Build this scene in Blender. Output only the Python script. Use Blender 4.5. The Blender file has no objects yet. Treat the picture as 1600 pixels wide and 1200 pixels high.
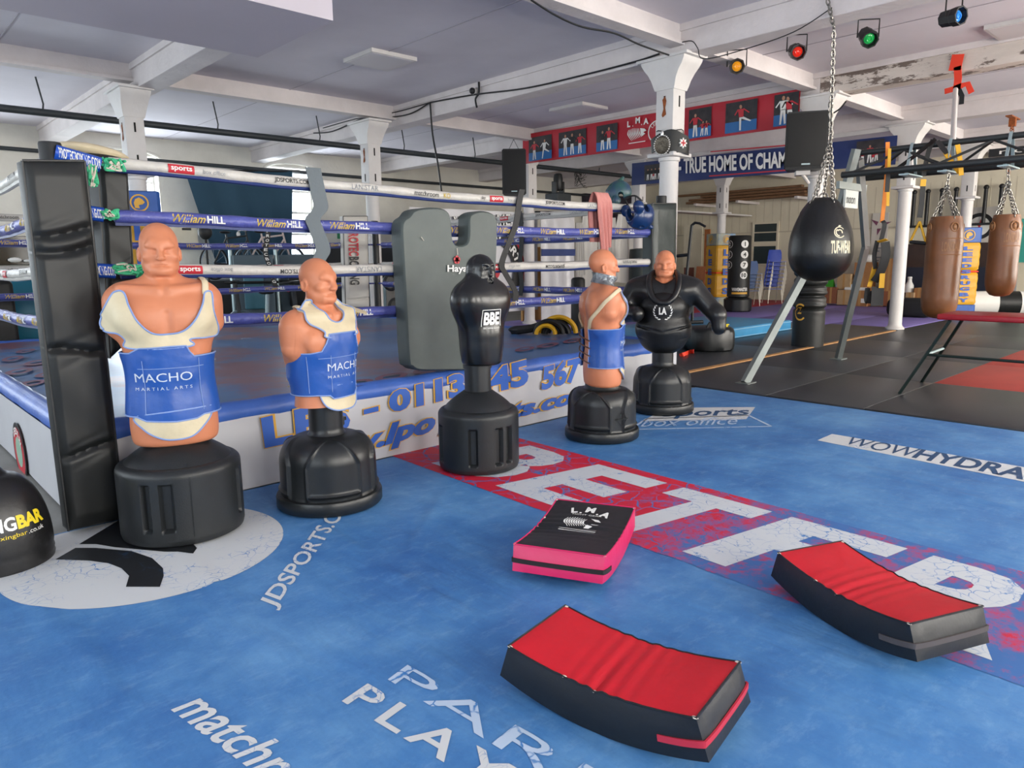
import bpy, bmesh, math, random
import numpy as np
from mathutils import Vector, Matrix
from mathutils.bvhtree import BVHTree
from mathutils.geometry import delaunay_2d_cdt
random.seed(7)
PI = math.pi
SC = bpy.context.scene
COL = SC.collection

# ------------------------------------------------------------------ camera
CR = np.array([[0.7282746210220831, 0.1246758198951385, -0.6738486597958152],
               [-0.6851790808638174, 0.11515614804433906, -0.7192139380700326],
               [-0.012070771381966314, 0.9854922635419647, 0.16929056375704776]])
CH = 1.44
FPX = 1124.2
cam_d = bpy.data.cameras.new('camera')
cam = bpy.data.objects.new('camera', cam_d)
COL.objects.link(cam)
cam_d.sensor_width = 36.0
cam_d.lens = FPX / 1600 * 36
cam_d.clip_start = .05
mw = Matrix([list(r) for r in CR]).to_4x4()
mw.translation = (0, 0, CH)
cam.matrix_world = mw
SC.camera = cam

# ------------------------------------------------------------------ view, sky
SC.view_settings.view_transform = 'Standard'
SC.view_settings.look = 'None'
SC.view_settings.gamma = 1
SC.view_settings.use_curve_mapping = False
SC.view_settings.exposure = -0.42
W = bpy.data.worlds.new('sky')
SC.world = W
W.use_nodes = True
wb = W.node_tree.nodes['Background']
wb.inputs[0].default_value = (.80, .90, 1.0, 1)
wb.inputs[1].default_value = 5.5

# ------------------------------------------------------------------ daylight through the window openings
def window_light(name, loc, rot, sx, sy, power, col):
    l = bpy.data.lights.new(name, 'AREA')
    l.shape = 'RECTANGLE'; l.size = sx; l.size_y = sy; l.energy = power; l.color = col
    o = bpy.data.objects.new(name, l); COL.objects.link(o)
    o.location = loc; o.rotation_euler = rot
    return o
WARM = (1, .93, .83); COOL = (.84, .93, 1)
FRONT_WIN = [0.4, 3.6, 6.9, 10.1, 13.4, 16.8, 20.2]       # window centres along the wall at y = -4
LEFT_WIN = [-1.5, 2.0, 5.5, 9.0, 12.5]                   # window centres along the wall at x = -4.5
BACK_WIN = [-2.8, 1.1, 5.0, 8.87]                          # window centres along the wall at y = 17.5
for x in FRONT_WIN:
    window_light('window_daylight', (x, -4.25, 2.2), (PI / 2, 0, 0), 1.7, 2.3, 370 if x < 9 else 640, WARM)
for y in LEFT_WIN:
    window_light('window_daylight', (-4.75, y, 2.2), (PI / 2, 0, -PI / 2), 1.7, 2.3, 140, COOL)
for x in BACK_WIN:
    window_light('window_daylight', (x, 17.85, 2.3), (-PI / 2, 0, 0), 1.25, 2.4, 260, COOL)

# ------------------------------------------------------------------ pixel rays: where a sight line meets a plane of the place
def ray(x, y):
    return CR @ np.array([(x - 800) / FPX, -(y - 600) / FPX, -1.0])
def atz(x, y, z=0.0):
    d = ray(x, y); return Vector(np.array([0, 0, CH]) + d * (z - CH) / d[2])
def atx(x, y, X):
    d = ray(x, y); return Vector(np.array([0, 0, CH]) + d * X / d[0])
def aty(x, y, Y):
    d = ray(x, y); return Vector(np.array([0, 0, CH]) + d * Y / d[1])
def atd(x, y, D):
    return Vector(np.array([0, 0, CH]) + ray(x, y) * D)
def zat(py, X, Y):
    """height at which the vertical through (X, Y) crosses pixel row py"""
    lo, hi = -1.0, 6.0
    for _ in range(40):
        m = (lo + hi) / 2
        v = CR.T @ np.array([X, Y, m - CH])
        if 600 - FPX * v[1] / -v[2] > py: lo = m
        else: hi = m
    return m

# ------------------------------------------------------------------ materials
def lin(c):
    if isinstance(c, str):
        c = c.lstrip('#'); c = [int(c[i:i + 2], 16) / 255 for i in (0, 2, 4)]
        c = [v / 12.92 if v <= .04045 else ((v + .055) / 1.055) ** 2.4 for v in c]
    return (c[0], c[1], c[2], 1)
MATS = {}
def mat(name, col, rough=.5, metal=0, var=0, vscale=6, bump=0, bscale=40, col2=None, spec=.5, wear=None, wscale=3, wcut=.55, wsoft=.06, coat=0, alpha=1, emit=0, stretch=None, bdist=.02):
    """procedural material: base colour with noise variation, optional worn patches of a second colour, and fine bump"""
    if name in MATS: return MATS[name]
    m = bpy.data.materials.new(name); m.use_nodes = True
    nt = m.node_tree; N = nt.nodes; L = nt.links
    b = N['Principled BSDF']
    b.inputs['Roughness'].default_value = rough
    b.inputs['Metallic'].default_value = metal
    b.inputs['Specular IOR Level'].default_value = spec
    b.inputs['Coat Weight'].default_value = coat
    b.inputs['Alpha'].default_value = alpha
    c1 = lin(col)
    tc = N.new('ShaderNodeTexCoord'); src = tc.outputs['Object']
    if stretch:
        mp = N.new('ShaderNodeMapping'); mp.inputs['Scale'].default_value = stretch
        L.new(src, mp.inputs[0]); src = mp.outputs[0]
    cur = None
    if var or col2:
        n = N.new('ShaderNodeTexNoise'); n.inputs['Scale'].default_value = vscale; n.inputs['Detail'].default_value = 6; n.inputs['Roughness'].default_value = .6
        L.new(src, n.inputs[0])
        r = N.new('ShaderNodeValToRGB'); L.new(n.outputs[0], r.inputs[0])
        a = lin(col2) if col2 else tuple(max(0, v * (1 - var)) for v in c1[:3]) + (1,)
        bb = c1 if col2 else tuple(min(1, v * (1 + var)) for v in c1[:3]) + (1,)
        r.color_ramp.elements[0].position = .32; r.color_ramp.elements[1].position = .68
        r.color_ramp.elements[0].color = a; r.color_ramp.elements[1].color = bb
        cur = r.outputs[0]
    if wear:
        n = N.new('ShaderNodeTexNoise'); n.inputs['Scale'].default_value = wscale; n.inputs['Detail'].default_value = 10; n.inputs['Roughness'].default_value = .72
        L.new(src, n.inputs[0])
        r = N.new('ShaderNodeValToRGB'); L.new(n.outputs[0], r.inputs[0])
        r.color_ramp.elements[0].position = wcut; r.color_ramp.elements[1].position = wcut + wsoft
        mx = N.new('ShaderNodeMix'); mx.data_type = 'RGBA'
        L.new(r.outputs[0], mx.inputs['Factor'])
        if cur: L.new(cur, mx.inputs['A'])
        else: mx.inputs['A'].default_value = c1
        mx.inputs['B'].default_value = lin(wear)
        cur = mx.outputs['Result']
    if cur: L.new(cur, b.inputs['Base Color'])
    else: b.inputs['Base Color'].default_value = c1
    if emit:
        b.inputs['Emission Color'].default_value = c1; b.inputs['Emission Strength'].default_value = emit
    if bump:
        n = N.new('ShaderNodeTexNoise'); n.inputs['Scale'].default_value = bscale; n.inputs['Detail'].default_value = 5
        L.new(src, n.inputs[0])
        bp = N.new('ShaderNodeBump'); bp.inputs['Strength'].default_value = bump; bp.inputs['Distance'].default_value = bdist
        L.new(n.outputs[0], bp.inputs['Height']); L.new(bp.outputs[0], b.inputs['Normal'])
    MATS[name] = m
    return m

# ------------------------------------------------------------------ mesh building
class MB:
    """collects shapes into one mesh; each shape may carry its own material slot"""
    def __init__(s): s.v = []; s.f = []; s.m = []
    def add(s, v, f, mi=0, mx=None):
        k = len(s.v)
        if mx is not None: v = [mx @ Vector(p) for p in v]
        s.v += [tuple(p) for p in v]
        s.f += [tuple(i + k for i in q) for q in f]; s.m += [mi] * len(f)
        return s
    def box(s, lo, hi, mi=0, mx=None, bev=0):
        (x0, y0, z0), (x1, y1, z1) = lo, hi
        if bev <= 0:
            v = [(x0, y0, z0), (x1, y0, z0), (x1, y1, z0), (x0, y1, z0), (x0, y0, z1), (x1, y0, z1), (x1, y1, z1), (x0, y1, z1)]
            f = [(0, 3, 2, 1), (4, 5, 6, 7), (0, 1, 5, 4), (1, 2, 6, 5), (2, 3, 7, 6), (3, 0, 4, 7)]
            return s.add(v, f, mi, mx)
        b = bmesh.new(); bmesh.ops.create_cube(b, size=1)
        for p in b.verts: p.co = Vector((x0 + (p.co.x + .5) * (x1 - x0), y0 + (p.co.y + .5) * (y1 - y0), z0 + (p.co.z + .5) * (z1 - z0)))
        bmesh.ops.bevel(b, geom=b.edges[:], offset=bev, segments=3, profile=.5, affect='EDGES')
        return s.bm(b, mi, mx)
    def bm(s, b, mi=0, mx=None):
        b.verts.index_update()
        s.add([p.co.copy() for p in b.verts], [[v.index for v in q.verts] for q in b.faces], mi, mx); b.free(); return s
    def tube(s, pts, r, n=10, mi=0, cap=True, closed=False, mx=None, flat=1.0, up=None):
        pts = [Vector(p) for p in pts]; k = len(pts)
        rs = r if isinstance(r, (list, tuple)) else [r] * k
        V = []; F = []
        tang = []
        for i in range(k):
            a = pts[(i - 1) % k] if (i or closed) else pts[i]; c = pts[(i + 1) % k] if (i < k - 1 or closed) else pts[i]
            t = (c - a); tang.append(t.normalized() if t.length > 1e-9 else Vector((0, 0, 1)))
        ref = Vector(up) if up else (Vector((0, 0, 1)) if abs(tang[0].z) < .9 else Vector((1, 0, 0)))
        u = (ref - tang[0] * ref.dot(tang[0])).normalized()
        for i in range(k):
            u = u - tang[i] * u.dot(tang[i])
            u = u.normalized() if u.length > 1e-6 else tang[i].orthogonal().normalized()
            w = tang[i].cross(u)
            for j in range(n):
                a = 2 * PI * j / n
                V.append(pts[i] + u * (math.cos(a) * rs[i]) + w * (math.sin(a) * rs[i] * flat))
        m = k if closed else k - 1
        for i in range(m):
            for j in range(n):
                a, b = i * n + j, i * n + (j + 1) % n
                c, d = ((i + 1) % k) * n + (j + 1) % n, ((i + 1) % k) * n + j
                F.append((a, b, c, d))
        if cap and not closed:
            F.append(tuple(range(n - 1, -1, -1))); F.append(tuple((k - 1) * n + j for j in range(n)))
        return s.add(V, F, mi, mx)
    def lathe(s, prof, n=32, mi=0, mx=None, fn=None, cap=True, sx=1, sy=1):
        """prof: list of (radius, z); fn(angle, i, r, z) -> r may modulate"""
        V = []; F = []; k = len(prof)
        for i, (r, z) in enumerate(prof):
            for j in range(n):
                a = 2 * PI * j / n
                q = fn(a, i, r, z) if fn else r
                V.append((math.cos(a) * q * sx, math.sin(a) * q * sy, z))
        for i in range(k - 1):
            for j in range(n):
                F.append((i * n + j, i * n + (j + 1) % n, (i + 1) * n + (j + 1) % n, (i + 1) * n + j))
        if cap:
            F.append(tuple(range(n - 1, -1, -1))); F.append(tuple((k - 1) * n + j for j in range(n)))
        return s.add(V, F, mi, mx)
    def prism(s, poly, d, mi=0, mx=None):
        """poly: outline points (3-D) ; d: extrusion vector"""
        p = [Vector(q) for q in poly]; d = Vector(d); k = len(p)
        V = p + [q + d for q in p]
        F = [tuple(range(k - 1, -1, -1)), tuple(range(k, 2 * k))] + [(i, (i + 1) % k, k + (i + 1) % k, k + i) for i in range(k)]
        return s.add(V, F, mi, mx)
    def strap(s, pts, w, t, side, mi=0, fixed=None):
        """flat band along a path; side: direction of its width"""
        pts = [Vector(p) for p in pts]; sd = Vector(side).normalized(); V = []; F = []; k = len(pts)
        ws = w if isinstance(w, (list, tuple)) else [w] * k
        for i in range(k):
            tg = (pts[min(i + 1, k - 1)] - pts[max(i - 1, 0)]).normalized()
            s2 = (sd - tg * sd.dot(tg)).normalized(); nn = tg.cross(s2)
            if fixed: s2 = sd; nn = Vector(fixed)
            for a, b in ((-1, -1), (1, -1), (1, 1), (-1, 1)): V.append(pts[i] + s2 * (a * ws[i] / 2) + nn * (b * t / 2))
        for i in range(k - 1):
            for j in range(4): F.append((i * 4 + j, i * 4 + (j + 1) % 4, i * 4 + 4 + (j + 1) % 4, i * 4 + 4 + j))
        F.append((3, 2, 1, 0)); F.append(tuple((k - 1) * 4 + j for j in range(4)))
        return s.add(V, F, mi)
    def torus(s, c, R, r, ax=(0, 0, 1), n=18, k=8, mi=0, sc=1.0, along=None):
        ax = Vector(ax).normalized(); u = Vector(along).normalized() if along else ax.orthogonal().normalized(); w = ax.cross(u)
        return s.tube([Vector(c) + u * (math.cos(2 * PI * i / n) * R * sc) + w * (math.sin(2 * PI * i / n) * R) for i in range(n)], r, k, mi, closed=True, up=ax)
    def ball(s, c, r, n=16, mi=0, mx=None):
        rr = r if isinstance(r, (tuple, list)) else (r, r, r)
        V = [(c[0], c[1], c[2] - rr[2])]; F = []; m = n // 2
        for i in range(1, m):
            t = PI * i / m - PI / 2
            for j in range(n):
                a = 2 * PI * j / n
                V.append((c[0] + rr[0] * math.cos(t) * math.cos(a), c[1] + rr[1] * math.cos(t) * math.sin(a), c[2] + rr[2] * math.sin(t)))
        V.append((c[0], c[1], c[2] + rr[2])); e = len(V) - 1
        for j in range(n): F.append((0, 1 + (j + 1) % n, 1 + j)); F.append((e, e - n + j, e - n + (j + 1) % n))
        for i in range(m - 2):
            for j in range(n): F.append((1 + i * n + j, 1 + i * n + (j + 1) % n, 1 + (i + 1) * n + (j + 1) % n, 1 + (i + 1) * n + j))
        return s.add(V, F, mi, mx)
    def build(s, name, mats, parent=None, smooth=True, ang=40):
        me = bpy.data.meshes.new(name)
        me.from_pydata([tuple(v) for v in s.v], [], [tuple(f) for f in s.f])
        if not isinstance(mats, (list, tuple)): mats = [mats]
        for m in mats: me.materials.append(m)
        if len(mats) > 1: me.polygons.foreach_set('material_index', s.m)
        if smooth:
            me.polygons.foreach_set('use_smooth', [True] * len(me.polygons))
            try: me.set_sharp_from_angle(angle=math.radians(ang))
            except Exception: pass
        me.update()
        o = bpy.data.objects.new(name, me); COL.objects.link(o)
        if parent: o.parent = parent
        return o
def tag(o, label, cat, group=None, kind=None):
    if label: o['label'] = label
    if cat: o['category'] = cat
    if group: o['group'] = group
    if kind: o['kind'] = kind
    return o
def struct(o): o['kind'] = 'structure'; return o
def thing(name, label, cat, loc=(0, 0, 0), rz=0, group=None):
    o = bpy.data.objects.new(name, None); COL.objects.link(o)
    o.location = loc; o.rotation_euler = (0, 0, rz); o.empty_display_size = .1
    return tag(o, label, cat, group)
def copy_tree(o, parent=None):
    c = o.copy(); COL.objects.link(c)
    if parent: c.parent = parent
    for ch in list(o.children): copy_tree(ch, c)
    return c
def chain_path(a, b, n=None, r=.006, L=.045):
    """links of a steel chain between two points"""
    a = Vector(a); b = Vector(b); d = b - a; m = MB()
    n = n or max(2, int(d.length / (L * .72))); t = d.normalized(); u = t.orthogonal().normalized(); w = t.cross(u)
    for i in range(n):
        c = a + d * ((i + .5) / n); ax = u if i % 2 else w
        m.torus(c, L * .3, r, ax, 10, 5, sc=1.75, along=t)
    return m
def spline(pts, n=8, closed=False):
    """Catmull-Rom through the points (any dimension)"""
    P = [np.array(p, float) for p in pts]; k = len(P); out = []
    rng = range(k) if closed else range(k - 1)
    for i in rng:
        if closed: p0, p1, p2, p3 = P[(i - 1) % k], P[i], P[(i + 1) % k], P[(i + 2) % k]
        else: p0, p1, p2, p3 = P[max(i - 1, 0)], P[i], P[i + 1], P[min(i + 2, k - 1)]
        for j in range(n):
            t = j / n
            out.append(.5 * ((2 * p1) + (-p0 + p2) * t + (2 * p0 - 5 * p1 + 4 * p2 - p3) * t * t + (-p0 + 3 * p1 - 3 * p2 + p3) * t ** 3))
    if not closed: out.append(P[-1])
    return out
# ------------------------------------------------------------------ lettering
_TX = {}
def text2d(s, shear=0, bold=0, space=1.0, res=3):
    key = (s, shear, bold, space, res)
    if key in _TX: return _TX[key]
    cu = bpy.data.curves.new('lettering', 'FONT'); cu.body = s; cu.shear = shear; cu.offset = bold; cu.space_character = space
    cu.resolution_u = res; cu.fill_mode = 'FRONT'
    ob = bpy.data.objects.new('lettering', cu); COL.objects.link(ob)
    dg = bpy.context.evaluated_depsgraph_get()
    me = bpy.data.meshes.new_from_object(ob.evaluated_get(dg), depsgraph=dg)
    v = np.array([(p.co.x, p.co.y) for p in me.vertices]); f = [tuple(p.vertices) for p in me.polygons]
    bpy.data.objects.remove(ob); bpy.data.curves.remove(cu); bpy.data.meshes.remove(me)
    if len(f) and sum((v[q[1]][0] - v[q[0]][0]) * (v[q[2]][1] - v[q[0]][1]) - (v[q[1]][1] - v[q[0]][1]) * (v[q[2]][0] - v[q[0]][0]) for q in f[:40]) < 0:
        f = [q[::-1] for q in f]
    lo = v.min(0); hi = v.max(0)
    r = ((v - lo) / (hi - lo), f, (hi - lo)[0] / (hi - lo)[1])
    _TX[key] = r
    return r
def dice(v, f, cuts, cuts_y=()):
    """cut a flat 2-D mesh into strips along x so that it can bend"""
    b = bmesh.new(); vs = [b.verts.new((p[0], p[1], 0)) for p in v]
    for q in f:
        try: b.faces.new([vs[i] for i in q])
        except Exception: pass
    for c in cuts:
        bmesh.ops.bisect_plane(b, geom=b.verts[:] + b.edges[:] + b.faces[:], plane_co=(c, 0, 0), plane_no=(1, 0, 0))
    for c in cuts_y:
        bmesh.ops.bisect_plane(b, geom=b.verts[:] + b.edges[:] + b.faces[:], plane_co=(0, c, 0), plane_no=(0, 1, 0))
    b.verts.index_update()
    r = np.array([(p.co.x, p.co.y) for p in b.verts]), [tuple(w.index for w in q.verts) for q in b.faces]; b.free()
    return r
def quad_map(v, q):
    """unit-square coordinates -> bilinear patch q = [lower left, lower right, upper right, upper left]"""
    a, b, c, d = [Vector(p) for p in q]
    return [a * ((1 - x) * (1 - y)) + b * (x * (1 - y)) + c * (x * y) + d * ((1 - x) * y) for x, y in v]
def letter_quad(mb, s, q, mi=0, **kw):
    v, f, asp = text2d(s, **kw)
    mb.add(quad_map(v, q), f, mi)
    return mb
def letters(name, s, q, m, parent, **kw):
    return letter_quad(MB(), s, q, **kw).build(name, m, parent, smooth=False)
def letters_at(mb, s, o, xd, yd, h, mi=0, w=None, **kw):
    """text with its lower-left at o, running along xd, height h"""
    v, f, asp = text2d(s, **kw)
    o = Vector(o); xd = Vector(xd).normalized(); yd = Vector(yd).normalized(); w = w or h * asp
    mb.add([o + xd * (x * w) + yd * (y * h) for x, y in v], f, mi)
    return w
def ring2d(mb, c, xd, yd, r0, r1, mi=0, n=40, a0=0, a1=2 * PI):
    c = Vector(c); xd = Vector(xd).normalized(); yd = Vector(yd).normalized(); V = []; F = []
    for i in range(n + 1):
        a = a0 + (a1 - a0) * i / n
        for r in (r0, r1): V.append(c + xd * (math.cos(a) * r) + yd * (math.sin(a) * r))
    for i in range(n): F.append((2 * i, 2 * i + 1, 2 * i + 3, 2 * i + 2))
    mb.add(V, F, mi)
def poly2d(mb, pts, mi=0):
    """flat polygon, any outline, triangulated"""
    from mathutils.geometry import tessellate_polygon
    p = [Vector(q) for q in pts]
    mb.add(p, [tuple(t) for t in tessellate_polygon([p])], mi)
def arc_text(mb, s, c, xd, yd, r, h, a0, a1, mi=0, **kw):
    """text along an arc from angle a0 to a1 (radians, clockwise when a1 < a0)"""
    v, f, asp = text2d(s, **kw)
    v, f = dice(v, f, [i / 24 for i in range(1, 24)])
    c = Vector(c); xd = Vector(xd).normalized(); yd = Vector(yd).normalized(); sg = 1 if a1 < a0 else -1
    out = []
    for x, y in v:
        a = a0 + (a1 - a0) * x; rr = r + sg * (y) * h
        out.append(c + xd * (math.cos(a) * rr) + yd * (math.sin(a) * rr))
    mb.add(out, f, mi)
UPZ = Vector((0, 0, 1))
# ================================================================== the setting
CEIL = 4.2
X0, X1, Y0, Y1 = -4.5, 23.5, -4.0, 17.5
m_wall = mat('white painted brick', '#d9d6cc', .8, var=.06, vscale=2, bump=.25, bscale=14, wear='#b5b0a4', wscale=1.2, wcut=.66, wsoft=.15)
m_cream = mat('cream painted wall', '#e0d8c2', .8, var=.05, vscale=1.5, bump=.15, bscale=12)
m_ceil = mat('ceiling board', '#d6d2da', .85, var=.04, vscale=1.2)
m_white = mat('white gloss paint', '#cfccca', .55, var=.05, vscale=3, bump=.15, bscale=20)
m_beam = mat('painted timber beam', '#d3cccb', .75, var=.07, vscale=2.5, bump=.3, bscale=18, wear='#8d8078', wscale=2.2, wcut=.67, wsoft=.04)
m_peel = mat('peeling painted beam', '#c9c0b8', .8, var=.1, vscale=3, bump=.5, bscale=14, wear='#6e625b', wscale=2.6, wcut=.54, wsoft=.03, stretch=(1, .5, 1.6))
m_rust = mat('rusty dirty edge', '#7a6a5c', .9, var=.3, vscale=8)
m_black = mat('black steel', '#17191b', .45, var=.1)
m_dark = mat('dark pipe', '#2c3236', .55, var=.15, vscale=4)
m_glassw = mat('window glass', '#cfe4ea', .05, alpha=.12, spec=.5)
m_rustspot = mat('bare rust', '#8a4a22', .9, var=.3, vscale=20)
m_slot = mat('slot shadow hole', '#0b0b0b', .9)
m_concrete = mat('worn concrete', '#7d7c78', .8, var=.15, vscale=3, bump=.1)

struct(MB().box((X0 - .3, Y0 - .3, -.2), (X1 + .3, Y1 + .3, -.012)).build('floor', m_concrete, smooth=False))
struct(MB().box((X0 - .3, Y0 - .3, CEIL), (X1 + .3, Y1 + .3, CEIL + .2)).build('ceiling', m_ceil, smooth=False))
def wall(name, axis, pos, thick, lo, hi, holes, z0, z1, m):
    """a wall along x (axis 'y') or y (axis 'x') with rectangular window holes (centre, width, sill, head)"""
    mb = MB(); cuts = sorted(holes)
    def put(a, b, za, zb):
        if b - a < 1e-4 or zb - za < 1e-4: return
        if axis == 'y': mb.box((a, min(pos, pos + thick), za), (b, max(pos, pos + thick), zb))
        else: mb.box((min(pos, pos + thick), a, za), (max(pos, pos + thick), b, zb))
    cur = lo
    for c, w, s, h in cuts:
        put(cur, c - w / 2, z0, z1); put(c - w / 2, c + w / 2, z0, s); put(c - w / 2, c + w / 2, h, z1); cur = c + w / 2
    put(cur, hi, z0, z1)
    return struct(mb.build(name, m, smooth=False))
wall('wall_front', 'y', Y0, -.3, X0, X1, [(x, 1.8, 1.0, 3.4) for x in FRONT_WIN], -.1, CEIL, m_wall)
wall('wall_left', 'x', X0, -.3, Y0, Y1, [(y, 1.8, 1.0, 3.4) for y in LEFT_WIN], -.1, CEIL, m_wall)
wall('wall_back', 'y', Y1, .45, X0, X1, [(x, 1.3, 1.1, 3.8) for x in BACK_WIN], -.1, CEIL, m_wall)
wall('wall_right', 'x', X1, .3, Y0, Y1, [], -.1, CEIL, m_cream)
def window(n, axis, pos, c, w, s, h, rows=3, cols=2):
    fr = MB(); t = .05
    def put(a, b, za, zb, d=.03):
        if axis == 'y': fr.box((a, pos - d, za), (b, pos + d, zb))
        else: fr.box((pos - d, a, za), (pos + d, b, zb))
    put(c - w / 2, c - w / 2 + t, s, h); put(c + w / 2 - t, c + w / 2, s, h); put(c - w / 2 + t, c + w / 2 - t, s, s + t); put(c - w / 2 + t, c + w / 2 - t, h - t, h)
    for i in range(1, cols): q = c - w / 2 + w * i / cols; put(q - .018, q + .018, s + t, h - t, .022)
    for i in range(1, rows): q = s + (h - s) * i / rows; put(c - w / 2 + t, c + w / 2 - t, q - .03, q + .03, .022)
    o = struct(fr.build('window_%d' % n, m_white, smooth=False))
    g = MB()
    if axis == 'y': g.box((c - w / 2, pos - .003, s), (c + w / 2, pos + .003, h))
    else: g.box((pos - .003, c - w / 2, s), (pos + .003, c + w / 2, h))
    g.build('pane', m_glassw, o, smooth=False)
    return o
k = 0
for x in FRONT_WIN: k += 1; window(k, 'y', Y0 - .2, x, 1.8, 1.0, 3.4)
for y in LEFT_WIN: k += 1; window(k, 'x', X0 - .2, y, 1.8, 1.0, 3.4)
for x in BACK_WIN: k += 1; window(k, 'y', Y1 + .3, x, 1.3, 1.1, 3.8, rows=5, cols=1)
# arched recess heads over the back windows
for x in BACK_WIN:
    mb = MB(); pts = []
    for i in range(13):
        a = PI * i / 12; pts.append((x - math.cos(a) * .75, Y1 - .03, 3.72 + math.sin(a) * .2))
    mb.tube(pts, .035, 8)
    struct(mb.build('trim_window_arch', m_wall))

# beams along y, one over each column row, and the joists between columns
BEAMX = [0.2, 3.6, 7.98, 11.55, 15.25, 19.1]
ROWY = [5.35, 11.4]
for i, x in enumerate(BEAMX):
    mb = MB()
    if i == 3: mb.box((x - .16, Y0, 3.86), (x + .16, 5.2, CEIL), 1, bev=.012).box((x - .16, 5.2, 3.86), (x + .16, Y1, CEIL), 0, bev=.012)
    else: mb.box((x - .16, Y0, 3.86), (x + .16, Y1, CEIL), 0, bev=.012)
    mb.box((x - .19, Y0, 4.12), (x + .19, Y1, CEIL), 2)
    struct(mb.build('trim_beam', [m_beam, m_peel, m_beam], smooth=False))
for y in ROWY + [-1.0]:
    mb = MB()
    xs = [X0] + BEAMX + [X1]
    for a, b in zip(xs[:-1], xs[1:]):
        mb.box((a + .1, y - .045, 4.0), (b - .1, y + .045, CEIL)); mb.box((a + .1, y - .10, 3.96), (b - .1, y + .10, 4.0))
    struct(mb.build('trim_joist', m_beam, smooth=False))
# board seams on the ceiling
mb = MB()
for x in (1.9, 5.8, 9.8, 13.4, 17.1): mb.box((x - .008, Y0, CEIL - .006), (x + .008, Y1, CEIL))
struct(mb.build('trim_ceiling_seams', mat('ceiling seam', '#b3aeb6', .9), smooth=False))

# cast-iron columns
def column_bm(low=2.68):
    mb = MB()
    mb.lathe([(.17, 0), (.17, .03), (.135, .06), (.12, .1), (.118, low - .05), (.135, low - .04), (.135, low)], 24)
    mb.box((-.2, -.2, low), (.2, .2, low + .05), bev=.012)
    s = .128
    mb.box((-s, -s, low + .05), (s, s, 3.5), bev=.008)
    # flared capital, wider along the beam
    secs = [(3.48, .14, .14), (3.52, .15, .155), (3.6, .165, .18), (3.68, .18, .225), (3.74, .19, .275), (3.80, .2, .31), (3.865, .2, .32)]
    V = []; F = []
    for z, a, b in secs: V += [(-a, -b, z), (a, -b, z), (a, b, z), (-a, b, z)]
    for i in range(len(secs) - 1):
        for j in range(4): F.append((4 * i + j, 4 * i + (j + 1) % 4, 4 * i + 4 + (j + 1) % 4, 4 * i + 4 + j))
    F.append((3, 2, 1, 0)); e = 4 * (len(secs) - 1); F.append((e, e + 1, e + 2, e + 3)); mb.add(V, F)
    mb.box((-.23, -.37, 3.83), (.23, .37, 3.865), bev=.006)
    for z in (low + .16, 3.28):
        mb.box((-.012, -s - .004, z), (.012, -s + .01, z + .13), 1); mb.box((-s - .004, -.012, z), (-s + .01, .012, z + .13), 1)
    return mb
COLUMNS = [(7.95, 5.52), (11.5, 5.22), (15.22, 5.17), (19.1, 5.15), (3.42, 11.5), (7.3, 11.4), (11.52, 11.68), (15.2, 11.45), (19.1, 11.4)]
c0 = None
for i, (x, y) in enumerate(COLUMNS):
    if c0 is None: o = c0 = column_bm().build('trim_column', [m_white, m_slot])
    else: o = c0.copy(); COL.objects.link(o)
    o.location = (x, y, .0125); struct(o)
mb = MB()
for (x, y, px) in ((7.95, 5.52, 0), (7.3, 11.4, 0), (3.42, 11.5, 0)):
    a = [(-.03, 3.38), (.01, 3.42), (.03, 3.36), (.015, 3.28), (.03, 3.2), (-.02, 3.17), (-.035, 3.2), (-.01, 3.27), (-.02, 3.33)]
    poly2d(mb, [(x - .134, y - q, z) for q, z in a])
struct(mb.build('trim_rust_marks', m_rustspot, smooth=False))
# boxed-in bulkhead hanging under the ceiling, upper left
struct(MB().box((X0, 5.32, 3.3), (3.12, 6.68, CEIL)).build('trim_bulkhead', mat('bulkhead board', '#c3bcc4', .8, var=.03, vscale=1), smooth=False))
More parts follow.
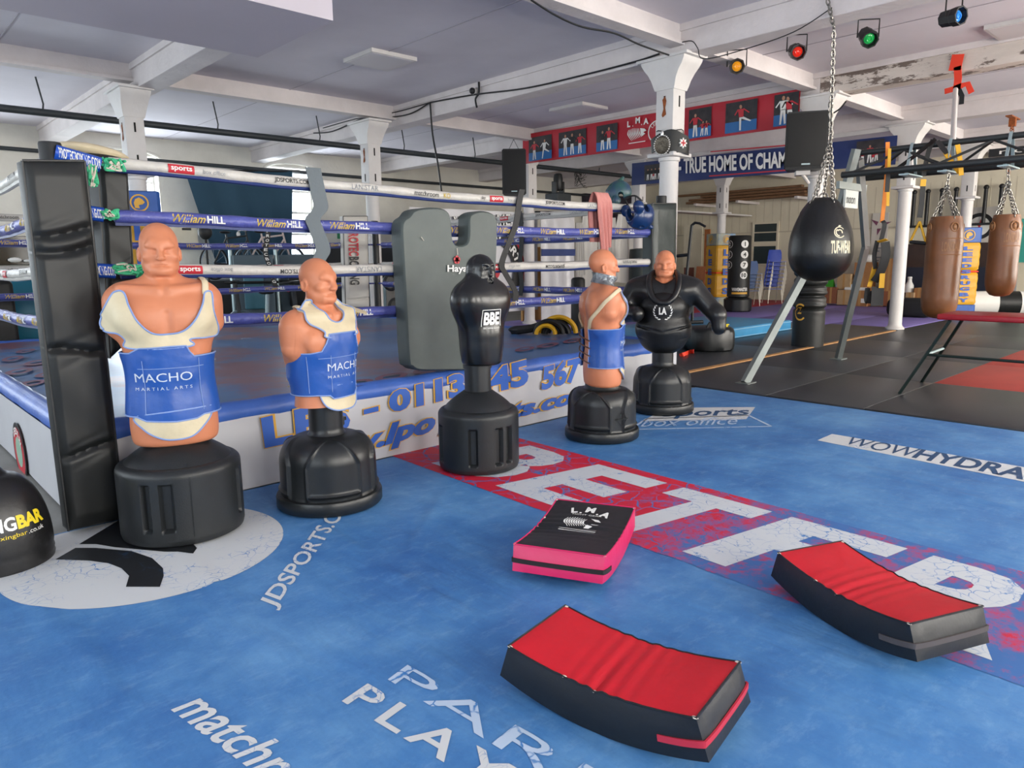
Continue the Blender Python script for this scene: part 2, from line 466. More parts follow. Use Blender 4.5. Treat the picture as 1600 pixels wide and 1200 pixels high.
# ================================================================== floor coverings
def canvas_material():
    m = bpy.data.materials.new('worn blue canvas'); m.use_nodes = True
    nt = m.node_tree; N = nt.nodes; L = nt.links; b = N['Principled BSDF']
    tc = N.new('ShaderNodeTexCoord')
    n1 = N.new('ShaderNodeTexNoise'); n1.inputs['Scale'].default_value = 1.3; n1.inputs['Detail'].default_value = 10; n1.inputs['Roughness'].default_value = .68
    L.new(tc.outputs['Object'], n1.inputs[0])
    r = N.new('ShaderNodeValToRGB'); L.new(n1.outputs[0], r.inputs[0])
    e = r.color_ramp.elements; e[0].position = .3; e[0].color = lin('#2d5f9e'); e[1].position = .72; e[1].color = lin('#6597c6')
    x = r.color_ramp.elements.new(.5); x.color = lin('#4479b2')
    # pale scuffs
    n2 = N.new('ShaderNodeTexNoise'); n2.inputs['Scale'].default_value = 7; n2.inputs['Detail'].default_value = 12; n2.inputs['Roughness'].default_value = .75
    mp = N.new('ShaderNodeMapping'); mp.inputs['Scale'].default_value = (1, 2.2, 1); mp.inputs['Rotation'].default_value = (0, 0, .5)
    L.new(tc.outputs['Object'], mp.inputs[0]); L.new(mp.outputs[0], n2.inputs[0])
    r2 = N.new('ShaderNodeValToRGB'); L.new(n2.outputs[0], r2.inputs[0])
    r2.color_ramp.elements[0].position = .52; r2.color_ramp.elements[1].position = .85
    r2.color_ramp.elements[1].color = (.5, .5, .5, 1)
    mx = N.new('ShaderNodeMix'); mx.data_type = 'RGBA'
    L.new(r2.outputs[0], mx.inputs['Factor']); L.new(r.outputs[0], mx.inputs['A']); mx.inputs['B'].default_value = lin('#8fb4d6')
    L.new(mx.outputs['Result'], b.inputs['Base Color'])
    b.inputs['Roughness'].default_value = .5
    b.inputs['Specular IOR Level'].default_value = .35
    # soft wrinkles
    n3 = N.new('ShaderNodeTexNoise'); n3.inputs['Scale'].default_value = 2.2; n3.inputs['Detail'].default_value = 4
    mp3 = N.new('ShaderNodeMapping'); mp3.inputs['Scale'].default_value = (2.4, .7, 1); mp3.inputs['Rotation'].default_value = (0, 0, .35)
    L.new(tc.outputs['Object'], mp3.inputs[0]); L.new(mp3.outputs[0], n3.inputs[0])
    bp = N.new('ShaderNodeBump'); bp.inputs['Strength'].default_value = .35; bp.inputs['Distance'].default_value = .05
    L.new(n3.outputs[0], bp.inputs['Height'])
    n4 = N.new('ShaderNodeTexNoise'); n4.inputs['Scale'].default_value = 60; n4.inputs['Detail'].default_value = 3
    L.new(tc.outputs['Object'], n4.inputs[0])
    bp2 = N.new('ShaderNodeBump'); bp2.inputs['Strength'].default_value = .12; bp2.inputs['Distance'].default_value = .01
    L.new(n4.outputs[0], bp2.inputs['Height']); L.new(bp.outputs[0], bp2.inputs['Normal']); L.new(bp2.outputs[0], b.inputs['Normal'])
    return m
m_canvas = canvas_material()
def print_material(name, col, crack='#3a78b8', cut=.6, scale=9, soft=.05, rough=.55, big=None):
    """printed ink worn through in thin cracks (and, with big, in broad patches) to the cloth below"""
    m = bpy.data.materials.new(name); m.use_nodes = True
    nt = m.node_tree; N = nt.nodes; L = nt.links; b = N['Principled BSDF']; b.inputs['Roughness'].default_value = rough
    b.inputs['Specular IOR Level'].default_value = .35
    tc = N.new('ShaderNodeTexCoord')
    n0 = N.new('ShaderNodeTexNoise'); n0.inputs['Scale'].default_value = 3; n0.inputs['Detail'].default_value = 5
    L.new(tc.outputs['Object'], n0.inputs[0])
    ad = N.new('ShaderNodeMix'); ad.data_type = 'RGBA'; ad.inputs['Factor'].default_value = .22
    L.new(tc.outputs['Object'], ad.inputs['A']); L.new(n0.outputs['Color'], ad.inputs['B'])
    v = N.new('ShaderNodeTexVoronoi'); v.feature = 'DISTANCE_TO_EDGE'; v.inputs['Scale'].default_value = scale
    L.new(ad.outputs['Result'], v.inputs['Vector'])
    r = N.new('ShaderNodeValToRGB'); L.new(v.outputs['Distance'], r.inputs[0])
    r.color_ramp.elements[0].position = .01; r.color_ramp.elements[1].position = .04
    r.color_ramp.elements[0].color = (1, 1, 1, 1); r.color_ramp.elements[1].color = (0, 0, 0, 1)
    n = N.new('ShaderNodeTexNoise'); n.inputs['Scale'].default_value = 2.3; n.inputs['Detail'].default_value = 9; n.inputs['Roughness'].default_value = .7
    L.new(tc.outputs['Object'], n.inputs[0])
    r3 = N.new('ShaderNodeValToRGB'); L.new(n.outputs[0], r3.inputs[0]); r3.color_ramp.elements[0].position = cut - .12; r3.color_ramp.elements[1].position = cut
    mu = N.new('ShaderNodeMath'); mu.operation = 'MULTIPLY'; L.new(r.outputs[0], mu.inputs[0]); L.new(r3.outputs[0], mu.inputs[1])
    fac = mu.outputs[0]
    if big:
        n5 = N.new('ShaderNodeTexNoise'); n5.inputs['Scale'].default_value = 5; n5.inputs['Detail'].default_value = 12; n5.inputs['Roughness'].default_value = .8
        L.new(tc.outputs['Object'], n5.inputs[0])
        src = n5.outputs[0]
        if len(big) > 2:      # wear grows along the band
            sp = N.new('ShaderNodeSeparateXYZ'); L.new(tc.outputs['Object'], sp.inputs[0])
            mr = N.new('ShaderNodeMapRange'); mr.inputs['From Min'].default_value = big[2]; mr.inputs['From Max'].default_value = big[3]; mr.inputs['To Min'].default_value = -.22; mr.inputs['To Max'].default_value = .16
            L.new(sp.outputs['Y'], mr.inputs['Value'])
            aa = N.new('ShaderNodeMath'); aa.operation = 'ADD'; L.new(src, aa.inputs[0]); L.new(mr.outputs[0], aa.inputs[1]); src = aa.outputs[0]
        r5 = N.new('ShaderNodeValToRGB'); L.new(src, r5.inputs[0]); r5.color_ramp.elements[0].position = big[0]; r5.color_ramp.elements[1].position = big[1]
        ma = N.new('ShaderNodeMath'); ma.operation = 'MAXIMUM'; L.new(fac, ma.inputs[0]); L.new(r5.outputs[0], ma.inputs[1]); fac = ma.outputs[0]
    mx = N.new('ShaderNodeMix'); mx.data_type = 'RGBA'; L.new(fac, mx.inputs['Factor'])
    mx.inputs['A'].default_value = lin(col); mx.inputs['B'].default_value = lin(crack)
    L.new(mx.outputs['Result'], b.inputs['Base Color'])
    return m
m_pw = print_material('worn white print', '#c9ccce', scale=24)
m_pw2 = print_material('badly worn white print', '#c2c8ce', cut=.58, scale=21, big=(.58, .64))
m_pthin = print_material('faded white print', '#b4c6dc', cut=.5, scale=10, big=(.6, .75))
m_pk = print_material('worn black print', '#15181c', crack='#24405f', cut=.66)
m_pr = print_material('worn red print', '#c21f3a', crack='#3a68a6', cut=.5, scale=8, big=(.52, .68, 3.7, 1.6))
m_pnavy = print_material('worn navy print', '#27486e', crack='#b9c2cc', cut=.7)

cv = thing('floor_canvas', 'big worn blue printed canvas covering the floor in front of the ring', 'canvas', (0, 0, 0))
# the cloth with shallow folds
def fold(p, line, w, h):
    a, b = Vector(line[0]), Vector(line[1]); d = b - a; t = max(0, min(1, (p - a).dot(d) / d.dot(d)))
    q = (p - (a + d * t)).length
    return h * math.exp(-(q / w) ** 2) * math.sin(PI * (.08 + .84 * t))
FOLDS = []
for pa, pb in (((480, 815), (800, 1010)), ((250, 840), (400, 960)), ((360, 960), (480, 1060)), ((40, 900), (110, 1010)), ((110, 985), (190, 1110)),
               ((700, 760), (620, 900)), ((1160, 1075), (1500, 1200)), ((1010, 840), (1240, 1010)), ((880, 930), (1020, 1010)), ((1020, 690), (1150, 720)), ((1300, 720), (1600, 800)), ((600, 960), (770, 1100))):
    FOLDS.append((atz(*pa).to_2d(), atz(*pb).to_2d()))
nx, ny = 220, 240
gx = np.linspace(-2.2, 6.98, nx); gy = np.linspace(-1.6, 4.42, ny)
GX, GY = np.meshgrid(gx, gy, indexing='ij'); Z = np.full_like(GX, .004)
for a, b in FOLDS:
    d = np.array(b - a); L2 = d @ d
    t = np.clip(((GX - a[0]) * d[0] + (GY - a[1]) * d[1]) / L2, 0, 1)
    q = np.hypot(GX - a[0] - d[0] * t, GY - a[1] - d[1] * t)
    Z += .011 * np.exp(-(q / .022) ** 2) * np.sin(PI * (.06 + .88 * t))
ZC = Z
def canvas_z(x, y):
    i = (x + 2.2) / 9.18 * (nx - 1); j = (y + 1.6) / 6.02 * (ny - 1)
    i = min(max(i, 0), nx - 1.001); j = min(max(j, 0), ny - 1.001); a, b = int(i), int(j); u, w = i - a, j - b
    return max(ZC[a, b], ZC[a + 1, b], ZC[a, b + 1], ZC[a + 1, b + 1])
mb = MB()
mb.add([(GX[i, j], GY[i, j], Z[i, j]) for i in range(nx) for j in range(ny)], [(i * ny + j, (i + 1) * ny + j, (i + 1) * ny + j + 1, i * ny + j + 1) for i in range(nx - 1) for j in range(ny - 1)])
mb.build('cloth', m_canvas, cv)
def floor_print(name, mb, m, lift=.0016):
    """dice a flat print and lay it on the cloth"""
    b = bmesh.new(); vs = [b.verts.new(p) for p in mb.v]
    for q in mb.f:
        try: b.faces.new([vs[i] for i in q])
        except Exception: pass
    for i in range(1, nx - 1, 1):
        if min(p[0] for p in mb.v) < gx[i] < max(p[0] for p in mb.v): bmesh.ops.bisect_plane(b, geom=b.verts[:] + b.edges[:] + b.faces[:], plane_co=(gx[i], 0, 0), plane_no=(1, 0, 0))
    for j in range(1, ny - 1, 1):
        if min(p[1] for p in mb.v) < gy[j] < max(p[1] for p in mb.v): bmesh.ops.bisect_plane(b, geom=b.verts[:] + b.edges[:] + b.faces[:], plane_co=(0, gy[j], 0), plane_no=(0, 1, 0))
    out = MB()
    for p in b.verts:
        i = (p.co.x + 2.2) / 9.18 * (nx - 1); j = (p.co.y + 1.6) / 6.02 * (ny - 1)
        i = min(max(i, 0), nx - 1.001); j = min(max(j, 0), ny - 1.001); a, c = int(i), int(j); u, w = i - a, j - c
        z = ZC[a, c] * (1 - u) * (1 - w) + ZC[a + 1, c] * u * (1 - w) + ZC[a + 1, c + 1] * u * w + ZC[a, c + 1] * (1 - u) * w
        p.co.z = z + lift
    bmesh.ops.recalc_face_normals(b, faces=b.faces[:])
    for q in b.faces:
        if q.normal.z < 0: q.normal_flip()
    out.bm(b)
    return out.build(name, m, cv)
FQ = lambda *px: [atz(*p) for p in px]
# white disc with the black sports-shop monogram
ce = atz(150, 878); rim = [atz(427, 838), atz(200, 949), atz(340, 915), atz(20, 935), atz(395, 795)]
A_ = np.array([[2 * p.x, 2 * p.y, 1] for p in rim]); B_ = np.array([p.x ** 2 + p.y ** 2 for p in rim])
cx_, cy_, c_ = np.linalg.lstsq(A_, B_, rcond=None)[0]; rr_ = math.sqrt(c_ + cx_ ** 2 + cy_ ** 2)
mb = MB(); poly2d(mb, [(cx_ + rr_ * math.cos(2 * PI * i / 96), min(4.40, cy_ + rr_ * math.sin(2 * PI * i / 96)), 0) for i in range(96)])
floor_print('printed_disc', mb, m_pw)
mb = MB()
poly2d(mb, [atz(*p) for p in [(124, 852), (190, 812), (330, 790), (300, 850), (308, 858), (302, 867), (280, 866), (180, 857), (150, 852)]])
poly2d(mb, [atz(*p) for p in [(87, 876), (118, 858), (150, 858), (206, 863), (238, 874), (255, 890), (256, 902), (250, 919), (197, 919), (202, 902), (190, 890), (170, 882), (140, 878)]])
floor_print('printed_monogram', mb, m_pk, .003)
def ftext(name, s, px, m, lift=.0022, **kw):
    floor_print(name, letter_quad(MB(), s, FQ(*px), **kw), m, lift)
ftext('lettering', 'JDSPORTS.COM', [(436, 957), (563, 782), (533, 775), (403, 944)], m_pw, bold=.018)
ftext('lettering', 'matchroom', [(266, 1112), (530, 1310), (600, 1283), (334, 1085)], m_pw, bold=.018)
ftext('lettering', 'PARI', [(606, 1064), (890, 1240), (932, 1205), (637, 1041)], m_pthin)
ftext('lettering', 'PLAY', [(534, 1098), (770, 1240), (812, 1205), (575, 1070)], m_pw, bold=.015, space=1.3)
# red band reading BETFRED
p0, p1 = atz(672, 724), atz(1062, 862); u0, u1 = atz(838, 697) - p0, atz(1215, 808) - p1; pit = (p1 - p0) / 3.0; up = (u0 + u1) / 2
q = [p0 - pit * .62 - up * .12, p0 + pit * 7.2 - up * .12, p0 + pit * 7.2 + up * 1.12, p0 - pit * .62 + up * 1.12]
mb = MB(); mb.add(q, [(0, 1, 2, 3)])
floor_print('printed_red_band', mb, m_pr)
for i, ch in enumerate('BETFRED'):
    a_ = p0 + pit * (i + .02); b_ = p0 + pit * (i + .86)
    floor_print('lettering', letter_quad(MB(), ch, [a_, b_, b_ + up, a_ + up], bold=.04), m_pw2, .003)
# white box with navy lettering
mb = MB(); mb.add(FQ((1277, 689), (1700, 774), (1720, 752), (1300, 679)), [(0, 1, 2, 3)])
floor_print('printed_label', mb, m_pw)
ftext('lettering', 'WOW', [(1316, 694), (1424, 716), (1440, 703), (1332, 684)], m_pnavy, .003)
ftext('lettering', 'HYDRATE', [(1424, 716), (1662, 764), (1678, 747), (1440, 703)], m_pnavy, .003, bold=.03)
mb = MB(); mb.add(FQ((1004, 659), (1166, 656), (1180, 637), (1040, 638)), [(0, 1, 2, 3)])
floor_print('printed_label', mb, m_pw)
ftext('lettering', 'sports', [(1030, 656), (1168, 653), (1172, 640), (1044, 642)], m_pnavy, .003, bold=.02)
ftext('lettering', 'box office', [(1000, 668), (1150, 664), (1156, 652), (1012, 656)], m_pthin, .003)
mb = MB()
q = FQ((985, 672), (1205, 667), (1170, 650), (1010, 655))
mb2 = MB()
for a, b in zip(q, q[1:] + q[:1]):
    d = (b - a).normalized(); n_ = Vector((-d.y, d.x, 0)) * .012
    mb.add([a - n_, b - n_, b + n_, a + n_], [(0, 1, 2, 3)])
floor_print('printed_frame', mb, m_pthin)

# black rubber gym mats beyond the canvas, laid tile by tile
m_rub = mat('black rubber tile', '#2e3136', .36, var=.12, vscale=2, bump=.12, bscale=90, spec=.5)
m_redmat = mat('red rubber tile', '#a93a30', .55, var=.12, vscale=2, bump=.12, bscale=90)
g = 'black rubber tiles in rows beside the canvas'
def rtile(x0, y0, x1, y1, m, lab, grp=None, h=.012, nm='rubber_mat'):
    o = MB().box((x0 + .004, y0 + .004, -.011), (x1 - .004, y1 - .004, h), bev=.004).build(nm, m)
    return tag(o, lab, 'mat', grp)
xs = [7.02, 9.0, 11.0, 13.0, 15.0]; ys = [-1.4, .6, 2.6, 3.6, 5.02]
where_x = ['next to the blue canvas', 'in the second row', 'in the third row', 'in the fourth row']
where_y = ['at the right edge of the picture', 'under the red-topped bench', 'in front of the training rig legs', 'along the wooden edging strip']
for i in range(4):
    for j in range(4):
        if i >= 1 and j <= 1: continue
        rtile(xs[i], ys[j], xs[i + 1], ys[j + 1], m_rub, 'black rubber floor mat %s, %s' % (where_x[i], where_y[j]), g)
k = 0
for i, wx in ((1, 'nearest the canvas'), (2, 'behind the nearest one')):
    for j, wy in ((1, 'its edge under the bench'), (0, 'out at the right edge of the picture')):
        if (i, j) == (2, 0): continue
        rtile(xs[i], ys[j], xs[i + 1], ys[j + 1], m_redmat, 'red rubber floor mat %s, %s' % (wx, wy), 'red rubber mats')
rtile(13.0, 1.6, 15.0, 2.6, m_rub, 'black rubber floor mat behind the red mats', g)
# mats past the wooden strip
rtile(7.6, 5.14, 10.9, 6.6, m_rub, 'black rubber floor mat under the lying dummy base by the blue crash mat', g)
rtile(10.9, 5.14, 15.6, 6.6, m_rub, 'black rubber floor mat behind the padded column and wooden strip', g)
mwood = mat('raw timber strip', '#b98a58', .7, var=.2, vscale=6, stretch=(1, 12, 12))
mb = MB(); mb.box((6.95, 5.03, -.011), (14.9, 5.12, .02), bev=.004)
tag(mb.build('edging_strip', mwood), 'bare wooden edging strip between black mats running to the white column', 'strip')
mb = MB(); mb.box((6.95, 5.14, -.011), (7.58, 6.6, .004))
tag(mb.build('floor_board', mat('grey floor board', '#8a8378', .7, var=.12), smooth=False), 'bare grey floor patch beside the wooden strip behind the jacketed dummy', 'floor panel')
m_purple = mat('purple tatami', '#8274b8', .55, var=.08, vscale=3, bump=.1, bscale=80)
m_tred = mat('red tatami', '#b0203c', .55, var=.08, vscale=3)
g = 'purple mats at the back of the hall'
wx = ['at the back between the yellow shield and column', 'beside the white column foot', 'running to the cardboard boxes', 'by the far wall']
i = 0
for a, b in ((7.6, 11.6), (11.6, 15.6), (15.6, 19.6), (19.6, 23.2)):
    for c, d, w in ((6.64, 8.6, 'front row'), (8.6, 10.6, 'middle row'), (10.6, 12.6, 'rear row')):
        if a >= 15.6 and c > 10.5: continue
        if a < 12 and c < 8: continue
        rtile(a, c, b, d, m_purple, 'purple floor mat, %s, %s' % (w, wx[i]), g)
    i += 1
for a, b, w in ((15.6, 19.6, 'beside the column'), (19.6, 23.2, 'by the chairs')):
    rtile(a, 10.6, b, 12.9, m_tred, 'red floor mat behind the purple mats %s' % w, 'red mats at the back')
    rtile(a, 5.14, b, 6.64, m_purple, 'purple floor mat in the row nearest the tan bags, %s' % w, g)
tag(MB().box((15.02, -3.9, -.011), (23.3, 5.1, .008)).build('floor_mat', m_rub, smooth=False), 'wide black floor mat under the tan punch bags and far wall', 'mat')
# blue crash mat
cm = thing('crash_mat', 'thick light blue crash mat on the floor behind the jacketed dummy', 'mat', (0, 0, 0))
MB().box((9.2, 6.65, .001), (13.9, 8.55, .2), bev=.03).build('body', mat('sky blue vinyl', '#3f8fc0', .4, var=.08, vscale=4, bump=.15, bscale=8), cm)
mb = MB()
for z in (.03, .17): mb.tube([(9.2, 6.645, z), (13.9, 6.645, z)], .006, 6)
mb.build('piping', mat('pale blue piping', '#9cc4dc', .5), cm)
# ================================================================== the boxing ring
RX0, RX1, RY0, RY1, RZ = .86, 6.62, 4.445, 10.3, .56
PX0, PX1, PY0, PY1 = .95, 6.5, 4.6, 10.12
m_ringblue = mat('blue vinyl edging', '#3f66b8', .4, var=.1, vscale=4, bump=.2, bscale=16, wear='#9db4d8', wscale=14, wcut=.66, wsoft=.02)
m_apron = mat('white apron banner', '#bfbfc3', .45, var=.03, vscale=2, bump=.1, bscale=3)
m_rcanvas = mat('ring canvas', '#3f6a9c', .38, var=.12, vscale=1.2, bump=.12, bscale=5, wear='#7e5560', wscale=.55, wcut=.5, wsoft=.1)
m_ink_b = mat('blue ink', '#2f5fb8', .5); m_ink_dk = mat('dark blue ink', '#1d3470', .5); m_ink_y = mat('gold ink', '#d9a53a', .5)
m_ink_r = mat('red ink', '#c02a36', .5); m_ink_w = mat('white ink', '#e6e6e2', .5); m_ink_k = mat('black ink', '#16181a', .5); m_ink_g = mat('grey ink', '#8d9094', .5); m_ink_t = mat('teal ink', '#3aa6a8', .5)
m_vinyl = mat('black vinyl', '#1d1f1f', .44, bump=.05, bscale=6, spec=.4, bdist=.03)
ring = thing('boxing_ring', 'raised boxing ring with blue canvas, white lettered apron and black posts', 'boxing ring', (0, 0, 0))
MB().box((RX0 + .05, RY0 + .05, -.011), (RX1 - .05, RY1 - .05, RZ - .05)).build('platform', m_black, ring, smooth=False)
mb = MB(); n = 40
V = []; F = []
for i in range(n + 1):
    for j in range(n + 1):
        x = RX0 + .12 + (RX1 - RX0 - .24) * i / n; y = RY0 + .12 + (RY1 - RY0 - .24) * j / n
        V.append((x, y, RZ - .006 + .006 * math.sin(x * 5.1 + y * 1.3) * math.sin(y * 3.2)))
F = [(i * (n + 1) + j, (i + 1) * (n + 1) + j, (i + 1) * (n + 1) + j + 1, i * (n + 1) + j + 1) for i in range(n) for j in range(n)]
mb.add(V, F); mb.build('deck_canvas', m_rcanvas, ring)
# padded blue edge
edge = [(RX0 + .07, RY0 + .06), (RX1 - .07, RY0 + .06), (RX1 - .07, RY1 - .06), (RX0 + .07, RY1 - .06)]
mb = MB()
for (a, b) in zip(edge, edge[1:] + edge[:1]):
    d = Vector((b[0] - a[0], b[1] - a[1], 0)); k = 40
    pts = [Vector((a[0], a[1], RZ - .055)) + d * (i / k) for i in range(k + 1)]
    mb.tube(pts, [.074 + .006 * math.sin(i * 2.1) * math.sin(i * .7) for i in range(k + 1)], 14)
mb.build('edge_padding', m_ringblue, ring)
# apron cloths
def sheet(p, q, z0, z1, amp, out, m, name, nu=60, nv=10):
    V = []; p = Vector(p); q = Vector(q); out = Vector(out)
    for i in range(nu + 1):
        for j in range(nv + 1):
            u, v = i / nu, j / nv
            w = amp * (math.sin(u * 17 + 1.3 * v) * .5 + math.sin(u * 7.3)) * (1 - v) * .6
            P = p.lerp(q, u); V.append((P.x + out.x * (w + .004), P.y + out.y * (w + .004), z0 + (z1 - z0) * v))
    F = [(i * (nv + 1) + j, (i + 1) * (nv + 1) + j, (i + 1) * (nv + 1) + j + 1, i * (nv + 1) + j + 1) for i in range(nu) for j in range(nv)]
    return MB().add(V, F).build(name, m, ring)
sheet((RX0, RY0, 0), (RX1, RY0, 0), .005, RZ - .085, .006, (0, -1, 0), m_apron, 'front_apron')
sheet((RX0, RY1, 0), (RX0, RY0, 0), .005, RZ - .085, .006, (-1, 0, 0), m_apron, 'side_apron')
# lettering on the front apron: blue letters with a gold rim
def apron_text(s, px, **kw):
    """px: corner pixels, on the apron plane"""
    q = [aty(x, y, RY0) for x, y in px]
    kw2 = dict(kw); kw2['bold'] = kw.get('bold', 0) + .03
    for nm, kk, mm, d, off in (('lettering_rim', kw2, m_ink_y, .016, .012), ('lettering', kw, m_ink_b, .02, 0)):
        v, f, _ = text2d(s, **kk)
        g_ = off
        v = (v - .5) * (1 + g_ * np.array([.9, 5])) + .5
        pts = [p + Vector((0, -d, 0)) for p in quad_map(v, q)]
        MB().add(pts, f).build(nm, mm, ring, smooth=False)
apron_text('LPS', [(412, 700), (545, 672), (545, 618), (405, 652)], bold=.05, space=1.15)
apron_text('- 0113', [(566, 655), (725, 618), (723, 580), (566, 622)], bold=.05)
apron_text('245', [(732, 622), (824, 601), (822, 588 - 28), (730, 585)], bold=.05)
apron_text('567', [(843, 617 - 6), (903, 598 - 3), (905, 571 - 15), (846, 584 - 12)], bold=.05)
apron_text('www.lpo', [(436, 752), (678, 682), (678, 640), (436, 712)], bold=.05, shear=.25)
apron_text('sports.co.uk', [(684, 690), (950, 623), (950, 603 - 10), (684, 656)], bold=.05, shear=.25)
# round emblem on the far left apron
mb = MB(); c = atx(32, 706, RX0 - .012); xd = Vector((0, -1, 0))
for (r0, r1, mi) in ((0, .11, 2), (.11, .18, 1), (.18, .215, 0)): ring2d(mb, c + Vector((-.006 - .001 * mi, 0, 0)), xd, UPZ, r0, r1, mi)
mb.build('round_emblem', [m_ink_k, m_ink_r, mat('pale green ink', '#8fb09a', .5)], ring)
mb = MB(); arc_text(mb, 'LEEDS RL', c + Vector((-.012, 0, 0)), xd, UPZ, .13, .05, PI * .75, PI * .12, bold=.03)
mb.build('lettering', m_ink_w, ring, smooth=False)
# faded prints on the deck
mb = MB()
rn = random.Random(11)
def deck_mark(px, py, w, h):
    """worn red printed loop, letter-sized, unreadable"""
    c = atz(px, py, RZ + .008); u = (atz(px + w, py - w * .14, RZ + .008) - c) / 2; v_ = (atz(px + h * .3, py - h, RZ + .008) - c) / 2
    V = []
    for i in range(21):
        a_ = 2 * PI * i / 20
        for r in (.55, 1): V.append(c + u * (math.cos(a_) * r) + v_ * (math.sin(a_) * (r if r == 1 else .5)))
    mb.add(V, [(2 * i, 2 * i + 1, 2 * i + 3, 2 * i + 2) for i in range(20)])
for px, py, w, h in ((20, 560, 34, 7), (58, 566, 40, 7), (30, 580, 44, 8), (78, 584, 46, 8), (52, 598, 40, 8), (40, 548, 30, 5), (560, 598, 46, 10), (612, 588, 50, 10), (668, 578, 44, 9), (820, 545, 30, 6), (856, 539, 34, 6), (895, 532, 30, 6), (760, 535, 40, 6), (700, 548, 40, 6)):
    deck_mark(px, py, w, h)
mb.build('deck_print', mat('faded red print', '#74405a', .5, var=.2, vscale=9), ring, smooth=False)
# posts
for (x, y) in ((PX0, PY0), (PX1, PY0), (PX1, PY1), (PX0, PY1)):
    p = MB().lathe([(.055, 0), (.055, 2.08 - RZ), (.052, 2.09 - RZ)], 20).build('ring_post', m_black); p.location = (x, y, RZ)
    tag(p, 'black steel ring post at the %s corner of the ring' % {(PX0, PY0): 'near left', (PX1, PY0): 'front right', (PX1, PY1): 'back right', (PX0, PY1): 'back left'}[(x, y)], 'post', 'ring posts')
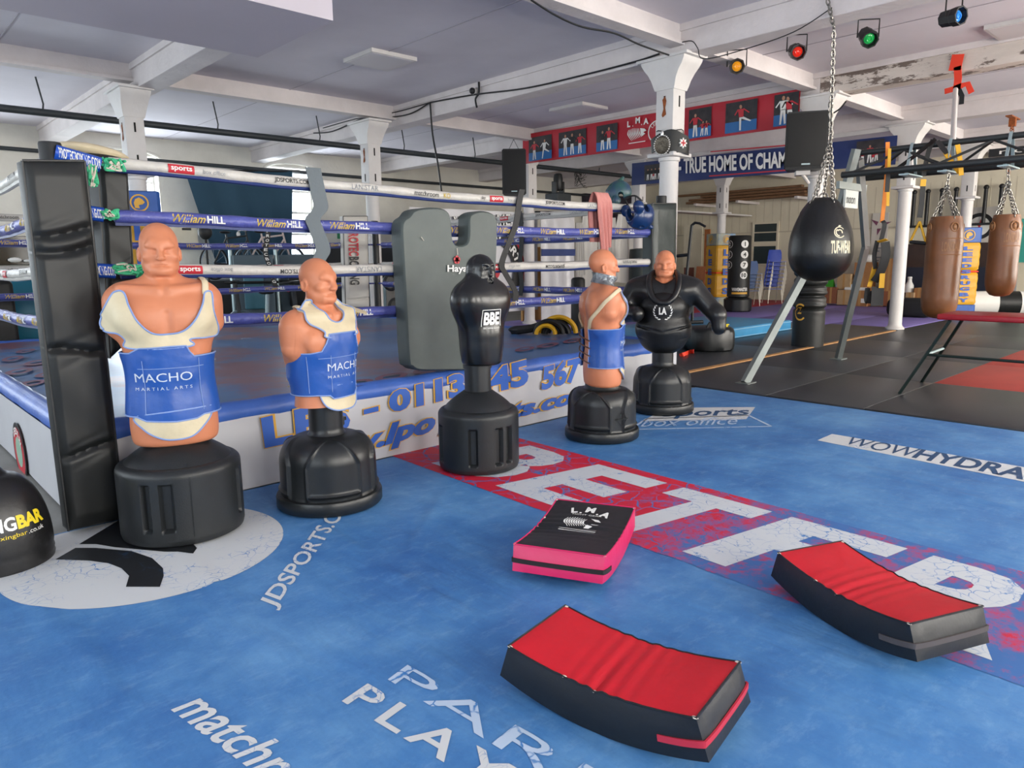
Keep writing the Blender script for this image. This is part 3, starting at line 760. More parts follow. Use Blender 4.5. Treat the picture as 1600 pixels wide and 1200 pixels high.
# ---- ropes
m_rw = mat('white rope cover', '#c4c1ba', .4, var=.06, vscale=5, bump=.5, bscale=16, wear='#8f8c88', wscale=14, wcut=.68, wsoft=.03)
m_rb = mat('violet blue rope cover', '#4d549c', .38, var=.14, vscale=5, bump=.6, bscale=16, wear='#9aa0cc', wscale=16, wcut=.63, wsoft=.03)
m_gold = mat('gold lettering', '#c9ad4c', .5)
m_trim = mat('navy piping', '#23356e', .5)
ROPEZ = [1.10, 1.41, 1.715, 2.005]
LEVEL = ['lowest rope', 'second rope up', 'third rope up', 'top rope']
SIDE = {'f': 'front side of the ring', 's': 'left side of the ring', 'r': 'right side of the ring', 'b': 'back side of the ring'}
def rope(side, lev):
    z = ROPEZ[lev]; white = lev in (1, 3)
    if side == 'f': a, b = Vector((PX0 + .28, PY0, z)), Vector((PX1 - .2, PY0, z - (.06 if lev == 3 else 0)))
    elif side == 's': a, b = Vector((PX0, PY1 - .2, z)), Vector((PX0, PY0 + .2, z))
    elif side == 'r': a, b = Vector((PX1, PY0 + .2, z)), Vector((PX1, PY1 - .2, z))
    else: a, b = Vector((PX1 - .2, PY1, z)), Vector((PX0 + .2, PY1, z))
    d = b - a; L = d.length; t = d.normalized(); N = 60
    out = {'f': Vector((0, -1, 0)), 's': Vector((-1, 0, 0)), 'r': Vector((-1, 0, 0)), 'b': Vector((0, -1, 0))}[side]
    def pos(u): return a + d * u + Vector((0, 0, -.028 * math.sin(PI * u) + .004 * math.sin(u * 23)))
    R = .036 if not white else .034
    base = ('white' if white else 'blue')
    o = thing('ring_rope', '%s padded %s on the %s' % (base, LEVEL[lev], SIDE[side]), 'rope', tuple(a), 0, 'ring ropes')
    sh = -a
    mb = MB(); mb.tube([pos(i / N) + sh for i in range(N + 1)], [R * (1 + .06 * math.sin(i * 1.7)) for i in range(N + 1)], 12)
    if white: # cover hangs in a flat flap
        mb.tube([pos(i / N) + sh + Vector((0, 0, -R * .9)) for i in range(N + 1)], R * .55, 8, 1)
    else:
        mb.strap([pos(i / N) + sh + Vector((0, 0, -R - .006)) for i in range(N + 1)], .02, .004, UPZ, 1)
    mb.build('cover', [m_rw, m_trim if side in 'f' and white else (m_rw if white else m_rb)] if white else [m_rb, m_trim], o)
    if side in 'sb' and side == 's': pass
    xd = t if out.cross(UPZ).dot(t) < 0 else -t
    # lettering wrapped on the half of the cover that faces outward
    def wrap(s, u0, h, mi, mb, w=None, flip=False, **kw):
        v, f, asp = text2d(s, **kw); W_ = w or h * asp; v = np.array(v)
        if flip: v = 1 - v
        res = []
        for x, y in v:
            p = pos(min(1, max(0, u0 + (x * W_) / L * (1 if xd.dot(t) > 0 else -1)))) + sh
            an = (y - .5) * h / (R * 1.03)
            res.append(p + out * (math.cos(an) * (R * 1.1 + .002)) + UPZ * (math.sin(an) * (R * 1.1 + .002)))
        mb.add(res, f, mi); return W_
    mb = MB(); sg = 1 if xd.dot(t) > 0 else -1
    u = .06 if sg > 0 else .94
    if white:
        seq = ['matchroom', 'KO', 'sky', 'sports', 'box office', 'JDSPORTS.COM', 'LANISTAR']
        k = (lev + 'fsrb'.index(side)) % 2 * 3
        while .03 < u < .93 if sg > 0 else u > .07:
            s = seq[k % len(seq)]; k += 1
            h = .034 if s != 'box office' else .024
            if s == 'sports':
                v = [(a_ / 4, b_ / 6) for a_ in range(5) for b_ in range(7)]
                q = [];
                for x, y in v:
                    p = pos(u + sg * x * .15 / L) + sh; an = (y - .5) * .05 / R
                    q.append(p + out * (math.cos(an) * (R * 1.09)) + UPZ * (math.sin(an) * R * 1.09))
                mb.add(q, [(a_ * 7 + b_, a_ * 7 + 7 + b_, a_ * 7 + 8 + b_, a_ * 7 + b_ + 1) for a_ in range(4) for b_ in range(6)], 1)
                wrap(s, u + sg * .015 / L, .032, 2, mb, w=.12, bold=.02); w = .15
            else:
                w = wrap(s, u, h, {'KO': 4, 'LANISTAR': 3, 'box office': 3}.get(s, 0), mb, flip=(side == 'f' and lev == 1), bold=.012 if s in ('JDSPORTS.COM', 'KO') else 0)
            u += sg * (w + (.05 if s in ('matchroom', 'sky', 'sports') else .32)) / L
        mb.build('lettering', [m_ink_k, m_ink_r, m_ink_w, m_ink_g, m_gold], o, smooth=False)
    else:
        while .03 < u < .9 if sg > 0 else u > .1:
            w = wrap('William', u, .046, 0, mb, shear=.35, bold=.012); w2 = wrap('HILL', u + sg * (w + .012) / L, .042, 1, mb, bold=.03)
            u += sg * (w + w2 + .22) / L
        mb.build('lettering', [m_gold, m_ink_w], o, smooth=False)
    # end cord to the post
    mb = MB()
    ends = {'f': ((PX0, PY0), (PX1, PY0)), 's': ((PX0, PY1), (PX0, PY0)), 'r': ((PX1, PY0), (PX1, PY1)), 'b': ((PX1, PY1), (PX0, PY1))}[side]
    for e, p in zip(ends, (a, b)):
        mb.tube([p + sh, Vector((e[0], e[1], p.z)) + sh], .012, 8)
    mb.build('end_cord', m_rb if not white else m_rw, o)
    return o
for side in 'fsrb':
    for lev in range(4): rope(side, lev)
# ---- rope spacer straps
m_strap = mat('grey webbing', '#5b656b', .6, bump=.1); m_kstrap = mat('black webbing', '#15171a', .6)
def spacer(name, label, pts, w, m, side, txt=None, tm=None):
    o = thing(name, label, 'strap', tuple(pts[0]), 0, 'straps tying the ring ropes together'); s0 = -Vector(pts[0])
    P = [Vector(p) for p in spline(pts, 8)]
    MB().strap([p + s0 for p in P], w, .006, side, 0, (0, -1, 0) if side[0] else (-1, 0, 0)).build('webbing', m, o)
    if txt:
        mb = MB(); acc = .0; Ls = [0]
        for q, r in zip(P[:-1], P[1:]): Ls.append(Ls[-1] + (r - q).length)
        k = len(txt); step = (Ls[-1] - .1) / k
        for i, ch in enumerate(txt):
            if ch == ' ': continue
            tgt = .05 + step * (i + .5); j = max(x for x in range(len(Ls)) if Ls[x] <= tgt); j = min(j, len(P) - 2)
            c = P[j].lerp(P[j + 1], (tgt - Ls[j]) / (Ls[j + 1] - Ls[j])) + s0; dn = (P[j + 1] - P[j]).normalized(); sd = Vector(side)
            nn = sd.cross(-dn).normalized(); nn = nn if nn.y < 0 else -nn
            h = step * .62; ww = w * .7
            q = [c - sd * ww / 2 + dn * h / 2 + nn * .005, c + sd * ww / 2 + dn * h / 2 + nn * .005, c + sd * ww / 2 - dn * h / 2 + nn * .005, c - sd * ww / 2 - dn * h / 2 + nn * .005]
            letter_quad(mb, ch, q, bold=.02)
        mb.build('lettering', tm, o, smooth=False)
    return o
fy = PY0 - .05
spacer('rope_spacer', 'wavy grey rope spacer strap on the front ropes above the second flesh dummy', [aty(489, 262, fy), aty(497, 300, fy), aty(501, 325, fy), aty(489, 342, fy), aty(494, 358, fy), aty(505, 390, fy), aty(497, 410, fy), aty(508, 425, fy), aty(505, 470, fy)], .11, m_strap, (1, 0, 0))
spacer('rope_spacer', 'narrow black rope spacer strap on the front ropes right of the grey kick shield', [aty(816, 296, fy), aty(812, 312, fy), aty(806, 350, fy), aty(797, 375, fy), aty(784, 412, fy), aty(790, 428, fy), aty(805, 455, fy), aty(805, 470, fy)], .065, m_kstrap, (1, 0, 0))
by = PY1 - .05
spacer('rope_spacer', 'black strap lettered in white on the back ropes behind the bikes', [aty(420, 352, by), aty(418, 372, by), aty(415, 395, by), aty(421, 415, by), aty(428, 440, by), aty(432, 448, by)], .075, m_kstrap, (1, 0, 0), 'PROTECBOXING', m_ink_w)
rx = PX1 - .05
spacer('rope_spacer', 'black lettered strap on the right side ropes beside the welcome banner', [atx(812, 330, rx), atx(814, 352, rx), atx(815, 380, rx), atx(812, 415, rx), atx(815, 440, rx), atx(813, 462, rx)], .075, m_kstrap, (0, -1, 0), 'PROTECBOXING.COM', m_ink_w)
# ---- corner pads
def corner_pad(label, quad, th, nrm, m, folds, name='corner_pad', bulge=.03):
    """padded cover: quad = lower left, lower right, upper right, upper left (front face)"""
    q = [Vector(p) for p in quad]; nrm = Vector(nrm).normalized(); o = thing(name, label, 'pad', tuple(q[0]), 0); nu, nv = 44, 150; V = []
    def pt(u, v, front):
        P = q[0] * ((1 - u) * (1 - v)) + q[1] * (u * (1 - v)) + q[2] * (u * v) + q[3] * ((1 - u) * v)
        e = min(1, min(u, 1 - u) * 7) ** .5 * min(1, min(v, 1 - v) * 25) ** .5
        dent = sum(-.022 * math.exp(-((v - fv + .012 * math.sin(u * 3 + fv * 9)) / .010) ** 2) - .006 * math.exp(-((v - fv - .03 - .05 * (u - .5)) / .010) ** 2) * (1 - u) - .006 * math.exp(-((v - fv + .03 - .06 * (u - .4)) / .010) ** 2) * u for fv in folds)
        wr = .0025 * math.sin(v * 31 + u * 5)
        return P + nrm * ((bulge * e + (dent + wr) * e) if front else -th) - q[0]
    for fr in (1, 0):
        for i in range(nu + 1):
            for j in range(nv + 1): V.append(pt(i / nu, j / nv, fr))
    k = (nu + 1) * (nv + 1); F = []
    I = lambda i, j, b: b * k + i * (nv + 1) + j
    for i in range(nu):
        for j in range(nv):
            F.append((I(i, j, 0), I(i + 1, j, 0), I(i + 1, j + 1, 0), I(i, j + 1, 0))); F.append((I(i, j, 1), I(i, j + 1, 1), I(i + 1, j + 1, 1), I(i + 1, j, 1)))
    for i in range(nu):
        F.append((I(i, 0, 0), I(i, 0, 1), I(i + 1, 0, 1), I(i + 1, 0, 0))); F.append((I(i, nv, 0), I(i + 1, nv, 0), I(i + 1, nv, 1), I(i, nv, 1)))
    for j in range(nv):
        F.append((I(0, j, 0), I(0, j + 1, 0), I(0, j + 1, 1), I(0, j, 1))); F.append((I(nu, j, 0), I(nu, j, 1), I(nu, j + 1, 1), I(nu, j + 1, 0)))
    MB().add(V, F).build('cover', m, o, ang=50)
    mb = MB()
    for a, b in ((0, 3), (3, 2), (2, 1)): mb.tube([q[a] - q[0], q[b] - q[0]], .007, 6)
    mb.build('piping', m_black, o)
    return o
corner_pad('tall black padded post cover at the near ring corner, standing on the floor', [(.775, 4.34, .03), (1.05, 4.34, .03), (1.045, 4.34, 1.975), (.77, 4.34, 1.955)], .11, (.05, -1, 0), m_vinyl, [.82, .775, .5, .22])
p = [aty(176, 545, 4.75), aty(196, 528, 4.75), aty(196, 262, 4.75), aty(152, 255, 4.75)]
corner_pad('black padded cover hanging inside the near ring corner, tied with green twine', [aty(172, 560, 4.72), aty(214, 520, 4.72), aty(197, 262, 4.72), aty(152, 252, 4.72)], .13, (.3, -1, 0), m_vinyl, [.72, .42, .2])
corner_pad('dark green black padded post cover at the far right front ring corner', [aty(1018, 560, 4.55), aty(1054, 560, 4.55), aty(1056, 318, 4.55), aty(1019, 318, 4.55)], .12, (0, -1, 0), mat('dark green vinyl', '#202b2a', .42, bump=.2, bscale=9), [.55, .3])
o = corner_pad('white padded post cover lettered in red at the back right ring corner', [aty(540, 480, 10.0), aty(577, 480, 10.0), aty(574, 338, 10.0), aty(536, 338, 10.0)], .1, (0, -1, 0), mat('off white vinyl', '#c6c3bb', .5, bump=.15, bscale=8), [.1])
base = Vector(aty(540, 480, 10.0)); mb = MB()
for s, px, mi in (('PROTEC', [(544, 358), (545, 400), (561, 400), (560, 358)], 0), ('BOXING', [(545, 401), (547, 445), (562, 445), (561, 401)], 1)):
    letter_quad(mb, s, [aty(*px[0], 9.94) - base, aty(*px[1], 9.94) - base, aty(*px[2], 9.94) - base, aty(*px[3], 9.94) - base][0:4], mi, bold=.03)
mb.build('lettering', [m_ink_r, m_ink_k], o, smooth=False)
# ---- blue lettered cord covers and green twine at the near corner
m_pb = mat('blue cord cover', '#1e50b8', .4); m_twine = mat('green baler twine', '#3fae7e', .8, var=.2, vscale=60); m_rope0 = mat('pale frayed rope', '#cfc8b8', .9)
def cordcover(label, pa, pb, r, Y):
    a = aty(*pa, Y); b = aty(*pb, Y - .03); o = thing('rope_end_cover', label, 'rope cover', tuple(a), 0, 'blue rope end covers')
    d = b - a; MB().tube([d * (i / 6) for i in range(7)], r, 12).build('cover', m_pb, o)
    v, f, asp = text2d('PROTECBOXING.COM', bold=.03); mb = MB()
    mb.add([d * (.04 + .92 * x) + Vector((0, -1, 0)) * (math.cos((y - .5) * 1.3) * r * 1.05) + UPZ * (math.sin((y - .5) * 1.3) * r * 1.05) for x, y in v], f)
    mb.build('lettering', m_ink_w, o, smooth=False)
cordcover('blue lettered rope cover tying the top front rope to the near post', (86, 238), (157, 258), .042, 4.56)
cordcover('blue lettered rope cover on the third rope up beside the near post', (108, 328), (162, 336), .04, 4.56)
cordcover('blue lettered rope cover on the second rope up beside the near post', (118, 421), (180, 424), .04, 4.56)
def twine(label, c, s, n):
    o = thing('twine_knot', label, 'twine', tuple(c), 0, 'green twine knots')
    rnd = random.Random(n); mb = MB()
    for i in range(9):
        P = [Vector((rnd.uniform(-1, 1) * s[0], rnd.uniform(-.5, .5) * .04, rnd.uniform(-1, 1) * s[1])) for _ in range(5)]
        mb.tube(spline(P, 6), .0075, 6)
    mb.build('knot', m_twine, o)
    mb = MB()
    for i in range(4):
        P = [Vector((rnd.uniform(-1, 1) * s[0] * .8, -.02, rnd.uniform(-1, 1) * s[1])) for _ in range(3)]
        mb.tube(spline(P, 6), .005, 6)
    mb.build('loose_cord', m_rope0, o)
twine('green twine knot tying the top front rope near the post', aty(178, 257, 4.52), (.06, .035), 1)
twine('green twine tassel hanging under the blue cover at the post', aty(144, 275, 4.48), (.025, .06), 2)
twine('green twine knot on the third rope up near the post', aty(172, 335, 4.50), (.045, .025), 3)
twine('green twine knot on the second rope up, left of a larger bunch', aty(196, 420, 4.50), (.07, .028), 4)
twine('green twine bunch on the second rope up behind the flesh dummy shoulder', aty(226, 428, 4.50), (.04, .045), 5)
twine('green and orange twine knot on the lowest rope behind the dummy shoulder', aty(165, 497, 4.50), (.05, .018), 6)
# ================================================================== sculpting with distance fields (for the punch dummies)
import openvdb
class Field:
    def __init__(s, lo, hi, h):
        s.lo = np.array(lo, np.float32); s.h = h
        s.n = [int((b - a) / h) + 1 for a, b in zip(lo, hi)]
        s.ax = [np.float32(lo[i]) + np.arange(s.n[i], dtype=np.float32) * np.float32(h) for i in range(3)]
        s.d = np.full(s.n, 1.0, np.float32)
    def _win(s, lo, hi, pad):
        sl = []
        for i in range(3):
            a = max(0, int((lo[i] - pad - s.lo[i]) / s.h)); b = min(s.n[i], int((hi[i] + pad - s.lo[i]) / s.h) + 2); sl.append(slice(a, max(a + 1, b)))
        return tuple(sl), np.meshgrid(*[s.ax[i][sl[i]] for i in range(3)], indexing='ij', sparse=True)
    def _mix(s, sl, d, k, cut):
        a = s.d[sl]
        if cut:
            d = -d; h = np.maximum(k - np.abs(a - d), 0) / k; s.d[sl] = np.maximum(a, d) + h * h * k * .25
        else:
            h = np.maximum(k - np.abs(a - d), 0) / k; s.d[sl] = np.minimum(a, d) - h * h * k * .25
    def ell(s, c, r, k=.03, cut=False, mirror=False):
        if mirror: s.ell((-c[0], c[1], c[2]), r, k, cut)
        pad = max(.05, k * 1.2)
        sl, (X, Y, Z) = s._win([c[i] - r[i] for i in range(3)], [c[i] + r[i] for i in range(3)], pad)
        x, y, z = X - c[0], Y - c[1], Z - c[2]
        k0 = np.sqrt((x / r[0]) ** 2 + (y / r[1]) ** 2 + (z / r[2]) ** 2); k1 = np.sqrt((x / r[0] ** 2) ** 2 + (y / r[1] ** 2) ** 2 + (z / r[2] ** 2) ** 2) + 1e-6
        s._mix(sl, (k0 * (k0 - 1) / k1).astype(np.float32), k, cut); return s
    def cone(s, a, b, ra, rb, k=.03, cut=False, mirror=False):
        if mirror: s.cone((-a[0],) + tuple(a[1:]), (-b[0],) + tuple(b[1:]), ra, rb, k, cut)
        m = max(ra, rb); pad = max(.05, k * 1.2)
        sl, (X, Y, Z) = s._win([min(a[i], b[i]) - m for i in range(3)], [max(a[i], b[i]) + m for i in range(3)], pad)
        d = [b[i] - a[i] for i in range(3)]; L = sum(q * q for q in d) + 1e-9
        t = np.clip(((X - a[0]) * d[0] + (Y - a[1]) * d[1] + (Z - a[2]) * d[2]) / L, 0, 1)
        q = np.sqrt((X - a[0] - t * d[0]) ** 2 + (Y - a[1] - t * d[1]) ** 2 + (Z - a[2] - t * d[2]) ** 2) - (ra + (rb - ra) * t)
        s._mix(sl, q.astype(np.float32), k, cut); return s
    def below(s, z, k=.015):
        """cut everything under height z, with a rounded rim"""
        Z = s.ax[2][None, None, :]; s._mix((slice(None),) * 3, np.broadcast_to((Z - z).astype(np.float32), s.d.shape), k, True); return s
    def mesh(s):
        g = openvdb.FloatGrid(background=1.0); g.copyFromArray(np.ascontiguousarray(s.d))
        p, q = g.convertToQuads(isovalue=0.0)
        return p * s.h + s.lo, q
def face_features(F, o=(0, 0, 0), smile=False):
    """a stern bald head, chin at .845, crown at 1.10"""
    E_ = lambda c, r, k=.02, cut=False, mirror=True: F.ell((c[0] + o[0], c[1] + o[1], c[2] + o[2]), r, k, cut, mirror)
    C_ = lambda a, b, ra, rb, k=.02, cut=False, mirror=True: F.cone(tuple(a[i] + o[i] for i in range(3)), tuple(b[i] + o[i] for i in range(3)), ra, rb, k, cut, mirror)
    E_((0, .012, 1.0), (.088, .108, .1), .02, mirror=False)
    E_((0, -.024, .945), (.075, .082, .094), .04, mirror=False)
    E_((0, -.024, .886), (.069, .07, .045), .03, mirror=False)          # jaw
    C_((.058, -.002, .905), (.034, -.074, .868), .022, .021, .025)
    E_((0, -.092, .865), (.03, .019, .021), .018, mirror=False)           # chin
    C_((.056, -.08, .988), (.012, -.102, .974), .0095, .0095, .010)       # frowning brow
    C_((.03, -.084, 1.0), (.0, -.09, .99), .02, .018, .02)
    E_((.036, -.11, .9585), (.023, .024, .0125), .010, True)             # eye sockets
    E_((.035, -.08, .957), (.0175, .015, .011), .006)                   # eyes
    C_((.018, -.094, .9545), (.054, -.082, .956), .0032, .0028, .005)   # lower lid
    C_((0, -.1, .976), (0, -.123, .928), .0105, .0145, .012, mirror=False)
    E_((.0135, -.112, .924), (.0105, .012, .009), .008)
    E_((.056, -.066, .932), (.022, .02, .016), .025)                    # cheek bones
    C_((.02, -.111, .915), (.038, -.1, .893), .004, .002, .014, True) # folds beside the nose
    C_((.0, -.0955, .9), (.021, -.09, .896), .007, .004, .008)
    C_((.0, -.094, .8875), (.02, -.089, .8865), .0075, .0045, .008)
    C_((0, -.104, .8938), (.028, -.0945, .889), .0024, .0022, .006, True)
    E_((.091, .018, .945), (.011, .022, .035), .008)                    # ears
    E_((.101, .014, .95), (.008, .012, .021), .006, True)
    C_((.097, .036, .965), (.098, .03, .925), .006, .005, .006)
def bob_field(h=.004):
    F = Field((-.34, -.23, -.012), (.34, .21, 1.125), h)
    F.ell((0, 0, .58), (.195, .142, .25), .02)
    F.cone((-.15, .01, .70), (.15, .01, .70), .1, .1, .08)
    F.ell((0, .0, .32), (.188, .135, .27), .10)
    F.ell((0, .0, .08), (.208, .15, .24), .10)
    F.ell((.1, -.098, .635), (.112, .052, .085), .05, mirror=True)
    F.cone((.19, .01, .715), (.212, .012, .605), .083, .064, .05, mirror=True)
    F.ell((.15, .05, .58), (.06, .09, .15), .06, mirror=True)
    F.ell((.1, .115, .66), (.085, .05, .1), .05, mirror=True)
    F.cone((0, .15, .75), (0, .14, .35), .012, .012, .03, True)
    F.cone((0, -.155, .66), (0, -.158, .55), .008, .008, .03, True)
    F.cone((.03, .03, .805), (.165, .015, .75), .042, .05, .05, mirror=True)
    F.cone((0, .02, .74), (0, .008, .92), .074, .062, .05)
    F.cone((.055, -.02, .89), (.014, -.075, .785), .014, .011, .025, mirror=True)
    F.cone((.03, -.1, .775), (.19, -.055, .79), .012, .012, .035, mirror=True)
    for z in (.5, .43, .36): F.ell((.05, -.122, z), (.045, .02, .034), .03, mirror=True)
    face_features(F)
    F.below(0.0, .03)
    return F
BOBV, BOBQ = bob_field().mesh()
m_flesh = mat('flesh coloured rubber', '#c97f5c', .42, var=.04, vscale=3, bump=.05, bscale=50, spec=.4)
m_base = mat('black moulded plastic', '#1d2022', .42, var=.12, vscale=5, bump=.12, bscale=140, spec=.45, bdist=.006)
m_base2 = mat('satin black moulded plastic', '#1a1d1f', .36, var=.1, vscale=5, bump=.05, bscale=100, spec=.5, bdist=.006)
m_creamv = mat('cream vinyl', '#cdbf9f', .5, var=.08, vscale=6, bump=.2, bscale=12)
m_bluev = mat('glossy blue vinyl', '#20509f', .34, var=.06, vscale=5, bump=.25, bscale=9, spec=.5)
m_pipeb = mat('pale blue piping cord', '#7f97c8', .5)
m_silver = mat('silver lettering', '#c4ccd8', .45)
def np_obj(name, V, Q, m, parent):
    me = bpy.data.meshes.new(name)
    me.vertices.add(len(V)); me.vertices.foreach_set('co', np.ascontiguousarray(V, np.float32).ravel())
    me.loops.add(Q.size); me.loops.foreach_set('vertex_index', np.ascontiguousarray(Q, np.int32).ravel())
    me.polygons.add(len(Q)); me.polygons.foreach_set('loop_start', np.arange(0, Q.size, 4, dtype=np.int32))
    me.polygons.foreach_set('loop_total', np.full(len(Q), 4, np.int32)); me.polygons.foreach_set('use_smooth', np.ones(len(Q), bool))
    me.materials.append(m); me.update(calc_edges=True); me.validate()
    o = bpy.data.objects.new(name, me); COL.objects.link(o); o.parent = parent
    return o
def cut_below(V, Q, z):
    """drop everything under height z and close the opening"""
    b = bmesh.new(); vs = [b.verts.new(p) for p in V]
    for q in Q: b.faces.new([vs[i] for i in q])
    r = bmesh.ops.bisect_plane(b, geom=b.verts[:] + b.edges[:] + b.faces[:], plane_co=(0, 0, z), plane_no=(0, 0, -1), clear_outer=True)
    ed = [e for e in r['geom_cut'] if isinstance(e, bmesh.types.BMEdge)]
    bmesh.ops.contextual_create(b, geom=ed)
    return b
class Wrap:
    """lays flat outlines (across, height) on a body: 'plan' looks from the front, 'cyl' goes round it"""
    def __init__(s, V, Q, mode='plan', cap=False):
        s.bvh = BVHTree.FromPolygons([tuple(p) for p in V], [tuple(int(i) for i in q) for q in Q]); s.mode = mode; s.cap = cap
    def hit(s, u, z, off):
        if s.mode == 'plan':
            p, n, i, d = s.bvh.ray_cast(Vector((u, -1, z)), Vector((0, 1, 0)))
            if p is None:
                p, n, i, d = s.bvh.find_nearest(Vector((u, -.02, z)))
                return Vector((u, p.y - off * .5, z))
            return p + (n * .5 + Vector((0, -.5, 0))) * off
        dv = Vector((math.sin(u), -math.cos(u), 0))
        p, n, i, d = s.bvh.ray_cast(Vector((0, 0, z)) + dv, -dv)
        if p is None: p = Vector((0, 0, z)) + dv * .1
        rm = 1 / math.sqrt((math.sin(u) / .203) ** 2 + (math.cos(u) / .165) ** 2)
        if s.cap and math.hypot(p.x, p.y) > rm: p = Vector((dv.x * rm, dv.y * rm, p.z))
        return p + dv * off
    def patch(s, outline, off, step=.02, us=1.0, relax=0, closed_spline=True):
        """triangulated patch; us: metres per unit of u"""
        ol = spline(outline, 6, True) if closed_spline else [np.array(p, float) for p in outline]
        pts = []; n = len(ol)
        for i in range(n):
            a, b = ol[i], ol[(i + 1) % n]; L = math.hypot((b[0] - a[0]) * us, b[1] - a[1]); k = max(1, int(L / step))
            for j in range(k): pts.append(a + (b - a) * j / k)
        P2 = [Vector((p[0] * us, p[1])) for p in pts]; m = len(P2)
        lo = np.min([tuple(p) for p in P2], 0); hi = np.max([tuple(p) for p in P2], 0)
        def inside(x, y):
            c = False
            for i in range(m):
                a, b = P2[i], P2[i - 1]
                if (a.y > y) != (b.y > y) and x < (b.x - a.x) * (y - a.y) / (b.y - a.y) + a.x: c = not c
            return c
        inner = []
        for x in np.arange(lo[0], hi[0], step):
            for y in np.arange(lo[1], hi[1], step):
                if inside(x, y) and min((p.x - x) ** 2 + (p.y - y) ** 2 for p in P2) > (step * .5) ** 2: inner.append(Vector((x, y)))
        v, e, f, *_ = delaunay_2d_cdt(P2 + inner, [(i, (i + 1) % m) for i in range(m)], [], 1, 1e-5)
        v3 = [s.hit(p.x / us, p.y, off) for p in v]
        if relax:
            nb = [set() for _ in v]
            for q in f:
                for i in range(3): nb[q[i]].add(q[i - 1]); nb[q[i - 1]].add(q[i])
            for _ in range(relax):
                w = []
                for i, p in enumerate(v3):
                    a = sum((v3[j] for j in nb[i]), Vector()) / max(1, len(nb[i]))
                    r0, r1 = math.hypot(p.x, p.y), math.hypot(a.x, a.y)
                    w.append(Vector((p.x * r1 / r0, p.y * r1 / r0, p.z)) if r1 > r0 else p)
                v3 = w
        f = [q if (v[q[1]] - v[q[0]]).cross(v[q[2]] - v[q[0]]) > 0 else q[::-1] for q in f]
        rim = v3[:m]
        return v3, f, rim
def shell(name, v, f, t, m, parent):
    """closed cloth of thickness t below the given surface"""
    b = bmesh.new(); vs = [b.verts.new(p) for p in v]
    for q in f:
        try: b.faces.new([vs[i] for i in q])
        except Exception: pass
    b.normal_update()
    bmesh.ops.solidify(b, geom=b.faces[:], thickness=t)
    o = MB().bm(b).build(name, m, parent, ang=60)
    return o
def sym(pts): return pts + [(-x, z) for x, z in reversed(pts) if abs(x) > 1e-6]
# ------------------------------------------------------------------ bases
def arch_base(r=.305, neck=.1, top=.45):
    """water-filled plastic base with a flange and four raised arches"""
    prof = [(r - .01, 0), (r, .012), (r, .065), (r - .006, .078), (r - .028, .082), (r - .030, .095)]
    zs = np.linspace(.1, .28, 26); prof += [(r - .03 - .004 * (z - .1) / .18, z) for z in zs]
    for i in range(1, 61):
        a = PI / 2 * i / 60; prof.append((neck + .03 + (r - .034 - neck - .03) * math.cos(a) ** .8, .28 + (top - .30) * math.sin(a) ** 1.1 * .92))
    prof += [(neck + .012, top - .03), (neck, top - .012), (neck, top + .01)]
    acc = [0]
    for a, b in zip(prof[:-1], prof[1:]): acc.append(acc[-1] + math.hypot(b[0] - a[0], b[1] - a[1]))
    i0 = 6; i1 = 6 + 26; i2 = len(prof) - 6
    def fn(a, i, q, z):
        if i < i0 - 1 or i > i2: return q
        ph = (a + PI / 4) % (PI / 2) - PI / 4; s_ = ph * q; W_ = .155
        w = W_ if i <= i1 else W_ * max(0.0, 1 - ((acc[i] - acc[i1]) / (acc[i2] - acc[i1])) ** 1.2)
        d = abs(abs(s_) - w)
        d2 = abs(z - .112) if abs(s_) < w else 1
        rel = .011 * math.exp(-(min(d, d2) / .011) ** 2)
        if abs(s_) < w and z > .112: rel += .004
        elif abs(s_) > w: rel -= .004
        return q + rel
    return MB().lathe(prof, 400, fn=fn)
def slot_base(r=.312, top=.5, shoulder=.405, neck=.13, slots=(), z0=.09, z1=.33):
    """drum base with a rounded rim, sloping top and upright slots; slots: (angle, half-width)"""
    prof = [(r - .02, 0), (r - .006, .008), (r, .03)]
    prof += [(r, z) for z in np.linspace(.04, shoulder - .05, 40)]
    for i in range(1, 11):
        a = PI / 2 * i / 10; prof.append((r - .045 + .045 * math.cos(a), shoulder - .045 + .045 * math.sin(a)))
    for i in range(1, 9): t = i / 8; prof.append((r - .045 + (neck - r + .045) * t, shoulder + (top - shoulder) * t ** .8))
    def fn(a, i, q, z):
        for s_, w in slots:
            d = abs((a - s_ + PI) % (2 * PI) - PI) * r
            if d < w + .008 and z0 - .01 < z < z1 + .01 and i < 44:
                e = min(1, max(0, (w + .004 - d) / .008)) * min(1, max(0, (z - z0 + .008) / .012)) * min(1, max(0, (z1 + .008 - z) / .012))
                q -= .03 * e * (.75 + .25 * (d < w * .8))
        return q
    return MB().lathe(prof, 320, fn=fn)
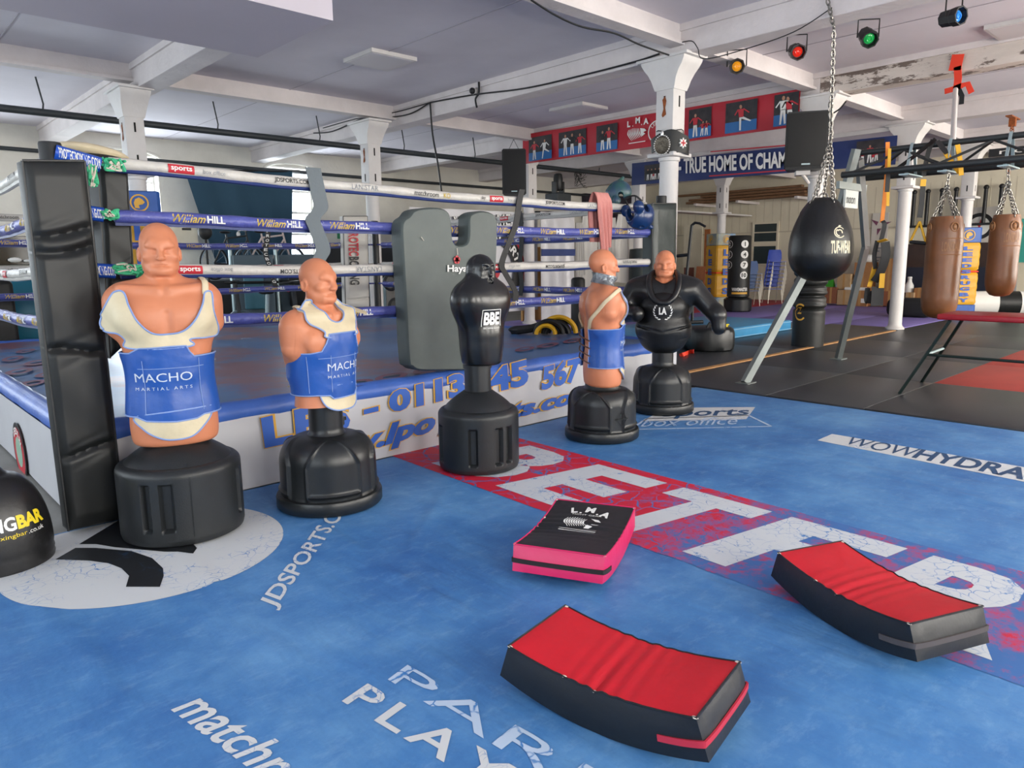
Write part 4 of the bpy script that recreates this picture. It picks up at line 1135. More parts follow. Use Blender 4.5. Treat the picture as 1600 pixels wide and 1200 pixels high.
# ------------------------------------------------------------------ the vests
def macho_text(w, parent, z, x0, x1, h):
    """silver name across the belly band, small capitals below"""
    for s, zz, hh, a, b, sp in (('MACHO', z, h, x0, x1, 1.0), ('MARTIAL ARTS', z - h * .95, h * .36, x0, x1, 1.6)):
        v, f, asp = text2d(s, bold=.0, space=sp); v, f = dice(v, f, [i / 30 for i in range(1, 30)], [.2, .4, .6, .8])
        MB().add([w.hit(a + (b - a) * x, zz + y * hh, .0225) for x, y in v], f).build('lettering', m_silver, parent, smooth=False)
def piping(name, rim, r, m, parent, out=.002):
    MB().tube([p for p in rim], r, 7, closed=True).build(name, m, parent)
def vest_low(root, V, Q, back=2.5, slip=True):
    """loose reversible vest: cream yoke, blue band and cream flap"""
    wp = Wrap(V, Q, 'plan'); wc = Wrap(V, Q, 'cyl', True)
    yoke = [(-.215, .765), (-.175, .77), (-.155, .70), (-.125, .63), (-.07, .575), (0, .565), (.07, .58), (.125, .63), (.165, .70), (.185, .755), (.215, .75), (.212, .66),
            (.235, .585), (.225, .545), (.18, .535), (.12, .54), (.09, .53), (.09, .50), (-.17, .50), (-.185, .545), (-.215, .575), (-.265, .585), (-.29, .62), (-.262, .69)]
    if not slip: yoke = sym([(0, .60), (.07, .61), (.12, .655), (.145, .71), (.16, .765), (.195, .765), (.185, .68), (.165, .59), (.15, .545), (.15, .505), (.0, .50)])
    v, f, rim = wp.patch(yoke, .016); y = shell('yoke', v, f, .01, m_creamv, root); piping('yoke_piping', rim, .0045, m_pipeb, root)
    tongue = [(-.16, .17), (-.14, .10), (-.07, .055), (.0, .045), (.07, .055), (.125, .1), (.16, .145), (.16, .19)]
    v, f, rim = wp.patch(tongue, .018); t = shell('flap', v, f, .01, m_creamv, root); piping('flap_piping', rim, .0045, m_pipeb, root)
    band = [(-back, .47), (-1.1, .475), (-.8, .50), (.0, .505), (.42, .505), (.5, .475), (.62, .45), (1.1, .45), (back, .45), (back, .15), (1.0, .155), (.75, .155), (.55, .14), (.0, .135), (-.75, .145), (-1.0, .165), (-back, .165)]
    v, f, rim = wc.patch(band, .02, us=.2, relax=10, closed_spline=False); b = shell('belly_band', v, f, .012, m_bluev, root); piping('band_piping', rim, .004, m_pipeb, root)
    w2 = Wrap([tuple(p) for p in v], f, 'cyl'); w2h = w2.hit; w2.hit = lambda u, z, off: w2h(u, z, .002)
    macho_text(w2, root, .335, -1.02, .52, .043)
    mb = MB()
    for u in (-.75, .75): mb.tube([w2.hit(u, z, .02) for z in np.linspace(.18, .44, 12)], .0018, 5)
    mb.tube([w2.hit(u, .40, .02) for u in np.linspace(-.9, .9, 24)], .0018, 5)
    mb.build('seam', m_pipeb, root)
    return wp, wc
def vest_high(root, V, Q):
    wp = Wrap(V, Q, 'plan'); wc = Wrap(V, Q, 'cyl', True)
    yoke = [(0, .735), (.045, .75), (.075, .80), (.085, .86), (.12, .865), (.165, .83), (.195, .80), (.19, .745), (.155, .715), (.125, .69), (.115, .66)]
    v, f, rim = wp.patch(sym(yoke), .016); y = shell('yoke', v, f, .01, m_creamv, root); piping('yoke_piping', rim, .0045, m_pipeb, root)
    tongue = [(0, .235), (.07, .24), (.12, .27), (.14, .33), (.14, .38)]
    v, f, rim = wp.patch(sym(tongue), .02); t = shell('flap', v, f, .01, m_creamv, root); piping('flap_piping', rim, .0045, m_pipeb, root)
    half = [(.56, .68), (.66, .63), (.8, .585), (1.1, .575), (2.5, .575), (2.5, .335), (1.0, .335), (.62, .33), (.5, .31)]
    band = half + [(-x, z) for x, z in reversed(half)]
    v, f, rim = wc.patch(band, .024, us=.2, relax=12, closed_spline=False); b = shell('belly_band', v, f, .012, m_bluev, root); piping('band_piping', rim, .004, m_pipeb, root)
    w2 = Wrap([tuple(p) for p in v], f, 'cyl'); w2h = w2.hit; w2.hit = lambda u, z, off: w2h(u, z, .002)
    macho_text(w2, root, .47, -.66, .82, .043)
    mb = MB()
    for u in (-1.2, -.55, .55, 1.2): mb.tube([w2.hit(u, z, .02) for z in np.linspace(.35, .56, 12)], .0018, 5)
    mb.tube([w2.hit(u, .545, .02) for u in np.linspace(-.9, .9, 24)], .0018, 5)
    mb.build('seam', m_pipeb, root)
    return wp, wc
BODY_BVH = BVHTree.FromPolygons([tuple(p) for p in BOBV], [tuple(int(i) for i in q) for q in BOBQ])
def strap_on(w_pts, wd, m, parent, name='shoulder_strap'):
    """thin band lying over the body through world-local points"""
    P = []
    for p in spline(w_pts, 8):
        q, n, _, _ = BODY_BVH.find_nearest(Vector(p)); P.append(q + n * .010)
    MB().tube(P, wd, 8, flat=.4, up=BODY_BVH.find_nearest(P[0])[1].cross(P[1] - P[0])).build(name, m, parent)
def base_thing_parts(root, kind, **kw): ...

# ---- dummy 1, nearest
def dummy(name, label, x, y, rz): return thing(name, label, 'punch dummy', (x, y, .011), rz)
g1 = dummy('punch_dummy', 'bald flesh-coloured torso dummy nearest the tall black corner pad, vest slipped low', 1.263, 4.0, -.27)
sl = []
for c in (-.15, 1.35, 2.9, 4.4): sl += [(c - .12 - PI / 2, .019), (c + .12 - PI / 2, .019)]
sl = [(-PI / 2 - .62, .02), (-PI / 2 - .28, .03), (-PI / 2 + 1.1, .02), (-PI / 2 + 1.38, .02), (PI / 2 - .3, .02), (PI / 2 + .1, .02)]
b1 = slot_base(slots=sl).build('base', m_base, g1)
MB().tube([(.03, -.30 * math.cos(.0) - .012, .05)] + [(.03, -.3135, z) for z in np.linspace(.06, .36, 10)] + [(.028, -.27, .412), (.02, -.15, .47)], .0022, 5).build('mould_seam', m_base, b1)
S1 = 1.048; V1 = BOBV * np.array([S1 * .99, S1, S1]) + np.array([0, .0, .49])
body1 = np_obj('body', V1, BOBQ, m_flesh, g1)
vest1 = bpy.data.objects.new('vest', None); COL.objects.link(vest1); vest1.parent = g1; vest1.location = (0, 0, .49); vest1.scale = (S1 * .99, S1, S1)
vest_low(vest1, BOBV, BOBQ)
strap_on([(.19, -.1, .75), (.19, -.06, .81), (.185, .0, .82), (.17, .07, .79), (.13, .13, .66), (.06, .16, .5)], .016, m_creamv, vest1)
# ---- dummy 2
g2 = dummy('punch_dummy', 'bald flesh-coloured half-torso dummy on neck post, blue vest worn up to its collar', 2.06, 3.828, .30)
b2 = arch_base(.312, .1, .455).build('base', m_base2, g2); b2.rotation_euler.z = math.radians(-23) - .30
MB().tube([(.11, .12, .44), (.11, .12, .47)], .012, 10).tube([(.11, .12, .47), (.11, .12, .49)], .024, 12).build('filler_cap', m_base2, b2)
MB().lathe([(.1, .43), (.1, .66)], 32).build('neck_post', m_base2, g2)
bmh = cut_below(BOBV, BOBQ, .26)
for q in bmh.verts: q.co = Vector((q.co.x, q.co.y, (q.co.z - .26) * 1.008 + .61))
body2 = MB().bm(bmh).build('body', m_flesh, g2, ang=60)
vest2 = bpy.data.objects.new('vest', None); COL.objects.link(vest2); vest2.parent = g2; vest2.location = (0, 0, .61 - .26 * 1.008); vest2.scale = (1, 1, 1.008)
vest_high(vest2, BOBV, BOBQ)
for s in (1, -1): strap_on([(s * .17, -.02, .845), (s * .15, .05, .86), (s * .09, .12, .82), (s * .03, .16, .7), (0, .165, .58)], .02, m_creamv, vest2, 'back_strap')
mb = MB()
for i in range(5): z = .36 + i * .045; mb.tube([(-.12, .17, z), (.12, .175, z + .04)], .005, 6); mb.tube([(.12, .17, z), (-.12, .175, z + .04)], .005, 6)
mb.build('lacing', m_creamv, vest2)
# ---- dummy 4
g4 = dummy('punch_dummy', 'bald flesh-coloured dummy in side view with silver tape round its neck', 4.474, 3.703, .98)
b4 = arch_base(.302, .14, .43).build('base', m_base2, g4)
b4.rotation_euler.z = math.radians(20) - .98
S4 = .985; V4 = BOBV * S4 + np.array([0, 0, .425])
np_obj('body', V4, BOBQ, m_flesh, g4)
vest4 = bpy.data.objects.new('vest', None); COL.objects.link(vest4); vest4.parent = g4; vest4.location = (0, 0, .425); vest4.scale = (S4,) * 3
vest_low(vest4, BOBV, BOBQ, slip=False)
for s in (1, -1): strap_on([(s * .17, -.115, .74), (s * .2, -.085, .785), (s * .25, -.03, .765), (s * .262, .05, .70), (s * .225, .11, .62), (s * .16, .155, .54), (s * .1, .165, .47)], .015, m_creamv, vest4)
mb = MB()
for i in range(4): z = .2 + i * .06; mb.tube(spline([(-.15, .15, z), (0, .19, z + .03), (.15, .15, z + .05)], 6), .006, 6)
mb.build('back_lacing', mat('brown lacing cord', '#5a3a2c', .7), vest4)
m_tape = mat('crumpled silver tape', '#8f959a', .32, metal=.75, var=.3, vscale=30, bump=.8, bscale=30)
wn = Wrap(BOBV, BOBQ, 'cyl'); V = []; F = []; NA = 48
for i in range(NA):
    a = 2 * PI * i / NA - PI
    for k_, z in enumerate((.80, .82, .84, .86, .88)):
        tilt = .02 * math.cos(a)
        p = wn.hit(a, z - tilt + .02, .008 + .003 * math.sin(a * 9 + k_ * 2)); V.append(p * S4 + Vector((0, 0, .425)))
for i in range(NA):
    for j in range(4): F.append((i * 5 + j, ((i + 1) % NA) * 5 + j, ((i + 1) % NA) * 5 + j + 1, i * 5 + j + 1))
MB().add(V, F).build('neck_tape', m_tape, g4)
# moulded diamond on the base
mb = MB()
R4 = .279
def onb(u, z): a = math.radians(-105 - 20) + u; return (math.cos(a) * R4, math.sin(a) * R4, z)
dm = [(0, .25), (.16, .19), (0, .13), (-.16, .19)]
for a, b in zip(dm, dm[1:] + dm[:1]): mb.tube([onb(a[0] + (b[0] - a[0]) * t / 8, a[1] + (b[1] - a[1]) * t / 8) for t in range(9)], .0025, 6)
mb.tube([onb(0, .245), onb(0, .135)], .0025, 6); mb.tube([onb(u / 10 * .22, .19) for u in range(-10, 11)], .004, 6)
mb.build('moulded_diamond', m_base2, b4)
# ---- dummy 3: black bust on a post
F3 = Field((-.27, -.2, -.01), (.27, .2, .76), .005)
F3.cone((-.1, 0, .455), (.1, 0, .455), .125, .125, .05)
F3.ell((0, 0, .40), (.222, .148, .2), .05)
F3.ell((0, 0, .15), (.155, .122, .24), .08)
F3.cone((0, 0, .0), (0, 0, .2), .128, .14, .06)
F3.cone((0, .01, .52), (0, 0, .65), .098, .088, .07)
F3.ell((0, 0, .655), (.089, .097, .094), .03)
F3.cone((-.038, -.088, .683), (.038, -.088, .683), .009, .009, .014)
F3.cone((0, -.094, .68), (0, -.11, .612), .008, .014, .012)
F3.ell((.036, -.1, .66), (.022, .02, .013), .008, True, True)
F3.ell((.035, -.083, .66), (.015, .009, .009), .004, mirror=True)
F3.ell((.045, -.072, .62), (.02, .016, .03), .02, False, True)
F3.ell((0, -.084, .562), (.028, .018, .024), .015)
F3.ell((0, -.102, .568), (.023, .016, .017), .008, True)
F3.ell((0, -.09, .567), (.017, .01, .01), .004)
F3.below(0, .03)
V3, Q3 = F3.mesh()
m_gloss = mat('glossy black rubber', '#121416', .26, bump=.04, bscale=20, spec=.55)
g3 = dummy('punch_dummy', 'black bust dummy with white square logo in front of the grey shield', 3.205, 3.77, .0)
slot_base(.282, .54, .425, .1, [(a - PI / 2, .028) for a in (-.85, -.2, .12, 1.2, 2.1, 2.45, 3.5, 4.4)], .07, .31).build('base', m_base, g3)
MB().lathe([(.092, .52), (.092, .7), (.1, .7), (.1, .725), (.092, .725), (.092, .74)], 32).build('neck_post', m_base2, g3)
body3 = np_obj('body', V3 + np.array([.025, -.02, .722]), Q3, m_gloss, g3)
w3 = Wrap(V3 + np.array([.025, -.02, .722]), Q3, 'plan'); mb = MB()
v, f, asp = text2d('BBE', bold=.04); v, f = dice(v, f, [i / 12 for i in range(1, 12)], [.2, .4, .6, .8])
mb.add([w3.hit(-.062 + .124 * x, 1.005 + .085 * y, .003) for x, y in v], f)
v, f, asp = text2d('BRITANNIA BOXING'); v, f = dice(v, f, [i / 12 for i in range(1, 12)], [.2, .4, .6, .8])
mb.add([w3.hit(-.062 + .124 * x, .978 + .012 * y, .003) for x, y in v], f)
bx = [(-.075, .995), (-.075, 1.105), (.075, 1.105), (.075, .995)]
for a, b in zip(bx[:-1], bx[1:]):
    mb.tube([w3.hit(a[0] + (b[0] - a[0]) * t / 10, a[1] + (b[1] - a[1]) * t / 10, .002) for t in range(11)], .0025, 6)
mb.build('logo', m_ink_w, body3, smooth=False)
# ---- dummy 5: in black jacket and chest guard
g5 = dummy('punch_dummy', 'bald dummy wearing black padded jacket and chest guard, arms hanging', 5.676, 3.962, -1.0)
b5 = arch_base(.302, .1, .46).build('base', m_base2, g5); b5.rotation_euler.z = math.radians(-47) + 1.0
MB().lathe([(.1, .44), (.1, .6)], 32).build('neck_post', m_base2, g5)
bmh = cut_below(BOBV, BOBQ, .6)
for q in bmh.verts:
    kx = 1 if q.co.z > .86 else max(.62, 1 - (.86 - q.co.z) * 3.2)
    q.co = Vector((q.co.x * kx, q.co.y * (1 if q.co.z > .86 else .8), q.co.z * .97 + .438))
MB().bm(bmh).build('body', m_flesh, g5, ang=60)
F5 = Field((-.66, -.36, .72), (.66, .26, 1.34), .007)
F5.cone((-.17, .01, 1.13), (.17, .01, 1.13), .135, .135, .05)
F5.ell((0, 0, .95), (.24, .17, .22), .06)
F5.cone((.08, .03, 1.25), (.24, .02, 1.16), .06, .085, .05, mirror=True)
F5.cone((.27, .01, 1.14), (.44, -.02, .95), .10, .085, .05)
F5.ell((.475, -.05, .93), (.085, .09, .085), .03)
F5.cone((.49, -.07, .9), (.5, -.08, .80), .075, .065, .03)
F5.cone((-.27, .01, 1.14), (-.38, -.03, .93), .10, .085, .05)
F5.cone((-.38, -.05, .92), (-.24, -.22, .93), .08, .075, .04)
F5.cone((0, .0, 1.24), (0, -.03, 1.42), .09, .13, .02, True)
F5.cone((0, -.17, 1.16), (0, -.12, 1.35), .03, .10, .03, True)
V5, Q5 = F5.mesh()
m_jack = mat('black leatherette jacket', '#141516', .3, bump=.2, bscale=7, spec=.5, bdist=.03)
np_obj('jacket', V5, Q5, m_jack, g5)
FG = Field((-.32, -.33, .5), (.32, .3, 1.2), .006)
FG.ell((0, -.03, .98), (.225, .19, .17), .04); FG.ell((0, -.01, .78), (.262, .21, .2), .06); FG.ell((0, .0, .66), (.2, .18, .125), .05)
for z, dz in ((.88, .035), (.79, .03), (.68, .02)):
    for s in (1, -1): FG.cone((0, -.235, z - dz), (s * .13, -.2, z), .008, .008, .015, True); FG.cone((s * .13, -.2, z), (s * .27, -.05, z + .03), .008, .008, .015, True)
FG.ell((0, .16, .9), (.3, .12, .5), .02, True)
VG, QG = FG.mesh()
gd = np_obj('chest_guard', VG, QG, mat('black padded guard', '#121314', .42, bump=.12, bscale=20), g5)
mb = MB()
for s in (1, -1):
    mb.tube(spline([(s * .1, .02, 1.30), (s * .13, -.07, 1.26), (s * .13, -.14, 1.18), (s * .10, -.19, 1.09), (s * .05, -.215, 1.04), (0, -.22, 1.03)], 8), .028, 12)
mb.build('padded_collar', m_jack, g5)
w5 = Wrap(VG, QG, 'plan'); mb = MB()
v, f, asp = text2d('LA', bold=.05); v, f = dice(v, f, [.25, .5, .75], [.25, .5, .75])
mb.add([w5.hit(-.035 + .07 * x, .925 + .065 * y, .003) for x, y in v], f)
for s in (1, -1):
    for i in range(7):
        a = -1.2 + i * .33; c = (s * .075 * math.cos(a), .955 + .075 * math.sin(a)); t = (-math.sin(a) * s, math.cos(a)); nn = (math.cos(a) * s, math.sin(a))
        lf = [(c[0] - t[0] * .012, c[1] - t[1] * .012), (c[0] + nn[0] * .01, c[1] + nn[1] * .01), (c[0] + t[0] * .02 + nn[0] * .012, c[1] + t[1] * .02 + nn[1] * .012), (c[0] - nn[0] * .004, c[1] - nn[1] * .004)]
        mb.add([w5.hit(p[0], p[1], .003) for p in lf], [(0, 1, 2, 3)])
mb.build('laurel_emblem', m_ink_w, gd, smooth=False)
# ---- base of a bottle-shaped punch bag, far left
g6 = thing('freestanding_bag', 'black bottle-shaped bag base lettered in white and yellow at the left edge', 'punch bag base', (.36, 4.42 - .36, .011), 0)
p6 = atz(-20, 858)
g6.location = (.44, 4.19, -.011)
prof = [(.21, 0), (.235, .01), (.24, .03), (.236, .045), (.24, .06), (.236, .075), (.24, .1)]
for i in range(1, 24): a = PI / 2 * i / 24; prof.append((.075 + .165 * math.cos(a), .1 + .36 * math.sin(a)))
prof += [(.07, .47), (.05, .5), (.045, .56), (.06, .58), (.06, .62)]
bb = MB().lathe(prof, 64).build('base', mat('matt black plastic', '#1a1a1b', .35, bump=.06, bscale=60), g6)
bv = [tuple(v.co) for v in bb.data.vertices]; bf = [tuple(p.vertices) for p in bb.data.polygons]
w6 = Wrap(bv, bf, 'cyl'); az = lambda u: u
def bt(s, u0, u1, z, h, m, **kw):
    v, f, asp = text2d(s, **kw); v, f = dice(v, f, [i / 16 for i in range(1, 16)], [.25, .5, .75])
    MB().add([w6.hit(u0 + (u1 - u0) * x, z + h * y + .0 * x, .002) for x, y in v], f).build('lettering', m, bb, smooth=False)
bt('BOXING', -.95, .28, .225, .065, m_ink_w, bold=.03); bt('BAR', .3, .92, .225, .065, mat('yellow ink', '#e2c81e', .5), bold=.05)
bt('www.boxingbar', -.6, .45, .185, .026, MATS['yellow ink']); bt('.co.uk', .48, .85, .19, .022, m_ink_w)
MB().tube(spline([(.0, -.0, .6), (.03, -.05, .66), (.0, -.02, .75), (-.06, .02, .9)], 8), .03, 10).build('bag_neck', m_vinyl, g6)
# ================================================================== curved kick pads on the floor
m_red = mat('red vinyl', '#bd0f22', .42, var=.06, vscale=4, bump=.22, bscale=6, bdist=.03)
m_bk = mat('black vinyl side', '#15171b', .42, bump=.15, bscale=10, bdist=.03)
m_pink = mat('pink vinyl side', '#c41c58', .42, bump=.15, bscale=10, bdist=.03)
m_zip = mat('black zip tape', '#1a1416', .7); m_zipr = mat('red zip tape', '#b0243a', .6); m_zipg = mat('grey zip tape', '#4a4444', .6)
m_scuff = mat('bare scuff', '#c9c0b4', .8)
def kick_pad(name, label, c, rz, L, Wd, T, sag, top, side, zipm, logo=None, flat_end=.0, end_thin=1.0):
    """banana-curved pad lying on its hump: both ends lifted"""
    o = thing(name, label, 'kick pad', c, rz, None); nl, nw = 48, 16
    def P(s, w, t):   # s along -1..1, w across -1..1, t 0 bottom..1 top
        z0 = sag * s * s; th = T * (1 - .12 * s * s)
        ang = math.atan(2 * sag * s / (L / 2)); bul = .010 * (1 - abs(w) ** 3) * (1 - abs(s) ** 8) * (2 * t - 1) - .004 * math.exp(-(s / .05) ** 2) * (t > .5)
        wr = .0035 * math.sin(s * 38 + w * 2) * math.exp(-(s / .35) ** 2) * (t > .5)
        x = s * L / 2 - math.sin(ang) * th * t; z = z0 + math.cos(ang) * th * t + bul + wr
        return Vector((x, w * Wd / 2 * (1 + .02 * (t - .5)), max(z, .001)))
    grid = lambda f, nu, nv, mi, mb, flip=False: mb.add([f(i / nu, j / nv) for i in range(nu + 1) for j in range(nv + 1)], [((i * (nv + 1) + j), ((i + 1) * (nv + 1) + j), ((i + 1) * (nv + 1) + j + 1), (i * (nv + 1) + j + 1))[::-1 if flip else 1] for i in range(nu) for j in range(nv)], mi)
    mb = MB(); grid(lambda a, b: P(2 * a - 1, 2 * b - 1, 1), nl, nw, 0, mb); mb.build('top_panel', top, o)
    mb = MB()
    rnd = lambda t: .004 * (1 - (2 * t - 1) ** 2)
    grid(lambda a, b: P(2 * a - 1, 2 * b - 1, 0), nl, nw, 0, mb, True)
    grid(lambda a, b: P(2 * a - 1, -1, b) + Vector((0, -rnd(b) * 2 * (1 - (2 * a - 1) ** 8), 0)), nl, 8, 0, mb); grid(lambda a, b: P(2 * a - 1, 1, b) + Vector((0, rnd(b) * 2 * (1 - (2 * a - 1) ** 8), 0)), nl, 8, 0, mb, True)
    grid(lambda a, b: P(-1, 2 * a - 1, b) + Vector((-rnd(b) * 2 * (1 - (2 * a - 1) ** 8), 0, 0)), nw, 8, 0, mb, True); grid(lambda a, b: P(1, 2 * a - 1, b) + Vector((rnd(b) * 2 * (1 - (2 * a - 1) ** 8), 0, 0)), nw, 8, 0, mb)
    mb.build('side_panel', side, o)
    mb = MB(); e = Vector((0, 0, .001))
    ring_ = [P(-1 + 2 * i / nl, -1, 1) for i in range(nl + 1)] + [P(1, -1 + 2 * i / 8, 1) for i in range(1, 8)] + [P(1 - 2 * i / nl, 1, 1) for i in range(nl + 1)] + [P(-1, 1 - 2 * i / 8, 1) for i in range(1, 8)]
    mb.tube(ring_, .004, 6, closed=True); mb.build('seam_piping', side, o)
    mb = MB(); k = Vector((0, 0, 0))
    pts = [P(.62 + .38 * i / 8, -1, .42) + Vector((0, -.009 + .006 * (i / 8) ** 4, 0)) for i in range(9)] + [P(1, -1 + 2 * i / 10, .42) + Vector((.010 - .006 * abs(i / 5 - 1) ** 4, 0, 0)) for i in range(11)] + [P(1 - .3 * i / 8, 1, .42) + Vector((0, .003 + .006 * (1 - (1 - i / 8) ** 4), 0)) for i in range(9)]
    mb.strap(pts, .02, .006, UPZ); mb.build('zip', zipm, o)
    mb = MB()
    for s, w in ((1, -1), (1, 1), (-1, -1), (-1, 1), (.0, -1), (-.35, -1)):
        q = P(s * .985, w * .985, 1); mb.ball((q.x, q.y, q.z), (.011, .007, .003), 8)
    sc = mb.build('scuff_marks', m_scuff, o)
    return o, P
def pad_pose(px_near_mid, px_far_mid):
    a, b = atz(*px_near_mid), atz(*px_far_mid); d = b - a
    return (a + b) / 2, math.atan2(d.y, d.x)
A, PA = kick_pad('kick_pad', 'red-topped black curved kick pad with red zip end, closest to the camera', (1.71, 1.325, .006), math.radians(-80), .73, .345, .145, .06, m_red, m_bk, m_zipr)
Cc, PC = kick_pad('kick_pad', 'red-topped all-black-sided curved kick pad lying rightmost on the BETFRED lettering', (2.86, .985, .006), math.radians(-113), .74, .35, .145, .06, m_red, m_bk, m_zipg)
Bb, PB = kick_pad('kick_pad', 'black-topped pink-sided curved kick pad with white tiger-head logo', (2.505, 2.215, .006), math.radians(-154), .72, .42, .135, .05, m_bk, m_pink, m_zip)
# printed logo on the black pad: arched letters over a striped cat head
mb = MB(); up = Vector((1, 0, 0))
def pb(x, y): # x across the pad as read, y up the print
    q = PB(max(-1, min(1, -.22 - y / .27)), x / .21, 1); return q + Vector((0, 0, .003))
for ch, x, y, r in (('L', -.085, .085, .3), ('.', -.045, .09, 0), ('M', -.02, .105, 0), ('.', .04, .09, 0), ('A', .055, .085, -.3)):
    v, f, asp = text2d(ch, bold=.05); h = .05 if ch != '.' else .012; w_ = h * asp
    mb.add([pb(x + (u * w_ * math.cos(r) + t * h * math.sin(-r)), y + (t * h * math.cos(r) + u * w_ * math.sin(r))) for u, t in v], f)
head = [(-.085, .045), (-.05, .065), (.0, .072), (.05, .06), (.075, .04), (.085, .02), (.06, .012), (.08, -.005), (.06, -.03), (.03, -.02), (.02, -.045), (-.01, -.05), (-.03, -.03), (-.06, -.045), (-.07, -.01)]
for i in range(9):
    t = i / 9; a = (-.085 + t * .11, .05 - abs(t - .4) * .02); b = (-.06 + t * .10, -.045 + t * .015)
    mid = ((a[0] + b[0]) / 2 - .018, (a[1] + b[1]) / 2); wd = .0045
    L1 = spline([a, mid, b], 5); V = [pb(p[0] - wd * (1 - abs(2 * j / (len(L1) - 1) - 1) * .7), p[1]) for j, p in enumerate(L1)] + [pb(p[0] + wd * (1 - abs(2 * j / (len(L1) - 1) - 1) * .7), p[1]) for j, p in enumerate(L1)]
    n = len(L1); mb.add(V, [(j, j + 1, n + j + 1, n + j) for j in range(n - 1)])
for pts in ([(.03, .05), (.07, .045), (.088, .02), (.06, .022)], [(.045, .0), (.085, .0), (.075, -.012), (.05, -.01)], [(.03, -.02), (.06, -.03), (.045, -.045), (.02, -.045)]):
    poly2d(mb, [pb(*p) for p in pts])
v, f, asp = text2d('FIGHT GEAR'); mb.add([pb(-.075 + .15 * u, .07 + t * .012 + .004) for u, t in v], f)
for i in range(3): mb.add([pb(-.09 + .0, -.065 - i * .012), pb(.09, -.065 - i * .012), pb(.09, -.068 - i * .012), pb(-.09, -.068 - i * .012)], [(0, 1, 2, 3)])
mb.build('logo', m_ink_w, Bb, smooth=False)
# ================================================================== training rig, hanging bags, bench
m_steel = mat('satin grey steel', '#7f8685', .4, metal=.5, var=.06, vscale=5)
m_rigk = mat('dark rig tube', '#2f3335', .42, metal=.3)
m_galv = mat('galvanised bracket', '#a9bcc0', .4, metal=.6)
m_chain = mat('steel chain', '#8d8a84', .35, metal=.85, var=.2, vscale=30)
m_yel = mat('yellow webbing', '#d8a41c', .6, bump=.1); m_org = mat('orange webbing', '#d97c1a', .6, bump=.1)
m_tan = mat('tan leather', '#744726', .38, var=.2, vscale=3, bump=.15, bscale=12, spec=.5)
m_tand = mat('embossed tan leather', '#94663f', .45)
RG = (8.9, 3.57, 2.62)
rig = thing('training_rig', 'grey steel A-frame training rig with dark truss beams and punch bag brackets', 'training rig', (8.9, 3.9, .012))
r0 = Vector((-8.9, -3.9, -.012))
def rt(*pts): return [Vector(p) + r0 for p in pts]
def legpart(name, pts, w=.062):
    mb = MB(); P = rt(*pts)
    for a, b in zip(P[:-1], P[1:]):
        d = (b - a).normalized(); mb.tube([a - d * .02, b + d * .02], w, 4, up=(1, .2, 0))
    return mb.build(name, m_steel, rig, smooth=False)
apex = Vector(RG)
kl = atx(1313, 325, 8.85); kr = atx(1353, 385, 9.55); fl = Vector((7.57, 4.13, .012)); fr = Vector((10.25, 4.19, .012))
legpart('leg', [apex + Vector((-.06, 0, .02)), kl, fl + Vector((0, 0, .02))], .055); legpart('leg', [apex + Vector((.06, 0, -.08)), kr, fr + Vector((0, 0, .02))], .05)
far = Vector((8.9, -2.4, 2.62))
legpart('leg', [far + Vector((-.06, 0, .02)), (8.42, -2.4, 2.0), (7.57, -2.95, .03)], .055); legpart('leg', [far + Vector((.06, 0, -.08)), (9.5, -2.45, 1.55), (10.25, -2.95, .03)], .05)
for f in (fl, fr, Vector((7.57, -2.95, .012)), Vector((10.25, -2.95, .012))):
    MB().box((-.1, -.08, 0), (.1, .08, .012), mx=Matrix.Translation(f + r0)).build('foot_plate', m_steel, rig, smooth=False)
MB().tube(rt(apex, far), .032, 10).build('top_beam', m_rigk, rig)
MB().tube(rt((8.62, 3.62, 2.36), (8.62, -2.5, 2.36)), .036, 10).build('lower_beam', m_rigk, rig)
MB().tube(rt((9.18, 3.62, 2.36), (9.18, -2.5, 2.36)), .036, 10).build('lower_beam', m_rigk, rig)
for i in range(7):
    y = 3.5 - i * .86; mid = y - .43
    for x in (8.62, 9.18):
        MB().tube(rt((x, y, 2.38), (8.9, mid, 2.6)), .014, 8).tube(rt((8.9, mid, 2.6), (x, y - .86, 2.38)), .014, 8).build('brace', m_rigk, rig)
# end plate with its maker's board
MB().box((-.42, -.02, 2.19), (.36, .02, 2.27), mx=Matrix.Translation((0, 3.60 - 3.9, 0))).build('cross_plate', m_steel, rig, smooth=False)
pl = MB().box((-.2, -.045, 1.98), (.16, -.02, 2.18), mx=Matrix.Translation((-.10, 3.60 - 3.9, 0))).build('name_board', mat('pale board', '#c4c9c4', .5), rig, smooth=False)
mb = MB(); letters_at(mb, 'noon', (-.27, -.35, 2.03), (1, 0, 0), UPZ, .07, w=.24); mb.build('lettering', m_ink_k, pl, smooth=False)
for by_ in (2.98, 2.6, 2.06, 1.5):
    mb = MB()
    for x in (8.74, 9.06):
        mb.strap(rt((8.9 + (x - 8.9) * .2, by_, 2.66), (x, by_, 2.3)), .03, .008, (0, 1, 0))
    mb.box((-.22, by_ - 3.9 - .05, 2.295), (.22, by_ - 3.9 + .05, 2.31)); mb.build('bag_bracket', m_galv, rig, smooth=False)
